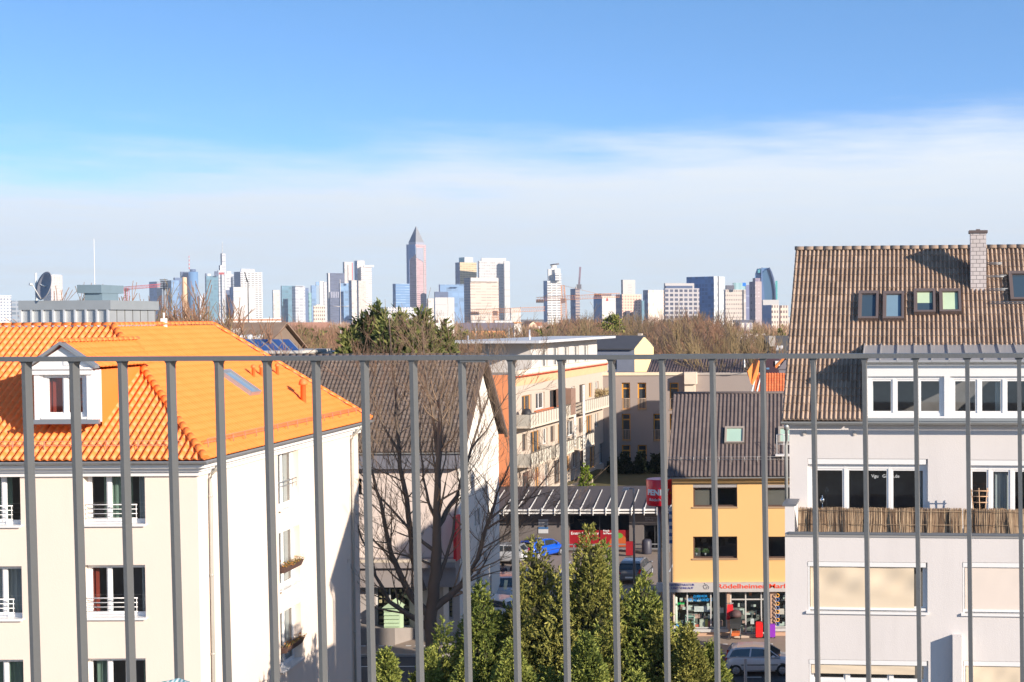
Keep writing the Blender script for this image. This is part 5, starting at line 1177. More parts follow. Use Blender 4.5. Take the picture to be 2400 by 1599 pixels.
T('pale_slab', 'plain pale slab standing in front of the dashed white tower', 540, 549, 599, 673, 2700, [m['white'], m['skyb']], cat='tower'); T('navy_slab', 'narrow navy slab between the masted tower and the pale slab', 531, 532, 541, 680, 2750, [m['navy'], m['navy']], cat='tower')
T('beige_tower', 'small beige tower with a white cap right of the dashed tower', 640, 642, 657, 680, 3200, [m['beige'], m['navy']], [(642, 643, 656, 680, 4, [m['palewhite']], 'cap')])
T('glass_tower', 'teal and blue curved glass tower left of the mauve-grey one', 660, 662, 692, 670, 3300, [m['tealglass'], m['navy']])
T('grey_tower', 'mauve-grey tower with a white cap and white edge line', 686, 694, 717, 671, 3200, [m['silver'], m['silver']], [(693, 694, 714, 670, -4, [m['palewhite']], 'cap')]); T('glass_tower', 'dark blue tower hugging the right of the mauve-grey tower', 713, 714, 725, 675, 3260, [m['navyshade'], m['navy']])
T('glass_tower', 'thin pale turquoise glass tower', 724, 725, 731.5, 686, 3100, [m['paleteal'], m['paleteal']])
T('blue_tower', 'blue tower left of the white pair of slabs', 730, 732, 743, 669, 3300, [m['skyb'], m['blueglass']], [(742, 743, 752, 661, 5, [m['skyb']], 'wing')])
T('white_slab', 'bright white slab left of the tall navy tower', 750, 751, 761, 659, 3200, [m['palewhite'], m['skyb']], [(760, 761, 770, 661, 5, [m['whitegrid']], 'wing')], cat='tower')
T('peach_block', 'low peach block with dark square windows in front of the white slab', 735, 736, 763, 717, 1500, [m['creamlow'], m['beige']], [(741, 742, 752, 714, 4, [m['creamlow']], 'roof_box')], cat='building', th=12)
T('navy_tower', 'tall navy gridded tower with a white left edge', 768, 774, 810, 640, 3000, [m['navyh'], m['navy']], [(771, 772, 775, 640, -6, [m['palewhite']], 'edge_fin'), (774, 775, 797, 684, -7, [m['navyv']], 'louvre_band'), (774, 775, 797, 698, -9, [m['navyh']], 'lower_block')])
T('blue_slab', 'blue slab overlapping the right side of the tall navy tower', 796, 799, 819, 664, 2900, [m['blueglass'], m['skyb']], [(817, 818, 824, 660, -3, [m['palewhite']], 'edge_fin')], cat='tower')
T('beige_slab', 'left and narrower of the tall pair of beige slab towers', 806, 810, 829, 614, 3400, [m['beige'], m['greyblue']], [(827, 827.5, 829, 616, -4, [m['redm']], 'edge_strip')], cat='tower')
T('beige_slab', 'right and taller beige slab in the pair, its shaded side coloured dark blue', 833, 840, 857, 611, 3420, [m['beige'], m['skyb']], [(846, 849, 873, 625, -8, [m['whiteh'], m['beige']], 'striped_wing'), (854, 855, 879, 621.5, -6, [m['palewhite']], 'canopy')], cat='tower')
o = [k for k in COL.objects if k.name.startswith('canopy') and k.parent and k.parent.name.startswith('beige_slab')][-1]
zc = at(860, 626, 3420).z
for vv in o.data.vertices:
    if vv.co.z < zc-5: vv.co.z = zc
T('beige_slab', 'low beige slab with its shaded left side coloured navy below the tall pair', 819, 826, 838, 657, 2800, [m['beige'], m['navyshade']], cat='tower'); T('beige_slab', 'low finely gridded beige slab at the foot of the striped white wing', 836, 842, 860, 658, 2850, [m['beigegrid'], m['greyblue']], cat='tower')
T('blue_box', 'square blue horizontally lined block left of the pointed tower', 922, 929, 962, 665, 2400, [m['blueh'], m['blueglass']], cat='tower')
# the pencil-shaped tower
Yp = 2620; t = thing('pencil_tower', 'tallest pink and blue tower with a pyramid point', 'tower', (at(978, 600, Yp).x, Yp, 0)); zsh_ = at(978, 573, Yp).z
g = boxg(956, 977, 1001, Yp, 42); boxm(g, 0, zsh_, [m['pinkh'], m['pinkh']], 'shaft', t)
gl = boxg(956, 960.5, 962, Yp-1, 30); c, er, el, a, s = g
for (k0, k1, e_, L0, mat_) in ((.72, .80, er, a, m['palewhite']), (.0, .03, er, a, m['palewhite'])):
    mb = MB(); n = Vector((er.y, -er.x, 0)); p = c+e_*L0*k0+n*.7; q = c+e_*L0*k1+n*.7; mb.face([p, q, q+Vector((0, 0, zsh_-4)), p+Vector((0, 0, zsh_-4))]); mb.prism([p, q, q-n, p-n], (0, 0, zsh_-4)); mb.build('edge_strip', mat_, t)
nl = Vector((-el.y, el.x, 0))*-1; nl = nl if nl.dot(Vector((0, -1, 0))) > 0 else -nl
mb = MB(); p = c+el*s*.72+nl*.9; q = c+el*s+nl*.9; mb.prism([p, q, q-nl, p-nl], (0, 0, zsh_+.5)); mb.build('shaded_side', m['navyshade'], t)  # navy strip colours in the shade on the left side
zg = at(978, 604, Yp).z
mb = MB(); p = c+el*s*.02+nl*.7; q = c+el*s*.74+nl*.7; mb.hexa([p+Vector((0, 0, zg+6)), q+Vector((0, 0, zg-4)), q-nl+Vector((0, 0, zg-4)), p-nl+Vector((0, 0, zg+6))]+[k+Vector((0, 0, zsh_+.2)) for k in (p, q, q-nl, p-nl)]); mb.build('glass_upper', m['skyb'], t)
n = Vector((er.y, -er.x, 0)); mb = MB(); p = c+er*a*.04+n*.7; q = c+er*a*.72+n*.7; mb.hexa([p+Vector((0, 0, zg)), q+Vector((0, 0, zg-8)), q-n+Vector((0, 0, zg-8)), p-n+Vector((0, 0, zg))]+[k+Vector((0, 0, zsh_-6)) for k in (p, q, q-n, p-n)]); mb.build('glass_upper', m['pinkglass'], t)
cc = c+er*a/2+el*s/2; zc0, zc1, zap = zsh_, at(978, 567, Yp).z, at(978, 528, Yp).z
R0 = .37*(a+s)/2*1.414; mb = MB(); 
def sq(f, z): return [cc+(er*(a/2)*sx+el*(s/2)*sy)*f+Vector((0, 0, z)) for sx, sy in ((-1, -1), (1, -1), (1, 1), (-1, 1))]
b0, b1 = sq(.80, zc0-1), sq(.80, zc1); mb.hexa(b0+b1); mb.build('drum', m['pinkglass'], t)
mb = MB(); ap = cc+Vector((0, 0, zap))
mb.mi = 0; mb.face([b1[0], b1[1], ap]); mb.face([b1[1], b1[2], ap]); mb.mi = 1; mb.face([b1[2], b1[3], ap]); mb.face([b1[3], b1[0], ap]); mb.build('pyramid', [plain('pyramid_grey', (.30, .30, .31), .35, .2, var=.2, scale=.05), plain('pyramid_shade', (.05, .09, .17), .35, .2)], t)  # left and back faces carry their shade as dark blue colour
T('low_office', 'long low white office with small dark windows left of the pointed tower', 892, 900, 979, 720, 1700, [m['whitegrid'], m['beige']], cat='building', th=10)
T('pale_block', 'pale grey windowless block right of the pointed tower', 1002, 1005, 1022, 700, 1900, [m['beige'], m['beige']], cat='building'); T('white_hall', 'broad white hall with a grey front below the blue composite block', 1018, 1021, 1066, 698, 1850, [m['white'], m['silver']], [(1019, 1022, 1066, 697.5, 3, [m['palewhite']], 'roof_edge')], cat='building', th=8)
T('blue_block', 'dark lower step of the blue composite block', 1019, 1021, 1052, 684, 2500, [m['navy'], m['navy']], cat='tower', th=14); T('blue_block', 'bright blue stepped glass block left of the beige office', 1030, 1033, 1089, 667, 2600, [m['skyb'], m['skyb']], [(1070, 1072, 1089, 666, -5, [m['blueglass']], 'wing')], cat='tower', th=14)
T('gold_tower', 'gold-fronted tower with a dark roof box', 1069, 1080, 1119, 615, 2700, [m['goldh'], m['navyshade']], [(1078, 1091, 1111, 603, 6, [m['silver'], m['teal2']], 'roof_box')])
T('white_tower', 'broad white tower with fine window lines behind the beige office', 1122, 1125, 1184, 612, 2650, [m['whitedots'], m['white']], [(1129, 1131, 1188, 605, 5, [m['palewhite']], 'cap'), (1182, 1184, 1196.5, 612, 4, [m['white']], 'side_wing')], th=14)
T('beige_office', 'beige office block with horizontal window bands in front of the gold tower', 1089, 1104, 1170, 651, 2200, [m['tower_beigeh'], m['navyh']], [(1104, 1105, 1170, 651, -3, [m['beige']], 'parapet')], cat='tower', th=20)
o = [k for k in COL.objects if k.name.startswith('parapet') and k.parent and k.parent.name.startswith('beige_office')][-1]; zc = at(1130, 660, 2200).z
for vv in o.data.vertices:
    if vv.co.z < zc-5: vv.co.z = zc
T('pink_block', 'low pinkish block right of the broad white tower', 1196, 1198, 1221, 722, 1500, [m['beigegrid'], m['beige']], cat='building')
T('residential_tower', 'bright white stepped balcony tower beside the orange crane', 1275, 1284, 1317, 658, 2300, [m['resid'], m['skyb']], [(1285, 1287, 1301, 631, 5, [m['palewhite'], m['beige']], 'upper_core'), (1293, 1294, 1306, 622, 7, [m['palewhite']], 'crown'), (1300, 1303, 1317, 640, -3, [m['resid'], m['skyb']], 'upper_wing'), (1301, 1302, 1315, 630, 4, [m['palewhite']], 'upper_block')])
mb = MB(); p, q = at(1290, 621.5, 2300), at(1310, 618.5, 2300); mb.tube([p, q], 1.3, 4); o = mb.build('roof_sail', m['craneg'], [k for k in COL.objects if k.name.startswith('residential_tower')][0])
T('scaffolded_tower', 'slim tower under construction wrapped in scaffolding', 1338, 1350, 1360, 677, 1900, [m['scaff'], m['navyshade']], [(1349, 1351, 1359, 672, 2, [m['beige']], 'top_lift')])
T('savings_office', 'white office with a small red emblem and reddish roof edge', 1392, 1412, 1447, 696, 1500, [m['white'], m['skyb']], [(1393, 1410, 1434, 688, 12, [m['roofdark']], 'roof_storey'), (1392, 1411, 1448, 694.5, 2, [m['peachgrid']], 'roof_edge')], cat='building')
mb = MB(); p = at(1424, 702, 1498); mb.box(p.x-1.2, p.x+1.2, 1494, 1495, p.z-1.8, p.z+.5); mb.lathe((p.x, 1494.5, p.z+1.3), [(.3, -.8), (.9, 0), (.3, .8)], 8); mb.build('emblem', m['redm'], [k for k in COL.objects if k.name.startswith('savings_office')][0])
T('grey_office_tower', 'plain grey tower rising behind the peach gridded block', 1457, 1461, 1490, 656, 1900, [plain('tower_grey', (.52, .49, .47), .7), m['navy']], cat='tower')
mb = MB(); 
for k in range(4): p = at(1472, 669+k*6, 1885); mb.box(p.x, p.x+6, 1884, 1885, p.z, p.z+.8)
mb.build('facade_marks', m['palewhite'], [k for k in COL.objects if k.name.startswith('grey_office_tower')][0])
t = T('peach_block', 'peach block with a regular grid of small square windows', 1444, 1459, 1504, 690, 1400, [m['peachgrid'], m['purple']], cat='building', th=20)
for k, u in enumerate((1473, 1490)):
    mb = MB(); p, q = at(u-4, 729, 1402), at(u+4, 760, 1402); mb.box(p.x, q.x, 1398, 1404, q.z, p.z); mb.build('opening', m['roofdark'], t)
T('cream_block', 'cream block with faint windows and its shaded left side coloured navy', 1508, 1520, 1561, 680, 1500, [fc('creamfaint', (.80, .68, .58), (.62, .52, .46), 5, 15, .35, .25), m['navyshade']], [(1504, 1505, 1511, 705, -4, [m['tealglass']], 'side_wing')], cat='building', th=22)
T('gridded_office', 'grey concrete office with large dark square windows', 1556, 1560, 1640, 676, 1300, [m['concgrid'], m['concgrid']], [(1557, 1560, 1628, 664, 8, [plain('tower_grey', (.52, .49, .47), .7)], 'top_storey'), (1559, 1562, 1624, 670, 4, [m['navy']], 'glazed_storey')], cat='building', th=10)
T('blue_office', 'deep blue glass office with a silver lift core on its right', 1610, 1674, 1700, 648, 1350, [m['ssilver'], fc('bright_blue', (.12, .27, .52), (.09, .22, .46), 4, 4, .8, .7, wr=.5)], [(1684, 1684.5, 1686, 648, -4, [m['roofdark']], 'joint')], cat='tower', th=52)
T('cream_office', 'cream office with rows of slim windows and turquoise roof storey', 1697, 1701, 1743, 679, 1300, [m['creamwin'], m['beige']], [(1701, 1703, 1722, 669, 8, [m['roofdark']], 'roof_plant'), (1718, 1720, 1748, 663, 10, [fc('paleteal2', (.35, .52, .55), (.28, .45, .48), 5, 30, .5, .9)], 'roof_storey'), (1743, 1744, 1749, 679, 2, [m['beige']], 'side_strip')], cat='building', th=8)
mb = MB(); p = at(1744.5, 667, 1295); mb.box(p.x-1.6, p.x+1.6, 1292, 1293.5, p.z-1.6, p.z+1.6); mb.build('blue_sign', plain('far_blue', (.03, .25, .8), .5), [k for k in COL.objects if k.name.startswith('cream_office')][0])
T('violet_slab', 'slate-violet slab between the cream office and the brick tower', 1748, 1749, 1761, 668, 1600, [fc('violet', (.14, .16, .30), (.30, .36, .50), 9, 14, .5, .08, kind='h'), m['navy']], cat='tower')
T('brick_tower', 'mauve brick tower in front of the arched glass tower', 1757, 1771, 1786, 660, 1500, [m['mauve'], m['purple']], [(1765, 1771, 1783, 652, 5, [m['purple']], 'roof_storey')], cat='tower', th=30)
# arched glass tower
Ya = 1550; t = thing('arched_tower', 'teal glass tower with a curved arch-shaped roof at the right of the skyline', 'tower', (at(1795, 700, Ya).x, Ya, 0))
def outline(pts, Y, dep, mat, nm): mb = MB(); mb.prism([at(u, v, Y) for u, v in pts], (0, dep, 0)); mb.build(nm, mat, t)
outline([(1768, 745), (1768, 656), (1770, 642), (1774, 630), (1778, 630), (1790, 628), (1802, 628), (1806, 634), (1811, 645), (1815, 660), (1818, 680), (1819, 745)], Ya, 25, m['blueglass'], 'shaft')
outline([(1784, 745), (1787, 640), (1792, 634), (1802, 632), (1808, 660), (1813, 700), (1814, 745)], Ya-2, 2, fc('archgrid', (.16, .28, .38), (.06, .14, .24), 2.6, 4.2, .7, .65), 'glazed_front')
outline([(1802, 627), (1804, 627), (1809, 637), (1814, 652), (1818, 675), (1820, 745), (1817, 745), (1815, 676), (1811, 655), (1806, 640)], Ya-4, 4, m['navy'], 'arch_rib')
outline([(1785, 626), (1787, 627), (1787, 645), (1792, 700), (1796, 745), (1788, 745), (1784, 700), (1784, 640)], Ya-4, 3, m['navyshade'], 'arch_rib')
outline([(1776, 632), (1784, 631), (1784, 640), (1776, 640)], Ya-3, 3, m['teal2'], 'sky_lobby'); outline([(1818, 745), (1817, 659), (1822, 658), (1822, 745)], Ya+2, 14, plain('arch_green', (.12, .45, .42), .4), 'side_wing')
T('cream_steps', 'low cream building with curved corner below the arched tower', 1786, 1789, 1826, 703, 1200, [m['white'], m['beige']], cat='building', th=6); T('cream_steps', 'left cream block with rows of paired windows low on the right skyline', 1787, 1809, 1826, 715, 1100, [m['creamlow'], m['skyb']], cat='building', th=20); T('cream_steps', 'right cream block with rows of paired windows low on the right skyline', 1827, 1830, 1848, 716, 1110, [m['creamlow'], m['brick']], cat='building', th=14)
T('flat_hall', 'long white flat hall at the right end of the horizon', 1846, 1848, 1874, 744, 1400, [m['palewhite'], m['beige']], [(1847, 1848, 1874, 742, 3, [m['roofdark']], 'roof')], cat='building', th=6)
T('columned_house', 'white building with vertical piers and dark roof storey among the trees', 1723, 1732, 1764, 757, 560, [fc('piers', (.78, .70, .62), (.26, .24, .30), 2.2, 4, .45, .9), m['beige']], [(1718, 1720, 1765, 750, 3, [m['roofdark']], 'roof_storey')], cat='building', th=8)

# chimneys, masts, cranes
Yc = 900; p = at(432, 650, Yc); mb = MB(); mb.lathe((p.x, Yc, 0), [(1.9, 0), (1.5, p.z-.5), (1.3, p.z)], 14); tag(mb.build('factory_chimney', plain('chimney_tan', (.72, .48, .32), .8, var=.2, scale=.4)), 'tall tan factory chimney in front of the round blue tower', 'chimney')
Yf = 260; t = thing('floodlight_mast', 'stadium floodlight mast with lamp bank left of the tan chimney', 'floodlight', (at(388, 700, Yf).x, Yf, 0)); a, b = at(384, 662, Yf), at(391, 662, Yf)
mb = MB()
for x in (a.x, b.x): mb.tube([(x, Yf, 0), (x, Yf, a.z)], .14, 6)
for k in range(14): z = k*a.z/14; mb.tube([(a.x, Yf, z), (b.x, Yf, z+a.z/14)], .05, 4)
mb.build('lattice', zinc, t)
mb = MB()
for j in range(5):
    for i in range(4): u = 378+i*4.6-(.5*j if i > 1 else 0); pp = at(u, 660+j*4, Yf-.5); mb.box(pp.x-.14, pp.x+.14, Yf-.6, Yf-.3, pp.z-.11, pp.z+.11)
mb.build('lamps', plain('lamp_dark', (.08, .09, .12), .4), t)
mb = MB(); pp, qq = at(377, 656.5, Yf), at(393, 656.5, Yf); mb.box(pp.x, qq.x, Yf-.5, Yf, pp.z-.1, pp.z+.15); mb.build('head_frame', zinc, t)
def pole(label, u, v0, Y, r, mat, arms=(), cat='lamp post'):
    p = at(u, v0, Y); t = thing('lamp_mast', label, cat, (p.x, Y, 0)); mb = MB(); mb.tube([(p.x, Y, 0), (p.x, Y, p.z)], [r, r*.6], 6); mb.build('pole', mat, t)
    for (a0, b0, a1, b1) in arms: mb = MB(); mb.tube([at(a0, b0, Y), at(a1, b1, Y)], r*.6, 5); mb.build('arm', mat, t)
pole('tall dark mast with a slanting top arm in front of the dashed tower', 581, 660, 220, .12, plain('mast_dark', (.07, .08, .09), .6), [(581, 661, 573, 638), (574, 638, 579, 661)])
pole('tall pale mast with a long crossarm in front of the navy tower', 797, 655, 230, .09, plain('mast_pale', (.55, .52, .5), .6), [(774, 717, 797, 719), (797, 719, 818, 717.5)])
pole('thin pale mast left of the orange crane foot', 1115, 765, 200, .07, plain('mast_pale', (.5, .5, .5), .6)); pole('thin mast just left of the steel flue', 1193, 764, 200, .06, plain('mast_pale', (.5, .5, .5), .6)); pole('pale mast standing before the cedar', 1381, 748, 190, .08, plain('mast_buff', (.55, .45, .35), .6)); pole('thin white antenna rising above the grey rooftop vent', 220, 560, 69, .022, white, cat='antenna')
def lattice(mb, p, q, w, n, r):
    p = Vector(p); q = Vector(q); t = (q-p).normalized(); s = Vector((0, 0, 1)) if abs(t.z) < .7 else Vector((1, 0, 0)); y = Vector((0, 1, 0))
    for o_ in (-s*w/2-y*w/2, s*w/2-y*w/2, -s*w/2+y*w/2, s*w/2+y*w/2): mb.tube([p+o_, q+o_], r, 4)
    for k in range(n):
        a, b = p+(q-p)*(k/n), p+(q-p)*((k+1)/n); mb.tube([a-s*w/2-y*w/2, b+s*w/2-y*w/2], r*.7, 3, False); mb.tube([b+s*w/2-y*w/2, b-s*w/2-y*w/2], r*.7, 3, False)
def crane(label, Y, um, vtop, vbase, u0, vj0, u1, vj1, mat, apex=None, w=1.6):
    p, q = at(um, vtop, Y), at(um, vbase, Y); t = thing('tower_crane', label, 'crane', (p.x, Y, 0), 'tower cranes'); r = .11*Y/700
    w = w*Y/700*1.6
    mb = MB(); lattice(mb, (p.x, Y, 0), (p.x, Y, p.z), w, 26, r); mb.build('mast', mat, t)
    mb = MB(); lattice(mb, at(u0, vj0, Y), at(u1, vj1, Y), w*.8, 34, r*.8); mb.build('jib', mat, t)
    mb = MB(); c0 = at(u0, vj0, Y); mb.box(c0.x, c0.x+w*1.5, Y-w/3, Y+w/3, c0.z-w*.7, c0.z); mb.box(p.x-w*.5, p.x+w*.3, Y-w*.5, Y+w*.5, p.z-w*.9, p.z); mb.build('counterweight', m['craneg'], t)
    if apex:
        ap = at(*apex, Y); mb = MB(); lattice(mb, p, ap, w*.6, 5, r); e0, e1 = at(u0+(um-u0)*.1, vj0, Y), at(um+(u1-um)*.75, vj0+(vj1-vj0)*.85, Y)
        mb.tube([ap, e0], r*.6, 4); mb.tube([ap, e1], r*.6, 4); mb.build('tie_bars', mat, t)
crane('orange crane with long level jib beside the white balcony tower', 900, 1321, 700, 760, 1257, 702, 1452, 692, m['orangem'], (1319, 669))
crane('orange crane with dark counter-jib in front of the beige office', 700, 1162, 729, 800, 1104, 731, 1277, 724, m['orangem'])
crane('red crane at the left half hidden by the bare tree', 800, 297, 676, 740, 268, 678, 376, 669, plain('crane_red', (.6, .1, .12), .6), w=1.1)
p, q = at(1357, 672, 1850), at(1360, 626, 1850); t = thing('tower_crane', 'luffing crane pointing steeply up from the scaffolded tower', 'crane', (p.x, 1850, p.z), 'tower cranes'); mb = MB(); lattice(mb, p, q, 1.6, 16, .35); mb.build('jib', plain('crane_mauve', (.25, .15, .2), .6), t)
mb = MB(); mb.box(p.x-3, p.x+3, 1848, 1852, p.z-3, p.z+3); mb.build('cab', m['craneg'], t)

# ------------------------------------------------------------ rooftops between us and the city
def gable(nm, label, F, L0, Wd, z0, ze, zr, wmat, rmat, ops=(), hip=0.0, cat='house', chim=(), ov=.35):
    """ridge runs along F; the eaves side faces us"""
    t = thing(nm, label, cat, F.P(L0/2, z0, -Wd/2)); wall('wall', F, 0, L0, z0, ze, list(ops), wmat, t)
    mb = MB()
    for a, s in ((0, 1), (L0, -1)): mb.face([F.P(a, z0, 0), F.P(a, ze, 0), F.P(a, zr-.1, -Wd/2), F.P(a, ze, -Wd), F.P(a, z0, -Wd)][::s])
    mb.face([F.P(L0, z0, -Wd), F.P(L0, ze, -Wd), F.P(0, ze, -Wd), F.P(0, z0, -Wd)][::-1]); mb.build('wall', wmat, t)
    mb = MB(); A, B, Cc, D = F.P(-ov, ze-.05, ov), F.P(L0+ov, ze-.05, ov), F.P(L0+ov-hip, zr, -Wd/2), F.P(-ov+hip, zr, -Wd/2); A2, B2 = F.P(-ov, ze-.05, -Wd-ov), F.P(L0+ov, ze-.05, -Wd-ov)
    off = Vector((0, 0, .12)); mb.prism([A, B, Cc, D], off); mb.prism([D, Cc, B2, A2], off)
    if hip: mb.face([B, B2, Cc]); mb.face([A2, A, D])
    ro = mb.build('roof', rmat, t)
    for (fa, dz, sz) in chim: mb = MB(); mb.fbox(F, L0*fa, L0*fa+sz, zr-.8, zr+dz, -Wd/2-.3, -Wd/2+.3); mb.build('chimney', white, ro)
    for op in ops: window(F, op, t, white, dimp, cols=(1,), fw=.08, sash=0)
    return t
# metal-clad rooftop plant room with dish
MH = thing('plant_room', 'grey metal-clad rooftop room with boxy vent behind the orange roof', 'rooftop room', (-35, 68, 0)); YM = 66.0; FM = Fr(at(256, 720, YM).x, YM, 0)
mcl = plain('metal_cladding', (.47, .49, .50), .42, .45, var=.2, scale=.8); zM = FM.px(256, 704)[1]; aL = FM.px(52, 720)[0]; dR = 4.8
mb = MB(); mb.fbox(FM, aL, 0, 0, zM-.45, -dR, 0); mb.build('body', mcl, MH)
mb = MB(); mb.fbox(FM, aL-.12, .12, zM-.45, zM, -dR-.12, .12); mb.build('parapet', plain('fascia_grey', (.33, .36, .38), .45, .3), MH)
for k in range(9): a = aL+(0-aL)*k/8-.02; mb = MB(); mb.fbox(FM, a-.05, a+.03, 10, zM-.45, .0, .14); mb.build('fin', plain('fin_pale', (.62, .64, .66), .4, .4), MH)
mb = MB()
for k in range(6): y = YM+.7+k*.8; mb.box(FM.o.x, FM.o.x+.02, y, y+.03, 10, zM-.45)
mb.build('seams', plain('seam_dark', (.1, .1, .1), .6), MH)
V1 = FM.rect(198, 673, 240, 706, -1.6); V2 = FM.rect(184, 668, 241, 687, -1.6)
mb = MB(); mb.fbox(FM, V1[0], V1[1], zM-.1, V1[3], -3.2, -1.6); mb.build('vent_neck', plain('vent_bluegrey', (.22, .30, .35), .45, .3), MH); mb = MB(); mb.fbox(FM, V2[0], V2[1], V2[2], V2[3], -3.7, -1.45); mb.build('vent_hood', plain('vent_bluegrey', (.22, .30, .35), .45, .3), MH)
DS = thing('satellite_dish', 'large round satellite dish on a post above the metal-clad room', 'satellite dish', at(84, 704, YM+.3)); pm = at(84, 640, YM+.3); mb = MB(); mb.tube([(pm.x, YM+.3, zM-.2), pm], .05, 8); mb.build('post', plain('post_white', (.7, .7, .68), .5), DS)
dc_ = at(103, 670, YM-.2); dirn_ = Vector((-.52, -.82, .25)).normalized(); sU = dirn_.cross(Vector((0, 0, 1))).normalized(); sV = sU.cross(dirn_); mb = MB(); rings = []
for k in range(7):
    rr_ = .70*k/6; ring = []
    for j in range(28): an = 6.28318*j/28; ring.append(mb.vt(dc_+(sU*math.cos(an)*.9+sV*math.sin(an))*rr_+dirn_*(rr_*rr_*.30-.12)))
    rings.append(ring)
for k in range(6):
    for j in range(28): mb.facei([rings[k][j], rings[k][(j+1) % 28], rings[k+1][(j+1) % 28], rings[k+1][j]], smooth=True)
o = mb.build('dish', plain('dish_grey', (.30, .30, .33), .5), DS); sm_ = o.modifiers.new('solid', 'SOLIDIFY'); sm_.thickness = .03
mb = MB(); e_ = dc_+dirn_*.55-sV*.1; mb.tube([dc_-sV*.65, e_], .02, 5); mb.tube([e_, e_+dirn_*.14], .06, 8); mb.tube([pm-Vector((0, 0, .5)), dc_-dirn_*.1], .04, 5); mb.build('feed_arm', plain('post_white', (.7, .7, .68), .5), DS)
# brown roof with dormer, solar roof, flats
tl = lambda n_, c1, c2, d=.3: tilemat(n_, c1, c2, .8, dirt=d)
brn = plain('tile_brown_flat', (.26, .18, .13), .85, var=.3, scale=1.2); gry = plain('roof_slate', (.075, .075, .085), .6, var=.2, scale=1)
Fb = Fr(at(490, 800, 112).x, 112, 0); t = gable('brown_roof_house', 'house with faded brown roof and dormer above the solar panels', Fb, at(616, 800, 112).x-Fb.o.x, 9, 0, Fb.px(550, 822)[1], at(550, 759, 116.5).z, plain('brown_gable', (.22, .16, .12), .9), brn)
mb = MB(); a0, z1 = Fb.px(563, 785, -1.2); a1, z0 = Fb.px(608, 800, -1.2); mb.fbox(Fb, a0, a1, z0, z1, -4, -1.2); mb.build('dormer', plain('dormer_pale', (.4, .42, .45), .6), t); mb = MB(); a0, z1 = Fb.px(542, 770, -2.4); a1, z0 = Fb.px(552, 781, -2.4); mb.fbox(Fb, a0, a1, z0, z1, -4, -2.4); mb.build('skylight', white, t)
for k, u in enumerate((566, 587, 596)):
    c = at(u, 793, 110.3); mb = MB(); mb.lathe((c.x, 110.3, c.z), [(.02, -.3), (.3, -.12), (.3, .12), (.02, .3)], 12); mb.build('vent_ball', white, t)
Fs = Fr(at(560, 830, 96).x, 96, 0); zS = at(650, 828, 96).z; t = thing('solar_roof_house', 'flat-roofed white house carrying a row of blue solar panels', 'house', Fs.P(2, 0, -3)); wS = at(708, 828, 96).x-Fs.o.x
wall('wall', Fs, 0, wS, 0, zS, [], plain('white_wall2', (.7, .68, .64), .85), t); mb = MB(); mb.fbox(Fs, -.1, wS+.1, zS-.02, zS+.18, -6, .2); mb.build('roof_deck', plain('deck_pale', (.55, .53, .5), .8), t); mb = MB(); mb.fbox(Fs, 0.02, wS-.02, 0, zS-.05, -5.9, -.05); mb.build('wall', crw, t)
sol = plain('solar_glass', (.05, .12, .36), .12, .2, spec=.9, var=.15); n = 6; qL, qR = at(575, 824, 96), at(706, 824, 96); tL, tR = at(540, 795.5, 98.2), at(679, 795.5, 98.2)
for k in range(n):
    PN = thing('photovoltaic_module', 'one of the six dark blue solar panels tilted on the flat roof', 'solar panel', qL.lerp(qR, k/n), 'solar panels on the flat roof'); a, b, c, d = qL.lerp(qR, k/n), qL.lerp(qR, (k+1)/n), tL.lerp(tR, (k+1)/n), tL.lerp(tR, k/n)
    ins = .05; mb = MB(); mb.prism([a, b, c, d], (0, .05, -.08)); mb.build('frame', plain('panel_frame', (.55, .55, .58), .4, .5), PN); mb = MB(); e1 = (b-a).normalized(); e2 = (d-a).normalized(); up_ = Vector((0, -.02, .02)); mb.face([a+e1*.09+e2*.05+up_, b-e1*.09+e2*.05+up_, c-e1*.09-e2*.05+up_, d+e1*.09-e2*.05+up_]); mb.build('cells', sol, PN)
for (u0, u1, v0, Y, lab, cm) in ((724, 816, 826, 100, 'flat pale roof edge just above the railing left of the fir', (.5, .5, .5)), ):
    F = Fr(at(u0, v0, Y).x, Y, 0); w_ = at(u1, v0, Y).x-F.o.x; t = thing('flat_roof_house', lab, 'house', F.P(w_/2, 0, -3)); z = at(u0, v0, Y).z; wall('wall', F, 0, w_, 0, z-.2, [(w_*.2, w_*.4, z-2.4, z-1)], plain('grey_wall3', cm, .8), t); mb = MB(); mb.fbox(F, -.15, w_+.15, z-.2, z, -6, .2); mb.build('roof_deck', plain('deck_pale', (.55, .53, .5), .8), t); mb = MB(); mb.fbox(F, .02, w_-.02, 0, z-.25, -5.8, -.25); mb.build('wall', plain('grey_wall3', cm, .8), t)
# yellow gable house
yg = plain('yellow_gable', (.88, .66, .34), .9, var=.03); c = at(1487, 818, 165); Fg = Fr(c.x, 165, 81); Ff = Fr(c.x, 165, -9)
t = thing('yellow_gable_house', 'pale yellow gable end with dark slate roof running off to its left', 'house', (c.x-3, 168, 0)); zes = c.z; zpk = at(1512, 791, 169.5).z
wall('gable_wall', Fg, 0, 9, 0, zes, [], yg, t, top=[(0, zes), (9, zes), (5.2, zpk), (3.9, zpk)]); mb = MB()
Lq = 12; mb.prism([Ff.P(-Lq, zes-.1, .3), Ff.P(.0, zes-.1, .3), Ff.P(.0, zpk+.1, -4.5), Ff.P(-Lq+3.5, zpk+.1, -4.5)], (0, 0, .15)); mb.prism([Ff.P(-Lq+3.5, zpk+.1, -4.5), Ff.P(0, zpk+.1, -4.5), Ff.P(0, zes, -9.3), Ff.P(-Lq, zes, -9.3)], (0, 0, .15)); mb.build('roof', gry, t)
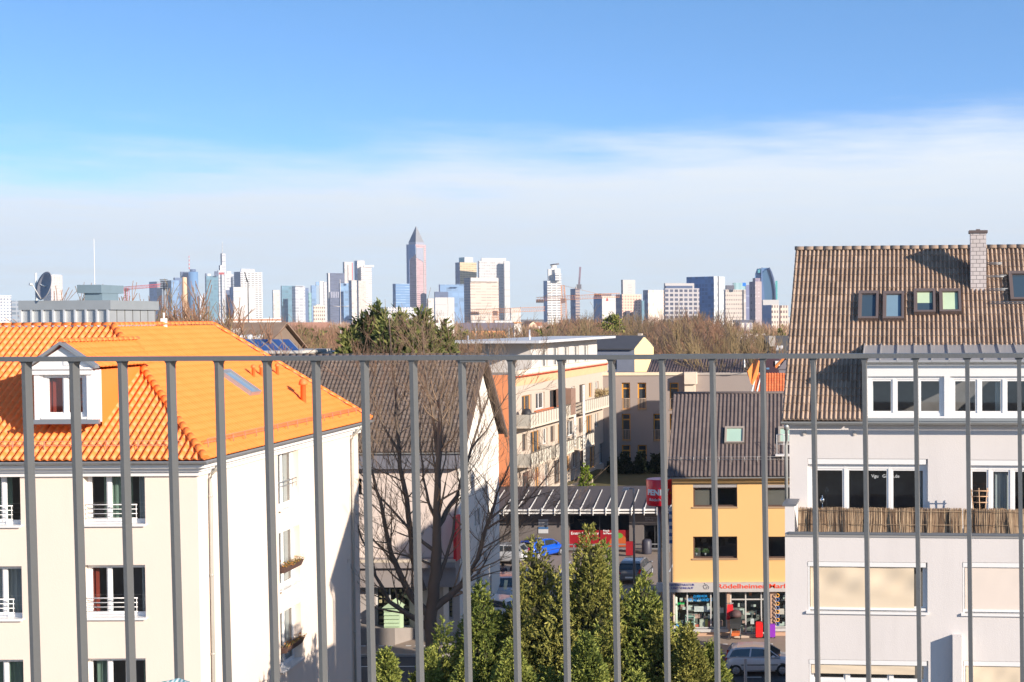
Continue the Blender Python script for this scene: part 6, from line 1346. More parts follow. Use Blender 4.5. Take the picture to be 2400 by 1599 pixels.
wall('wall', Ff, -Lq+.3, 0, 0, zes-.1, [(-6.5, -5.2, zes-2.6, zes-.9), (-3.4, -2.2, zes-2.6, zes-.9)], plain('blue_grey_wall', (.22, .24, .30), .9), t)
for o_ in ((-6.5, -5.2, zes-2.6, zes-.9), (-3.4, -2.2, zes-2.6, zes-.9)): window(Ff, o_, t, white, dimp, cols=(1, 1), fw=.1, sash=0)
mb = MB(); mb.fbox(Ff, -.8, -.3, zpk-.5, zpk+.5, -5, -4.4); mb.build('chimney', crw, t)
# houses behind the ochre house's ridge
redt = tilemat('red_tile', (.55, .13, .05), (.68, .19, .07), .7, dirt=.15)
YR_ = 118; O_ = at(1768, 932, YR_); t = thing('red_roof_house', 'house with ribbed red tile roof between the ochre house and the grey house', 'house', (O_.x+2, YR_+2, 0)); Vq = Vector((0, 1, .85)).normalized()
tiles('roof', O_, (1, 0, 0), Vq, 4.2, 3.1, .24, .35, .05, .02, redt, t, [], K=5, cseed=61); mb = MB(); mb.box(O_.x+.2, O_.x+4.1, YR_+.3, YR_+5, 0, O_.z+.1); mb.build('wall', plain('wall_red_brown', (.30, .16, .12), .9), t)
sk2 = MB(); 
for dx in (0, .55): 
    p = O_+Vector((-.35+dx*.8, -.1, 0)); sk2.tube([p, p+Vector((.45, 0, 0))+Vq*2.9], .07, 5)
sk2.build('verge_trim', white, t)
mb = MB(); mb.face([at(1752, 870, 119), at(1760, 900, 118), at(1776, 872, 119), at(1779, 842, 120), at(1773, 838, 121)]); mb.prism([at(1750, 872, 119.5), at(1762, 902, 118), at(1774, 878, 119), at(1778, 840, 120.5), at(1772, 836, 121)], (.1, .3, 0)); mb.build('hip_end', plain('hip_orange', (.85, .26, .06), .6), t)
YD = 128; DH = thing('dark_gable_house', 'shaded dark house with an orange-edged gable behind the red roof', 'house', (at(1815, 860, YD).x, YD+3, 0)); p, q = at(1788, 892, YD), at(1826, 836, YD); mb = MB(); mb.box(p.x, q.x, YD, YD+7, 0, q.z); mb.build('wall', plain('shaded_wall', (.07, .035, .05), .9), DH)  # the wall's near-black colour stands in for its shade
mb = MB(); p, q = at(1796, 866, YD), at(1803, 862, YD); mb.box(p.x, q.x, YD-.08, YD, p.z, q.z); mb.build('skylight', plain('sky_pane_blue', (.15, .3, .5), .3), DH); mb = MB(); p, q = at(1817, 858, YD), at(1828, 846, YD); mb.box(p.x, q.x, YD-.12, YD, p.z, q.z); mb.build('window', white, DH)
YG2 = 122; a, b, c, d = at(1819, 864, YG2), at(1841, 839, YG2), at(1862, 864, YG2), at(1841, 960, YG2); t = thing('little_gable', 'small grey gable with bright orange verge tiles beside the grey house roof', 'dormer', (b.x, YG2, a.z)); mb = MB(); mb.prism([at(1823, 866, YG2), at(1859, 866, YG2), at(1841, 843, YG2)], (0, 4, 0)); pp, qq = at(1826, 960, YG2), at(1860, 866, YG2); mb.box(pp.x, qq.x, YG2+.1, YG2+4, 0, qq.z); mb.build('wall', plain('gable_grey', (.22, .2, .22), .9), t)
mb = MB(); mb.prism([a, b, b+Vector((0, 0, .22)), a+Vector((-.1, 0, .22))], (0, 4.4, 0)); mb.prism([b, c, c+Vector((.1, 0, .22)), b+Vector((0, 0, .22))], (0, 4.4, 0)); mb.build('roof', plain('hip_orange', (.85, .26, .06), .6), t)
Fk = Fr(at(1800, 840, 170).x, 170, 4); t = gable('slate_roof_house', 'house with a steep grey roof and skylight beside the brown tiled roof', Fk, 7, 9, 0, Fk.px(1830, 845)[1], at(1840, 789, 174.5).z, crw, plain('slate_warm', (.10, .095, .095), .6, var=.2), ov=.2)
mb = MB(); a0, z1 = Fk.px(1818, 813, -1); a1, z0 = Fk.px(1832, 821, -1); mb.prism([Fk.P(a0, z0, -.4), Fk.P(a1, z0, -.4), Fk.P(a1+.2, z1, -1.3), Fk.P(a0+.2, z1, -1.3)], (0, -.1, .15)); mb.build('skylight', white, t)
mb = MB(); pp, qq = at(1803, 812, 172), at(1817, 788, 172); mb.box(pp.x, qq.x, 171.5, 172.5, pp.z, qq.z); mb.build('chimney', plain('chimney_pale', (.5, .46, .42), .9), t)
# middle-distance blocks among the trees
def block(nm, label, u0, u1, vt, Y, mat, roofm=None, dv=2.5, th=8, um=None, cat='building'):
    return T(nm, label, u0-(um or 2), u0, u1, vt, Y, [mat, m['beige']], [(u0-(um or 2), u0, u1, vt-dv, .5, [roofm], 'roof')] if roofm else [], th=th, cat=cat)
whw = fc('whitewin', (.80, .74, .68), (.20, .15, .15), 3.2, 3.2, .35, .42); 
block('villa', 'white three-storey villa with dark windows seen through bare branches', 1724, 1796, 785, 330, whw, m['beige'], 2)
block('villa', 'brown-grey rendered long house left of the white villa', 1668, 1723, 787, 340, plain('far_brown', (.24, .18, .15), .9), m['palewhite'], 1.2)
block('terrace_row', 'long brick terrace with bright white parapets above the brown roof', 536, 660, 748, 620, fc('brickw', (.50, .26, .18), (.85, .74, .66), 4, 5.4, 1.0, .22, kind='h'), m['palewhite'], 1.6, th=3)
block('terrace_row', 'reddish brick terrace behind the bare trees below the navy tower', 655, 770, 757, 600, fc('brickr', (.36, .18, .13), (.50, .33, .27), 5, 6, .3, .25), m['brick'], 1.0, th=3)
block('white_flats', 'white flats with dark gaps below the white hall', 1022, 1065, 741, 640, whw, None, um=3); block('white_flats', 'low pale sheds at the foot of the beige office', 1105, 1140, 752, 560, m['palewhite'], m['roofdark'], 1)
block('white_flats', 'low pale sheds at the foot of the broad white tower', 1160, 1200, 752, 570, m['palewhite'], m['roofdark'], 1); block('villa', 'grey-mauve hall behind the crane foot', 1080, 1215, 757, 520, plain('far_mauve', (.16, .14, .18), .9)); block('villa', 'small white house among trees right of the crane', 1205, 1222, 758, 480, whw, m['orangem'], 3)
hr = random.Random(77); hm = [whw, fc('peachw', (.80, .55, .38), (.3, .18, .15), 3, 3, .35, .4), m['white'], plain('far_brown', (.24, .18, .15), .9), fc('redw', (.5, .24, .16), (.3, .16, .13), 3, 3, .35, .4)]; rmats = [m['orangem'], plain('far_brownroof', (.22, .13, .09), .9), plain('far_redroof', (.45, .16, .08), .9), m['roofdark']]
# roofs of the suburb, each a small house of its own
H = {}
def proto(ci, ri):
    key = (ci, ri)
    if key in H: return H[key]
    F = Fr(0, 0, 0); t = thing('suburb_house', None, None); mb = MB(); W_, D_, E_, Z_ = 11, 9, 9, 13
    mb.fquad(F, 0, W_, 0, E_, 0); mb.face([(W_, 0, 0), (W_, D_, 0), (W_, D_, E_), (W_, D_/2, Z_), (W_, 0, E_)], [(0, 0), (D_, 0), (D_, E_), (D_/2, Z_), (0, E_)]); mb.face([(0, 0, 0), (0, 0, E_), (0, D_/2, Z_), (0, D_, E_), (0, D_, 0)], [(0, 0), (0, E_), (D_/2, Z_), (D_, E_), (D_, 0)]); mb.build('wall', hm[ci], t)
    mb = MB(); mb.prism([(-.3, -.4, E_-.1), (W_+.3, -.4, E_-.1), (W_+.3, D_/2, Z_+.1), (-.3, D_/2, Z_+.1)], (0, 0, .2)); mb.prism([(-.3, D_/2, Z_+.1), (W_+.3, D_/2, Z_+.1), (W_+.3, D_+.4, E_-.1), (-.3, D_+.4, E_-.1)], (0, 0, .2)); mb.build('roof', rmats[ri], t)
    H[key] = [t, kidmap_of(t)]; return H[key]
used_ = set(); wn_ = ['white', 'peach', 'chalky', 'brown', 'brick']; rn_ = ['orange', 'brown', 'red', 'slate']
for k in range(46):
    ci, ri = hr.randrange(5), hr.randrange(4); P_, km = proto(ci, ri); Y = hr.uniform(560, 1700); u = hr.uniform(380, 1850)
    if k < 14: u = hr.uniform(1190, 1420)
    if 30 < k: Y = hr.uniform(330, 520); u = hr.choice((hr.uniform(700, 800), hr.uniform(1060, 1200), hr.uniform(1560, 1720)))
    t = P_ if (ci, ri) not in used_ else copy_tree(P_, km); used_.add((ci, ri))
    t.location = ((u-CX)/FPX*Y, Y, 0 if Y < 900 else hr.uniform(0, 4)); t.rotation_euler = (0, 0, hr.uniform(-.8, .8)); s_ = hr.uniform(.65, 1.05); t.scale = (s_, s_, s_*hr.uniform(.85, 1.08))
    tag(t, 'small %s-walled suburban house with %s roof half hidden by bare trees' % (wn_[ci], rn_[ri]), 'house', 'small %s-walled houses with %s roofs' % (wn_[ci], rn_[ri]))
# ------------------------------------------------------------ trees
def bark(name, c, var=.3): return plain(name, c, .9, var=var, scale=.8)
class Tw:
    """limbs and twigs of one bare tree; thick wood and thin wood kept as two meshes"""
    def __init__(s, seed, zmax=99, mn=.005): s.zmax = zmax; s.mn = mn; s.r = random.Random(seed); s.t = MB(); s.w = MB()
    def grow(s, p, d, L_, r, lev, maxl, up=.18, spread=.6, nch=(2, 4)):
        q = Vector(p); d = Vector(d).normalized(); n = 4 if lev < 3 else 3; pts = [q.copy()]; rads = [r]
        for k in range(n):
            d = (d+Vector((s.r.gauss(0, .11), s.r.gauss(0, .11), s.r.gauss(0, .08)+up*.12))).normalized(); q = q+d*(L_/n); pts.append(q.copy()); rads.append(max(s.mn, r*(1-.5*(k+1)/n)))
        (s.t if lev < 2 else s.w).tube(pts, rads, 6 if lev < 2 else 4 if lev < 3 else 3, False)
        if lev >= maxl or q.z > s.zmax: return
        for j in range(s.r.randint(*nch)+(1 if lev > 2 else 0)):
            f = s.r.uniform(.35, 1.0) if j else 1.0; i = min(n-1, int(f*n)); base = pts[i].lerp(pts[i+1], f*n-i) if f < 1 else pts[-1]
            ax = Vector((s.r.gauss(0, 1), s.r.gauss(0, 1), s.r.gauss(0, .5))).normalized(); nd = (d+ax*(spread*s.r.uniform(.5, 1.2))+Vector((0, 0, up))).normalized()
            s.grow(base, nd, L_*s.r.uniform(.55, .8), max(s.mn, rads[min(i+1, n)]*s.r.uniform(.5, .75)), lev+1, maxl, up, spread, nch)
def baretree_proto(seed, H_=16.0, maxl=5, spread=.6, name='bare_tree', mat=None, twig=None):
    tr = Tw(seed, 99, .021); th = H_*.22; root = thing(name, None, None); tr.t.tube([(0, 0, 0), (.05, 0, th*.6), (0, .05, th)], [.42, .34, .30], 8)
    for k in range(5): an = 1.2566*k+tr.r.uniform(-.4, .4); tr.grow((0, 0, th*tr.r.uniform(.75, 1.15)), (math.cos(an)*.55, math.sin(an)*.55, 1), H_*.33, .22, 1, maxl, .2, spread)
    hh = max(v[2] for v in tr.w.v)
    for g in (tr.t, tr.w): g.v = [(x*16/hh, y*16/hh, z*16/hh) for x, y, z in g.v]
    tr.t.build('trunk', mat, root); tr.w.build('crown', twig, root); return root, kidmap_of(root)
B1, B2, B3 = bark('bark_brown', (.20, .14, .095)), bark('twig_rust', (.30, .165, .10), .4), bark('twig_olive', (.235, .17, .085), .4)
B4 = bark('twig_dark', (.13, .09, .07))
protos = [baretree_proto(100, 16, 5, .62, mat=B1, twig=B2), baretree_proto(101, 16, 5, .5, mat=B1, twig=B3), baretree_proto(102, 16, 5, .7, mat=B1, twig=B2), baretree_proto(103, 16, 5, .55, mat=B1, twig=B4), baretree_proto(104, 16, 5, .45, mat=B1, twig=B3)]
def topv(u):                             # how high the belt of trees reaches in the view
    k = [(250, 745), (300, 662), (345, 655), (400, 690), (430, 735), (480, 745), (560, 742), (640, 738), (700, 745), (800, 752), (1050, 752), (1200, 762), (1290, 745), (1330, 728), (1380, 718), (1420, 735), (1510, 722), (1560, 715), (1620, 718), (1680, 722), (1720, 745), (1780, 748), (1870, 752)]
    for (a, b), (c, d) in zip(k, k[1:]):
        if a <= u <= c: return b+(d-b)*(u-a)/(c-a)
    return 750
tr_ = random.Random(3); used = [False]*5
def put_tree(i, x, Y, h, lab, grp):
    P_, km = protos[i]; t = P_ if not used[i] else copy_tree(P_, km); used[i] = True
    t.location = (x, Y, 0); t.rotation_euler = (0, 0, tr_.uniform(0, 6.28)); s_ = h/16; w_ = s_*tr_.uniform(.9, 1.15); t.scale = (w_, w_, s_); tag(t, lab, 'tree', grp)
kinds = ['rusty-twigged bare tree in the belt below the skyline', 'olive-twigged bare tree in the belt below the skyline', 'wide rusty bare tree in the belt below the skyline', 'dark bare tree in the belt below the skyline', 'slim olive bare tree in the belt below the skyline']
cnt = 0
for k in range(300):
    Y = tr_.uniform(165, 480) if k % 3 else tr_.uniform(480, 900); u = tr_.uniform(590, 1880)
    if k % 6 == 0 and Y < 330: u = tr_.uniform(280, 470)
    if 1340 < u < 1620 and Y < 215: Y += 70
    vt = topv(u)+tr_.choice((0, 6, 12, 20, 30)) + (0 if Y < 400 else 4)
    h = at(u, vt, Y).z
    if h < 9: continue
    h = min(h, 24); i = tr_.choice((0, 0, 1, 2, 2, 3, 4)); put_tree(i, at(u, 800, Y).x, Y, h, kinds[i], 'bare trees below the skyline, '+['rusty', 'olive', 'wide', 'dark', 'slim'][i]); cnt += 1
for u, vt, Y, i, lab in ((1560, 702, 215, 3, 'dark forked bare tree standing above the others before the cream block'), (1385, 708, 215, 1, 'broad bare tree in front of the scaffolded tower'), (1650, 718, 225, 3, 'tall dark bare tree in front of the blue glass office'), (645, 742, 150, 1, 'sunlit pale-limbed bare tree right of the brown roof'),
                          (325, 655, 110, 0, 'bare tree rising behind the metal-clad rooftop room'), (385, 690, 120, 1, 'slender bare tree below the floodlight mast'), (1700, 735, 150, 4, 'slim bare tree left of the white villa'), (1230, 745, 170, 3, 'bare tree left of the white balcony tower'), (440, 715, 150, 0, 'bare tree around the foot of the tan chimney'), (600, 735, 165, 2, 'bare tree in front of the pale slab')):
    P_, km = protos[i]; t = copy_tree(P_, km); p = at(u, vt, Y); t.location = (p.x, Y, 0); t.rotation_euler = (0, 0, tr_.uniform(0, 6)); s_ = p.z/16; t.scale = (s_, s_, s_); tag(t, lab, 'tree')
for k, (u, vt) in enumerate(((283, 688), (294, 672), (305, 664), (318, 657), (330, 655), (342, 662), (352, 672), (364, 684), (376, 690), (392, 694), (404, 700), (420, 716), (436, 724), (455, 735), (472, 742), (492, 746))):
    for j in range(2): i = (0, 1, 2)[(k+j) % 3]; Y = tr_.uniform(95, 150); p = at(u+j*6, vt+j*7, Y); put_tree(i, p.x, Y, p.z, ['rusty', 'olive', 'wide-crowned rusty'][i]+' bare tree behind the orange roof and metal rooftop room', 'bare trees behind the orange roof, '+['rusty', 'olive', 'wide'][i])
for k, (u, vt, Y, i) in enumerate(((625, 752, 135, 1), (680, 748, 150, 2), (735, 752, 140, 0), (775, 757, 155, 1), (1090, 752, 175, 0), (1140, 762, 190, 2), (1262, 742, 200, 3), (1310, 732, 225, 3), (1640, 722, 230, 3), (1760, 752, 175, 1))):
    p = at(u, vt, Y); put_tree(i, p.x, Y, p.z, ['rusty bare tree', 'olive-twigged bare tree', 'wide rusty bare tree', 'dark-limbed bare tree'][i]+' standing nearest in the belt below the skyline', 'near bare trees of the belt, '+['rusty', 'olive', 'wide', 'dark'][i])
# far-off woods between the suburb's streets
mb = MB(); fr_ = random.Random(9)
for k in range(2600):
    Y = 420*math.exp(fr_.random()*1.9); u = fr_.uniform(-60, 1900); x = (u-CX)/FPX*Y; h = fr_.uniform(10, 16.5)
    for j in range(16):
        bx, by = x+fr_.gauss(0, 2.2), Y+fr_.gauss(0, 2.2); z0 = fr_.uniform(.2, .7)*h; tx, ty = bx+fr_.gauss(0, 1.6), by+fr_.gauss(0, 1.2); w_ = fr_.uniform(.12, .42)*(1+Y/1500); z1 = z0+fr_.uniform(.15, .4)*h
        mb.face([(bx-w_, by, z0*.6), (bx+w_, by+w_, z0*.6), (tx+w_*.3, ty, min(h, z1))])
o = mb.build('distant_woods', leafmat('woods', [(.14, .085, .06), (.30, .175, .115), (.42, .27, .17), (.16, .14, .07)])); tag(o, 'far brown winter woods spreading to the foot of the skyline', 'woods', kind='stuff')

# the big bare street tree, limb by limb
BT = thing('bare_street_tree', 'large bare tree with dark trunk in front of the pinkish wall', 'tree', at(1012, 1690, 62)); bt_ = Tw(55, 18.2, .0055); YT = 62.0
limbs = [([(1012, 1700), (1012, 1600), (1013, 1520), (1008, 1450), (1016, 1400), (1022, 1340), (1024, 1290)], .36, .24, 0),
 ([(1024, 1290), (1024, 1220), (1026, 1140), (1030, 1060), (1031, 990), (1032, 935)], .22, .08, -1), ([(1026, 1235), (1045, 1200), (1070, 1165), (1085, 1110), (1105, 1050), (1128, 975), (1150, 900)], .14, .03, 1.5),
 ([(1005, 1440), (965, 1400), (935, 1340), (917, 1300), (905, 1245), (892, 1175), (875, 1115), (850, 1060), (835, 1010)], .19, .03, -1.5), ([(992, 1385), (968, 1310), (957, 1210), (945, 1130), (936, 1060), (928, 980), (926, 900), (918, 830), (912, 750)], .17, .03, .8),
 ([(1018, 1425), (1050, 1400), (1085, 1368), (1120, 1310), (1138, 1240), (1158, 1185), (1178, 1130), (1200, 1070)], .20, .03, 2), ([(1000, 1470), (955, 1440), (912, 1410), (880, 1350), (862, 1290), (838, 1230)], .15, .03, -2.2),
 ([(1024, 1295), (990, 1270), (955, 1235), (915, 1190), (880, 1150), (855, 1120)], .10, .02, -.6), ([(1026, 1240), (1005, 1180), (992, 1120), (984, 1050), (986, 960)], .09, .02, .4), ([(1028, 1075), (1018, 990), (1003, 920), (995, 850), (990, 770)], .11, .02, -1.2),
 ([(1027, 1360), (1045, 1310), (1062, 1250), (1068, 1190), (1078, 1130)], .12, .02, 1), ([(1085, 1368), (1120, 1345), (1150, 1290), (1170, 1270)], .07, .015, .5), ([(1150, 1215), (1190, 1180), (1250, 1165), (1300, 1150)], .06, .012, .5), ([(1140, 1240), (1180, 1215), (1230, 1180), (1280, 1120), (1310, 1080)], .06, .012, -.6),
 ([(1024, 1330), (980, 1310), (940, 1300), (900, 1290), (860, 1275)], .07, .015, -1), ([(1030, 1060), (1055, 1000), (1065, 930), (1075, 860), (1082, 790)], .08, .015, .8), ([(1105, 1050), (1140, 1010), (1180, 940), (1215, 880)], .05, .012, .3), ([(936, 1060), (905, 1010), (880, 950), (862, 900), (850, 840)], .07, .012, -.8),
 ([(1105, 1330), (1130, 1285), (1185, 1255), (1240, 1215), (1280, 1195)], .05, .012, 1.2), ([(928, 980), (950, 920), (965, 860), (970, 790)], .06, .012, .6), ([(1128, 975), (1120, 900), (1112, 840), (1118, 780)], .05, .012, .4)]
for pts, r0_, r1_, dy in limbs:
    n = len(pts)-1; P3 = [at(u, v, YT+dy*(i/n)) for i, (u, v) in enumerate(pts)]; fine = []; 
    for a, b in zip(P3, P3[1:]): fine += [a, a.lerp(b, .5)+Vector((bt_.r.gauss(0, .03), bt_.r.gauss(0, .05), 0))]
    fine.append(P3[-1]); rd = [r0_+(r1_-r0_)*(i/(len(fine)-1))**.8 for i in range(len(fine))]; bt_.t.tube(fine, rd, 8, False)
    if r0_ > .3: continue
    for i in range(2, len(fine)):
        for j in range(2 if bt_.r.random() < .8 else 1):
            d = (fine[i]-fine[i-1]).normalized(); ax = Vector((bt_.r.gauss(0, 1), bt_.r.gauss(0, .8), bt_.r.gauss(.15, .6))).normalized()
            bt_.grow(fine[i], (d+ax*.9).normalized(), bt_.r.uniform(.8, 2.3)*(1 if r0_ > .08 else .8), max(.012, rd[i]*.35), 2, 5, .22, .55, (1, 3))
bt_.t.build('trunk', bark('bark_street', (.125, .098, .08)), BT); bt_.w.build('crown', bark('twig_street', (.24, .17, .115)), BT)

# evergreens
def conifer(label, base, H_, Rb, n, mat, seed, name='conifer', leaf=.17, wid=.05, lean=.5, cat='tree', grp=None, zmin=0.0, tuft=7, shape=.75, core=.55, cap_=9.0, subs=0):
    r = random.Random(seed); base = Vector(base); t = thing(name, label, cat, base, grp); mb = MB(); ph = [r.uniform(0, 6.28) for _ in range(6)]
    def rad(h, an): return min(Rb*((1-h)**shape), cap_*(1.12-.12*h))*(.78+.20*math.sin(3*an+ph[0]+h*7)+.15*math.sin(5*an+ph[1]-h*17)+.14*math.sin(h*31+ph[2]+2*an))+.03
    SB = [(0, 0, 1, 1)]+[(math.cos(q)*cap_*r.uniform(.45, .8), math.sin(q)*cap_*r.uniform(.45, .8), r.uniform(.62, .93), r.uniform(.45, .62)) for q in [j*6.283/max(1, subs)+r.uniform(-.4, .4) for j in range(subs)]]
    base0, H0, Rb0, cap0 = base, H_, Rb, cap_
    for k in range(n):
        sx_, sy_, sh_, sr_ = SB[0] if (not subs or r.random() < .42) else r.choice(SB[1:])
        base = base0+Vector((sx_, sy_, 0)); H_ = H0*sh_; Rb = Rb0*sr_; cap_ = cap0*sr_
        h = 1-math.sqrt(r.random())*(1-zmin) if zmin < 1 else 1; h = min(.995, max(zmin, h)); an = r.uniform(0, 6.283); dep = r.random()**2; rr2 = rad(h, an)*(1-.38*dep)
        out = Vector((math.cos(an), math.sin(an), 0)); c = base+Vector((0, 0, h*H_))+out*rr2
        ad = (out*(1-lean)+Vector((r.gauss(0, .3), r.gauss(0, .3), lean+r.gauss(0, .25)))).normalized(); sc = r.uniform(.7, 1.35)
        for j in range(tuft):
            dd = (ad+Vector((r.gauss(0, .45), r.gauss(0, .45), r.gauss(0, .35)))).normalized(); l = leaf*sc*r.uniform(.6, 1.2); w = dd.cross(Vector((r.gauss(0, 1), r.gauss(0, 1), r.gauss(0, 1)))).normalized()*wid*sc; b = c+ad*leaf*.35*j*.4
            mb.face([b, b+dd*l*.55+w, b+dd*l, b+dd*l*.55-w])
    mb.build('crown', mat, t)
    base, H_, Rb, cap_ = base0, H0, Rb0, cap0
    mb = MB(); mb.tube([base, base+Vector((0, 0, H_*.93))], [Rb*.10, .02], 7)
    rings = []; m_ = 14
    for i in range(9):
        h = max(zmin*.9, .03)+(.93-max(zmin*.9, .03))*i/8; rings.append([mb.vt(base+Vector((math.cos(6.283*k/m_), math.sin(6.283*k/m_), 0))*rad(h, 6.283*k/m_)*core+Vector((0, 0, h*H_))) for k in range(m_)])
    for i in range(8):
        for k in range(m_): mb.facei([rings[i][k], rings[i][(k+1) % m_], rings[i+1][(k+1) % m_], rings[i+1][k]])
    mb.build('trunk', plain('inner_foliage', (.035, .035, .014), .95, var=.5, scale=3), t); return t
thuja = leafmat('thuja_leaf', [(.045, .07, .015), (.12, .155, .032), (.25, .27, .055), (.37, .37, .09)])
thuja2 = leafmat('thuja_leaf_bronze', [(.06, .065, .017), (.15, .155, .035), (.29, .27, .062), (.41, .36, .10)])
for u, v, Y, Rb, n, mt, lab in ((1255, 1258, 45, 1.75, 3400, thuja2, 'bronze-tipped conifer whose spire covers the blue car'), (1380, 1232, 44.5, 1.7, 3600, thuja2, 'tallest conifer, its thin bent tip rising over the red window panels'), (1412, 1272, 46, 1.7, 2600, thuja, 'conifer close on the right of the tallest conifer'), (1508, 1338, 44.6, 1.75, 3200, thuja, 'pointed conifer in front of the parked grey car'),
                               (1128, 1368, 44.2, 1.65, 3200, thuja, 'conifer in front of the white gable and parked cars'), (905, 1528, 42.5, 1.1, 1700, thuja, 'small conifer tip left of the bare tree trunk'), (1004, 1528, 43, .95, 1500, thuja, 'small conifer growing at the foot of the bare tree trunk'), (1612, 1472, 43.2, 1.5, 2600, thuja2, 'conifer below the phone shop window'), (1668, 1508, 43.6, 1.2, 1700, thuja, 'conifer left of the silver hatchback'),
                               (1198, 1506, 41.5, 1.5, 2400, thuja, 'low conifer in front of the bronze-tipped one'), (1372, 1490, 41.2, 1.6, 2600, thuja, 'low conifer in front of the tallest conifer'), (1540, 1440, 44.0, 1.4, 2200, thuja2, 'conifer between the pointed one and the shop window one'), (1300, 1440, 44.8, 1.5, 2400, thuja, 'conifer filling the gap left of the tallest conifer'), (1085, 1560, 42, 1.0, 1400, thuja, 'low conifer tip right of the bare tree trunk'), (1186, 1425, 45.4, 1.3, 1700, thuja, 'conifer behind the gap left of the bronze-tipped one'), (1458, 1385, 45.8, 1.3, 1700, thuja, 'conifer behind the gap right of the tallest conifer'), (1328, 1335, 45.9, 1.3, 1700, thuja2, 'conifer behind the gap between the two tallest')):
    p = at(u, v, Y); z0c = at(u, 1640, Y).z; conifer(lab, (p.x, Y, 0), p.z, Rb*2.3, int(n*1.7), mt, int(u), leaf=.125, wid=.022, lean=.62, zmin=max(0, z0c/p.z-.03), tuft=12, shape=1.0, cap_=Rb*1.35, subs=6)
fir = leafmat('fir_needles', [(.025, .04, .012), (.07, .095, .025), (.17, .18, .05), (.24, .24, .08)])
for u, v, Y, Rb, lab in ((888, 718, 100, 3.1, 'tallest dark fir of the group behind the dark roof'), (935, 738, 101, 2.7, 'fir just right of the tallest fir'), (990, 733, 99, 3.0, 'right-hand fir of the group behind the dark roof'), (846, 745, 102, 2.6, 'fir left of the tallest fir'), (1040, 768, 100, 1.8, 'small fir at the right edge of the fir group'), (818, 772, 98, 2.2, 'small dark fir at the left edge of the fir group'), (912, 752, 97, 2.9, 'front fir in the middle of the fir group'), (962, 756, 97, 2.8, 'front fir between the middle and right-hand firs')):
    p = at(u, v, Y); conifer(lab, (p.x, Y, 0), p.z, Rb*1.45, 1300, fir, int(u)+7, name='fir_tree', leaf=.55, wid=.07, lean=.66, zmin=.55, tuft=8, shape=.85, cap_=2.6)
# cedar with layered boughs
ced = leafmat('cedar_needles', [(.03, .04, .015), (.10, .12, .03), (.26, .26, .06), (.36, .33, .09)]); Yc_ = 188; cb_ = at(1436, 745, Yc_); t = thing('cedar', 'dark green cedar with layered boughs left of the yellow gable', 'tree', (cb_.x, Yc_, 0)); mb = MB(); r = random.Random(8); tm = MB(); tm.tube([(cb_.x, Yc_, 0), (cb_.x+.3, Yc_, cb_.z*.6), (cb_.x, Yc_, cb_.z-.5)], [.5, .35, .1], 7)
for k in range(34):
    h = r.uniform(.30, 1.0); z = cb_.z*h; rr_ = 1.0+5.4*(1-h)**.7; an = r.uniform(0, 6.28); L_ = rr_*r.uniform(.5, 1.05); c = Vector((cb_.x+math.cos(an)*L_*.6, Yc_+math.sin(an)*L_*.6, z)); tm.tube([(cb_.x, Yc_, z-.3), c], [.10, .04], 4, False)
    for j in range(120):
        p = c+Vector((r.gauss(0, L_*.27), r.gauss(0, L_*.27), r.gauss(.0, .22))); d = Vector((r.gauss(0, 1), r.gauss(0, 1), r.gauss(.2, .5))).normalized(); l = r.uniform(.3, .6); w = d.cross(Vector((r.gauss(0, 1), r.gauss(0, 1), r.gauss(0, 1)))).normalized()*.10; mb.face([p, p+d*l*.5+w, p+d*l, p+d*l*.5-w])
tm.build('trunk', B1, t); mb.build('crown', ced, t)
for u, v, Y, Rb, lab, mt in ((1372, 1085, 113.5, .85, 'bright green rounded shrub in the planter behind the canopy', leafmat('bright_shrub', [(.12, .2, .02), (.3, .36, .04)])), (1832, 760, 260, 3.2, 'dark evergreen among bare trees at the right', ced)):
    p = at(u, v, Y); zb3 = 2.6 if Y < 200 else 0; conifer(lab, (p.x, Y, zb3), p.z-zb3, Rb, 900, mt, int(u), name='evergreen', leaf=.16*Y/113, wid=.05*Y/113, zmin=.02, tuft=6)
ever = [conifer('dark evergreen standing among the bare trees of the belt', (0, 0, 0), 15, 3.6, 700, ced, 901, name='belt_evergreen', leaf=.7, wid=.16, zmin=.1, tuft=6, shape=.6, cap_=3.0, grp='evergreens in the belt of bare trees')]
km_ = kidmap_of(ever[0])
for k, (u, v, Y) in enumerate(((705, 765, 260), (742, 772, 230), (1085, 768, 320), (1150, 772, 300), (1275, 768, 240), (1345, 770, 330), (1590, 768, 300), (1625, 776, 260), (1700, 766, 420), (1768, 770, 380), (480, 750, 300))):
    t = ever[0] if k == 0 else copy_tree(ever[0], km_); p = at(u, v, Y); t.location = (p.x, Y, 0); s_ = p.z/15; t.scale = (s_, s_, s_); t.rotation_euler = (0, 0, k)
cyp = leafmat('cypress', [(.012, .02, .012), (.04, .06, .025)])
for k, (u, v) in enumerate(((1465, 1062), (1502, 1060), (1538, 1064), (1440, 1070))): p = at(u, v, 136); conifer(['cypress left of the ground floor door', 'cypress between the two ground floor doors', 'cypress right of the ground floor doors', 'leftmost cypress in the shaded garden'][k]+' of the taupe block', (p.x, 136, 2.6), p.z-2.6, .62, 420, cyp, 500+k, name='cypress', leaf=.25, wid=.07, zmin=.02, tuft=6, shape=.4, grp='cypresses in the shaded garden')
mb = MB(); tw = Tw(71)
for k in range(9): tw.grow((at(1195+k*11, 1150, 111.6).x, 111.6, 4.2), (tw.r.gauss(0, .4), tw.r.gauss(0, .4), 1), .8, .02, 2, 5, .1, .8)
tag(tw.w.build('shrub', bark('twig_red', (.40, .16, .11))), 'leafless reddish shrub at the left end of the canopy roof', 'shrub')
mb = MB(); r = random.Random(4)
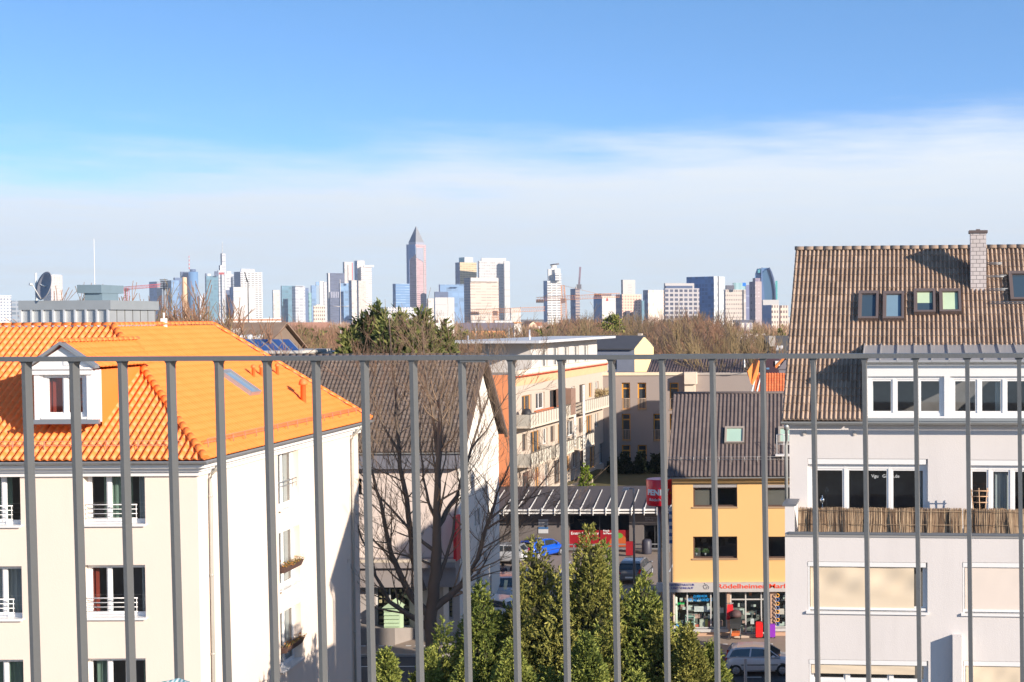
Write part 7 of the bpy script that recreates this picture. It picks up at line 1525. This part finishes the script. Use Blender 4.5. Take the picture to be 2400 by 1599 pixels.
for k in range(900):
    p = at(r.uniform(1395, 1428), r.uniform(914, 945), 140.2)+Vector((0, r.uniform(-.8, .3), 0)); d = Vector((r.gauss(0, 1), r.gauss(0, 1), r.gauss(.3, 1))).normalized()*r.uniform(.2, .5); w = Vector((r.gauss(0, 1), 0, r.gauss(0, 1)))*.07; mb.face([p, p+d*.5+w, p+d])
tag(mb.build('balcony_plant', leafmat('dry_grass', [(.3, .22, .10), (.55, .44, .25)])), 'dry straw-coloured plant at the far end of the upper balcony', 'plant')
# ------------------------------------------------------------ cars
tyre = plain('tyre', (.02, .02, .02), .85); rim = plain('rim', (.42, .42, .44), .35, .7); cgl = plain('car_glass', (.03, .04, .05), .06, spec=1.0, var=.05); trimk = plain('car_trim', (.03, .03, .03), .6)
lred = plain('tail_red', (.55, .01, .01), .25); lwh = plain('head_clear', (.7, .72, .75), .15)
def paintmat(n, c): m = plain(n, c, .28, .12, var=.02); m.node_tree.nodes['Principled BSDF'].inputs['Coat Weight'].default_value = .6; return m
def car(label, x, y, yaw, col, L_=3.45, W_=1.63, H_=1.47, cname='paint', roofbars=False):
    t = thing('parked_car', label, 'car', (x, y, 0), None, R(yaw)); m = paintmat(cname, col)
    M = Matrix.Translation((x, y, 0)) @ Matrix.Rotation(R(yaw), 4, 'Z'); X = lambda a, b, c: M @ Vector((a, b, c))
    hw = W_/2; k = H_/1.47; xr, xf = -L_/2, L_/2; wb = L_*.68; wr = .30*k**.5
    st = [(0, .42, .62, .80), (.015, .30, .88, .90), (.06, .26, .98, .97), (.16, .24, 1.0, 1.0), (.35, .22, .985, 1.0), (.55, .22, .965, 1.0), (.72, .22, .95, 1.0), (.80, .24, .90, .99), (.90, .25, .80, .95), (.965, .28, .68, .86), (.99, .36, .56, .76), (1, .42, .50, .70)]
    mb = MB(); rings = []
    for f, zb, zt, ww in st:
        w = hw*ww; xx = xr+L_*f; zt *= k; sec = [(-w*.92, zb), (-w, zb+.12), (-w*1.0, (zb+zt)/2), (-w*.97, zt-.10), (-w*.90, zt), (0, zt+.03), (w*.90, zt), (w*.97, zt-.10), (w, (zb+zt)/2), (w, zb+.12), (w*.92, zb)]
        rings.append([mb.vt(X(xx, p, z)) for p, z in sec])
    for a, b in zip(rings, rings[1:]):
        for i in range(len(a)): mb.facei([a[i], b[i], b[(i+1) % len(a)], a[(i+1) % len(a)]], smooth=True)
    mb.facei(rings[0]); mb.facei(rings[-1][::-1]); mb.build('body', m, t)
    gs = [(.03, 0, .86, .80), (.10, .40, .86, .78), (.17, .47, .86, .76), (.40, .50, .87, .76), (.55, .47, .87, .76), (.62, .42, .87, .77), (.80, 0, .90, .82)]
    gm = MB(); rings = []
    for f, hh, wl, wt in gs:
        xx = xr+L_*f; z0 = .93*k; z1 = (.93+hh)*k if hh else .97*k; sec = [(-hw*wl*1.08, z0), (-hw*wt, z1-.04), (-hw*wt*.9, z1), (hw*wt*.9, z1), (hw*wt, z1-.04), (hw*wl*1.08, z0)]
        rings.append([gm.vt(X(xx, p, z)) for p, z in sec])
    for a, b in zip(rings, rings[1:]):
        for i in range(5): gm.facei([a[i], b[i], b[i+1], a[i+1]], smooth=False)
    gm.build('windows', cgl, t)
    mb = MB(); rf = [(.08, .385), (.10, .415), (.17, .485), (.40, .515), (.55, .485), (.62, .43)]
    for (f0, h0), (f1, h1) in zip(rf, rf[1:]):
        a0, a1 = xr+L_*f0, xr+L_*f1; z0, z1 = (.93+h0)*k, (.93+h1)*k; w = hw*.79
        mb.face([X(a0, -w*.9, z0), X(a1, -w*.9, z1), X(a1, w*.9, z1), X(a0, w*.9, z0)], smooth=True)
        for s in (-1, 1): q = [X(a0, s*w*.9, z0), X(a1, s*w*.9, z1), X(a1, s*w*1.02, z1-.07), X(a0, s*w*1.02, z0-.07)]; mb.face(q[::s])
    mb.build('roof', m, t); mb = MB()
    for s in (-1, 1):
        yl, yt = s*hw*.945, s*hw*.785
        for (fa, fb, w) in ((.10, .03, .07), (.375, .36, .035), (.62, .795, .03)):
            a, b = xr+L_*fa, xr+L_*fb; q = [X(a-w, yt, 1.37*k), X(a+w, yt, 1.37*k), X(b+w, yl, .95*k), X(b-w*1.5, yl, .95*k)]; mb.face(q[::s])
        q = [X(xr+L_*.03, yl, .99*k), X(xr+L_*.8, yl, .99*k), X(xr+L_*.8, yl, .92*k), X(xr+L_*.03, yl, .92*k)]; mb.face(q[::-s])
    mb.build('pillars', m, t)
    for sx in (-1, 1):
        for s in (-1, 1):
            c = X(sx*wb/2-.02, s*(hw-.09), wr); ax = (M.to_3x3() @ Vector((0, s, 0))); w = MB(); w.tube([c-ax*.10, c+ax*.085, c+ax*.10], [wr, wr, wr*.92], 22); wo = w.build('wheel', tyre, t)
            w = MB(); w.tube([c+ax*.09, c+ax*.108], [wr*.66, wr*.60], 18, True, False); 
            for kk in range(6): an = kk*1.047; e = (M.to_3x3() @ Vector((math.cos(an), 0, math.sin(an)))); w.tube([c+ax*.108, c+ax*.112+e*wr*.55], [.05, .03], 4)
            w.build('rim', rim, wo)
            w = MB(); w.tube([c+ax*.07, c+ax*.075], [wr*1.20, wr*1.20], 22, True, False); w.build('wheel_arch', trimk, t)
    for s in (-1, 1):
        w = MB(); p = [X(xr+.02, s*hw*.62, .70*k), X(xr+.02, s*hw*.84, .70*k), X(xr+.10, s*hw*.93, .98*k), X(xr+.06, s*hw*.80, 1.0*k)]; off = M.to_3x3() @ Vector((-.05, s*.02, 0)); w.prism([q+off for q in p], -off*.8); w.build('tail_light', lred, t)
        w = MB(); w.hexa([X(xf-.32, s*hw*.70, .60*k), X(xf-.05, s*hw*.45, .55*k), X(xf-.03, s*hw*.45, .52*k), X(xf-.34, s*hw*.88, .58*k), X(xf-.36, s*hw*.70, .74*k), X(xf-.12, s*hw*.45, .67*k), X(xf-.08, s*hw*.50, .64*k), X(xf-.34, s*hw*.90, .70*k)]); w.build('headlight', lwh, t)
        w = MB(); c = X(xr+L_*.70, s*(hw+.07), 1.0*k); w.lathe(c, [(.02, -.07), (.10, -.03), (.10, .03), (.02, .07)], 8); w.build('mirror', m, t)
    w = MB(); w.hexa([X(xr-.012, -.26, .45), X(xr+.01, -.26, .45), X(xr+.01, .26, .45), X(xr-.012, .26, .45), X(xr-.012, -.26, .56), X(xr+.01, -.26, .56), X(xr+.01, .26, .56), X(xr-.012, .26, .56)]); w.build('number_plate', wh2, t)
    w = MB(); 
    for s in (-1, 1): w.hexa([X(-L_*.27, s*(hw+.004)-.012, .56), X(L_*.27, s*(hw+.004)-.012, .56), X(L_*.27, s*(hw+.004)+.012, .56), X(-L_*.27, s*(hw+.004)+.012, .56), X(-L_*.27, s*(hw+.004)-.012, .60), X(L_*.27, s*(hw+.004)-.012, .60), X(L_*.27, s*(hw+.004)+.012, .60), X(-L_*.27, s*(hw+.004)+.012, .60)])
    w.build('side_trim', trimk, t)
    return t
x0 = at(1725, 1592, 68.7).x; x1 = at(1834, 1592, 68.7).x
car('small silver hatchback parked on the street below the phone shop', (x0+x1)/2+.02, 69.45, 0, (.62, .63, .67), cname='silver_paint')
car('bright blue small car in front of the supermarket', at(1266, 1300, 102.8).x, 103.6, 58, (.005, .09, .60), 3.7, 1.68, 1.46, 'blue_paint')
car('grey estate car seen from behind beside the street lamp', at(1483, 1360, 93).x, 94.6, 85, (.16, .165, .18), 4.4, 1.8, 1.56, 'grey_paint')
car('silver saloon facing us beside the white gable', at(1172, 1400, 86.5).x, 88.6, -84, (.5, .49, .52), 4.3, 1.75, 1.45, 'saloon_paint')
car('white car half hidden behind the conifer', at(1152, 1440, 82.5).x, 82.0, 155, (.72, .72, .72), 4.2, 1.75, 1.48, 'white_paint')
car('pale silver car parked at the far left of the supermarket forecourt', at(1165, 1318, 100.5).x, 101.2, 176, (.45, .46, .48), 4.2, 1.75, 1.46, 'pale_paint')
mb = MB(); p = at(1183, 1372, 86.4); mb.prism([p+Vector((-.1, 0, -.28)), p+Vector((.12, 0, -.28)), p+Vector((.16, .22, .28)), p+Vector((-.06, .22, .28))], (0, .02, 0)); tag(mb.build('paper_note', plain('paper_cream', (.8, .78, .55), .8)), 'pale paper tag on the silver saloon windscreen', 'paper')

# ------------------------------------------------------------ people
def person(label, p, face, top, legs, hair=(.05, .03, .02), armout=.25):
    M = Matrix.Translation(p) @ Matrix.Rotation(R(face), 4, 'Z'); t = thing('person', label, 'person', p)
    J = {'pelvis': (0, 0, .95), 'chest': (0, .01, 1.30), 'neck': (0, .0, 1.47), 'head': (0, .02, 1.58), 'crown': (0, .02, 1.72),
         'hl': (.10, 0, .90), 'kl': (.12, .04, .50), 'al': (.12, -.03, .09), 'tl': (.13, .14, .04), 'hr': (-.10, 0, .90), 'kr': (-.11, .10, .51), 'ar': (-.12, -.08, .10), 'tr': (-.13, .09, .04),
         'sl': (.19, 0, 1.41), 'el': (.26, .05, 1.14), 'wl': (.20, .26, 1.05), 'pl': (.17, .34, 1.05), 'sr': (-.19, 0, 1.41), 'er': (-.27, -.02, 1.13), 'wr': (-.25, .10, .90), 'pr': (-.25, .13, .81)}
    rad = {'pelvis': .15, 'chest': .17, 'neck': .06, 'head': .095, 'crown': .075, 'hl': .10, 'kl': .07, 'al': .05, 'tl': .04, 'hr': .10, 'kr': .07, 'ar': .05, 'tr': .04, 'sl': .075, 'el': .05, 'wl': .035, 'pl': .035, 'sr': .075, 'er': .05, 'wr': .035, 'pr': .035}
    E = [('pelvis', 'chest'), ('chest', 'neck'), ('neck', 'head'), ('head', 'crown'), ('pelvis', 'hl'), ('hl', 'kl'), ('kl', 'al'), ('al', 'tl'), ('pelvis', 'hr'), ('hr', 'kr'), ('kr', 'ar'), ('ar', 'tr'), ('chest', 'sl'), ('sl', 'el'), ('el', 'wl'), ('wl', 'pl'), ('chest', 'sr'), ('sr', 'er'), ('er', 'wr'), ('wr', 'pr')]
    for side, w, pl in ((1, 'wl', 'pl'), (-1, 'wr', 'pr')):      # five fingers on each hand
        c = Vector(J[pl]); ax = (c-Vector(J[w])).normalized()
        for f in range(5):
            off = Vector((.0, 0, 0))+ax.cross(Vector((1, 0, 0))).normalized()*((f-2)*.018); ln = (.05, .07, .075, .07, .055)[f]; dirn2 = (ax+(ax.cross(Vector((1, 0, 0))).normalized()*(-.6) if f == 0 else Vector((0, 0, 0)))).normalized()
            a, b = '%s%da' % (pl, f), '%s%db' % (pl, f); J[a] = tuple(c+off+dirn2*.03); J[b] = tuple(c+off+dirn2*ln+Vector((0, 0, -.012))); rad[a] = .010; rad[b] = .007; E += [(pl, a), (a, b)]
    names = list(J); me = bpy.data.meshes.new('body'); me.from_pydata([M @ Vector(J[n]) for n in names], [(names.index(a), names.index(b)) for a, b in E], []); o = bpy.data.objects.new('body', me); COL.objects.link(o)
    sk_ = o.modifiers.new('skin', 'SKIN'); ss = o.modifiers.new('sub', 'SUBSURF'); ss.levels = ss.render_levels = 1
    if not me.skin_vertices: me.attributes.new  # pragma: no cover
    for i, n in enumerate(names): me.skin_vertices[0].data[i].radius = (rad[n], rad[n])
    me.skin_vertices[0].data[0].use_root = True
    bpy.context.view_layer.update(); m2 = bpy.data.meshes.new_from_object(o.evaluated_get(bpy.context.evaluated_depsgraph_get())); bpy.data.objects.remove(o); m2.name = 'body'
    m2.materials.clear()
    for mt in (plain('skin_tone', (.50, .30, .22), .6), top, legs, plain('shoe_dark', (.03, .03, .03), .6)): m2.materials.append(mt)
    for f in m2.polygons:
        c = M.inverted() @ f.center; wrist = abs(c.x) > .12 and (c-Vector(J['wl'])).length < .14 or (c-Vector(J['wr'])).length < .14 and c.z < .92 or c.z < .9 and abs(c.x) > .2 and c.z > .6
        f.material_index = 0 if c.z > 1.45 or wrist else 1 if c.z > .90 else 3 if c.z < .10 else 2; f.use_smooth = True
    ob = bpy.data.objects.new('body', m2); COL.objects.link(ob); ob.parent = t; ob.matrix_parent_inverse = pinv(t)
    mb = MB(); c = M @ Vector((0, -.01, 1.66)); mb.lathe(c, [(.10, -.08), (.112, -.02), (.10, .05), (.06, .09), (.005, .105)], 14); mb.build('hair', plain('hair_%d' % int(p[0]*10), hair, .8), t)
    return t
p = at(1178, 1400, 91); person('person in a dark jacket with pale scarf walking between the parked cars', (p.x, 91.2, 0), 200, plain('jacket_dark', (.07, .055, .08), .8), plain('jeans_navy', (.03, .035, .08), .8))
p = at(1196, 1400, 91); person('person in a plum jacket half hidden behind a railing bar', (p.x+.1, 91.8, 0), 160, plain('jacket_plum', (.05, .015, .03), .8), plain('jeans_navy', (.03, .035, .08), .8))

# ------------------------------------------------------------ street furniture and goods
Yl = 90; t = thing('street_lamp', 'grey street lamp with a flat curved head in front of the supermarket', 'street lamp', (at(1485, 1400, Yl).x, Yl, 0)); lp = plain('lamp_grey', (.30, .30, .31), .45, .4)
xl = at(1485, 1150, Yl).x; zl = at(1485, 1146, Yl).z; mb = MB(); mb.tube([(xl, Yl, 0), (xl, Yl, zl-.3), (xl-.02, Yl, zl)], [.09, .06, .05], 8); mb.tube([(xl, Yl, zl), (xl-.45, Yl, zl+.03)], .035, 6); mb.build('pole', lp, t)
mb = MB(); a = at(1457, 1147, Yl).x; mb.hexa([(a, Yl-.14, zl-.16), (xl-.3, Yl-.12, zl-.05), (xl-.3, Yl+.12, zl-.05), (a, Yl+.14, zl-.16), (a+.1, Yl-.12, zl+.06), (xl-.25, Yl-.08, zl+.09), (xl-.25, Yl+.08, zl+.09), (a+.1, Yl+.12, zl+.06)]); mb.build('lamp_head', plain('lamp_head', (.42, .43, .45), .4, .3), t)
for u, v, Yq, lab in ((1747, 1545, 60.2, 'plain grey steel post in front of the silver hatchback'), (1052, 1562, 63.2, 'thin grey post beside the bare tree trunk')):
    p = at(u, v, Yq); mb = MB(); mb.tube([(p.x, Yq, 0), (p.x, Yq, p.z)], .07 if u > 1500 else .04, 8); tag(mb.build('bollard_post', lp), lab, 'post')
p = at(1704, 1592, 61); t = thing('bicycle_sign', 'small grey sign plate on a thin post left of the hatchback', 'sign', (p.x, 61, 0)); mb = MB(); mb.tube([(p.x, 61, 0), (p.x, 61, p.z+.7)], .025, 6); mb.build('post', lp, t); mb = MB(); mb.box(p.x-.16, p.x+.16, 60.95, 60.98, p.z-.12, p.z+.28); mb.build('plate', lp, t)
# goods outside the shop door
def gx(u): return FY_.P(FY_.px(u, 1480, .6)[0], 0).x
def case(label, u, w, h, col, stripes, nm):
    t = thing('suitcase', label, 'suitcase', (gx(u), 76.35, .12)); x = gx(u); mb = MB(); b = .04; mb.hexa([(x-w/2+b, 76.2, .20), (x+w/2-b, 76.2, .20), (x+w/2-b, 76.48, .20), (x-w/2+b, 76.48, .20), (x-w/2+b, 76.2, .2+h), (x+w/2-b, 76.2, .2+h), (x+w/2-b, 76.48, .2+h), (x-w/2+b, 76.48, .2+h)]); mb.box(x-w/2, x+w/2, 76.23, 76.45, .24, .16+h); mb.build('shell', plain(nm, col, .4), t)
    mb = MB()
    for s in (-1, 1): mb.tube([(x+s*w*.25, 76.4, .2+h), (x+s*w*.25, 76.4, .5+h)], .012, 5)
    mb.tube([(x-w*.25, 76.4, .5+h), (x+w*.25, 76.4, .5+h)], .018, 5); mb.build('handle', trimk, t)
    for s in (-1, 1): mb = MB(); mb.tube([(x+s*w*.4, 76.3, .16), (x+s*w*.4, 76.36, .16)], .045, 8); mb.build('wheel', trimk, t)
    if stripes:
        mb = MB()
        for s in (-1, 1): mb.box(x+s*w*.2-.04, x+s*w*.2+.04, 76.215, 76.23, .5, .1+h)
        mb.build('stripe', wh2, t)
case('red and white striped suitcase beside the shop door', 1779, .42, .85, (.75, .02, .02), True, 'case_red'); case('purple suitcase right of the red and white one', 1808, .44, .72, (.28, .04, .50), False, 'case_purple'); case('small dark blue case behind the purple one', 1799, .32, .95, (.03, .04, .12), False, 'case_navy')
t = thing('pushchair', 'dark hooded pushchair with orange basket parked by the shop door', 'pushchair', (gx(1724), 76.3, .12)); x = gx(1724); mb = MB()
mb.hexa([(x-.28, 76.0, .75), (x+.28, 76.0, .75), (x+.28, 76.5, .62), (x-.28, 76.5, .62), (x-.32, 76.1, 1.0), (x+.32, 76.1, 1.0), (x+.32, 76.6, 1.45), (x-.32, 76.6, 1.45)]); mb.build('seat', trimk, t)
mb = MB(); mb.lathe((x, 76.4, 1.35), [(.34, 0), (.33, .15), (.24, .3), (.02, .38)], 14); mb.build('hood', plain('hood_brown', (.09, .05, .05), .7), t); mb = MB()
for s in (-1, 1): mb.tube([(x+s*.27, 76.05, .3), (x+s*.25, 76.7, 1.25), (x+s*.25, 76.8, 1.35)], .018, 5)
mb.tube([(x-.25, 76.8, 1.35), (x+.25, 76.8, 1.35)], .02, 5); mb.build('frame', zinc, t); mb = MB(); mb.box(x-.22, x+.22, 76.1, 76.6, .30, .48); mb.build('basket', plain('basket_orange', (.65, .15, .04), .7), t)
for sx in (-1, 1):
    for sy in (0, 1): mb = MB(); mb.tube([(x+sx*.27, 76.1+sy*.5, .24), (x+sx*.31, 76.1+sy*.5, .24)], .12, 12); mb.build('wheel', tyre, t)
t = thing('clothes_rack', 'rack with a red jacket at the left of the shop door', 'clothes rack', (gx(1711), 76.5, .12)); x = gx(1711); mb = MB(); mb.tube([(x, 76.6, .12), (x, 76.6, 2.1)], .025, 6); mb.tube([(x-.2, 76.6, 2.05), (x+.2, 76.6, 2.05)], .018, 5); mb.tube([(x-.25, 76.6, .14), (x+.25, 76.6, .14)], .02, 5); mb.build('stand', zinc, t)
mb = MB(); mb.hexa([(x-.22, 76.42, 1.15), (x+.22, 76.42, 1.15), (x+.22, 76.58, 1.15), (x-.22, 76.58, 1.15), (x-.15, 76.44, 2.0), (x+.15, 76.44, 2.0), (x+.15, 76.56, 2.0), (x-.15, 76.56, 2.0)]); mb.build('jacket', plain('jacket_red', (.70, .02, .03), .7), t)
t = thing('ring_garland', 'vertical string of orange and blue rings beside the right shop window', 'garland', (gx(1822), 76.7, 1)); 
for k in range(8):
    z = FY_.px(1822, 1396+k*9.5, .1)[1]; mb = MB(); c = Vector((FY_.P(FY_.px(1822, 1400, .1)[0], 0).x, 76.78, z)); mb.tube([c+Vector((math.cos(a*.7854), 0, math.sin(a*.7854)))*.10 for a in range(9)], .03, 5, False); mb.build('ring', [plain('ring_orange', (.75, .35, .05), .5), plain('ring_blue', (.05, .12, .35), .5)][k % 2], t)
# scooter on the pavement
p = onz(1066, 1532, .12); t = thing('motor_scooter', 'grey motor scooter with dark seat parked on the pavement', 'scooter', p); mb = MB(); mb.hexa([p+Vector(q) for q in ((-.5, -.14, .25), (.3, -.14, .2), (.3, .14, .2), (-.5, .14, .25), (-.62, -.10, .68), (.1, -.1, .42), (.1, .1, .42), (-.62, .10, .68))]); mb.hexa([p+Vector(q) for q in ((.3, -.2, .2), (.38, -.2, .2), (.38, .2, .2), (.3, .2, .2), (.5, -.14, .95), (.56, -.14, .95), (.56, .14, .95), (.5, .14, .95))]); mb.build('body', plain('scooter_grey', (.45, .43, .47), .4), t)
mb = MB(); mb.hexa([p+Vector(q) for q in ((-.62, -.13, .68), (.0, -.13, .60), (.0, .13, .60), (-.62, .13, .68), (-.60, -.1, .80), (.0, -.1, .70), (.0, .1, .70), (-.60, .1, .80))]); mb.build('seat', trimk, t); mb = MB(); mb.tube([p+Vector((.48, -.32, 1.0)), p+Vector((.50, 0, .96)), p+Vector((.48, .32, 1.0))], .02, 5); mb.build('handlebar', trimk, t)
for dx in (-.5, .55): mb = MB(); mb.tube([p+Vector((dx, -.05, .22)), p+Vector((dx, .05, .22))], .22, 16); mb.build('wheel', tyre, t)

# ------------------------------------------------------------ the slight haze over the city
mb = MB(); mb.box(-5200, 1600, -30, 5000, -1.2, 330); hz = bpy.data.materials.new('haze_air'); hz.use_nodes = True; hn = hz.node_tree; hn.nodes.remove(hn.nodes['Principled BSDF'])
pv = hn.nodes.new('ShaderNodeVolumePrincipled'); pv.inputs['Color'].default_value = (.80, .88, 1, 1); pv.inputs['Density'].default_value = 8e-5; pv.inputs['Anisotropy'].default_value = 0
hn.links.new(pv.outputs[0], hn.nodes['Material Output'].inputs['Volume']); tag(mb.build('haze', hz), 'faint blue-white haze lying over the city', 'haze', kind='stuff')
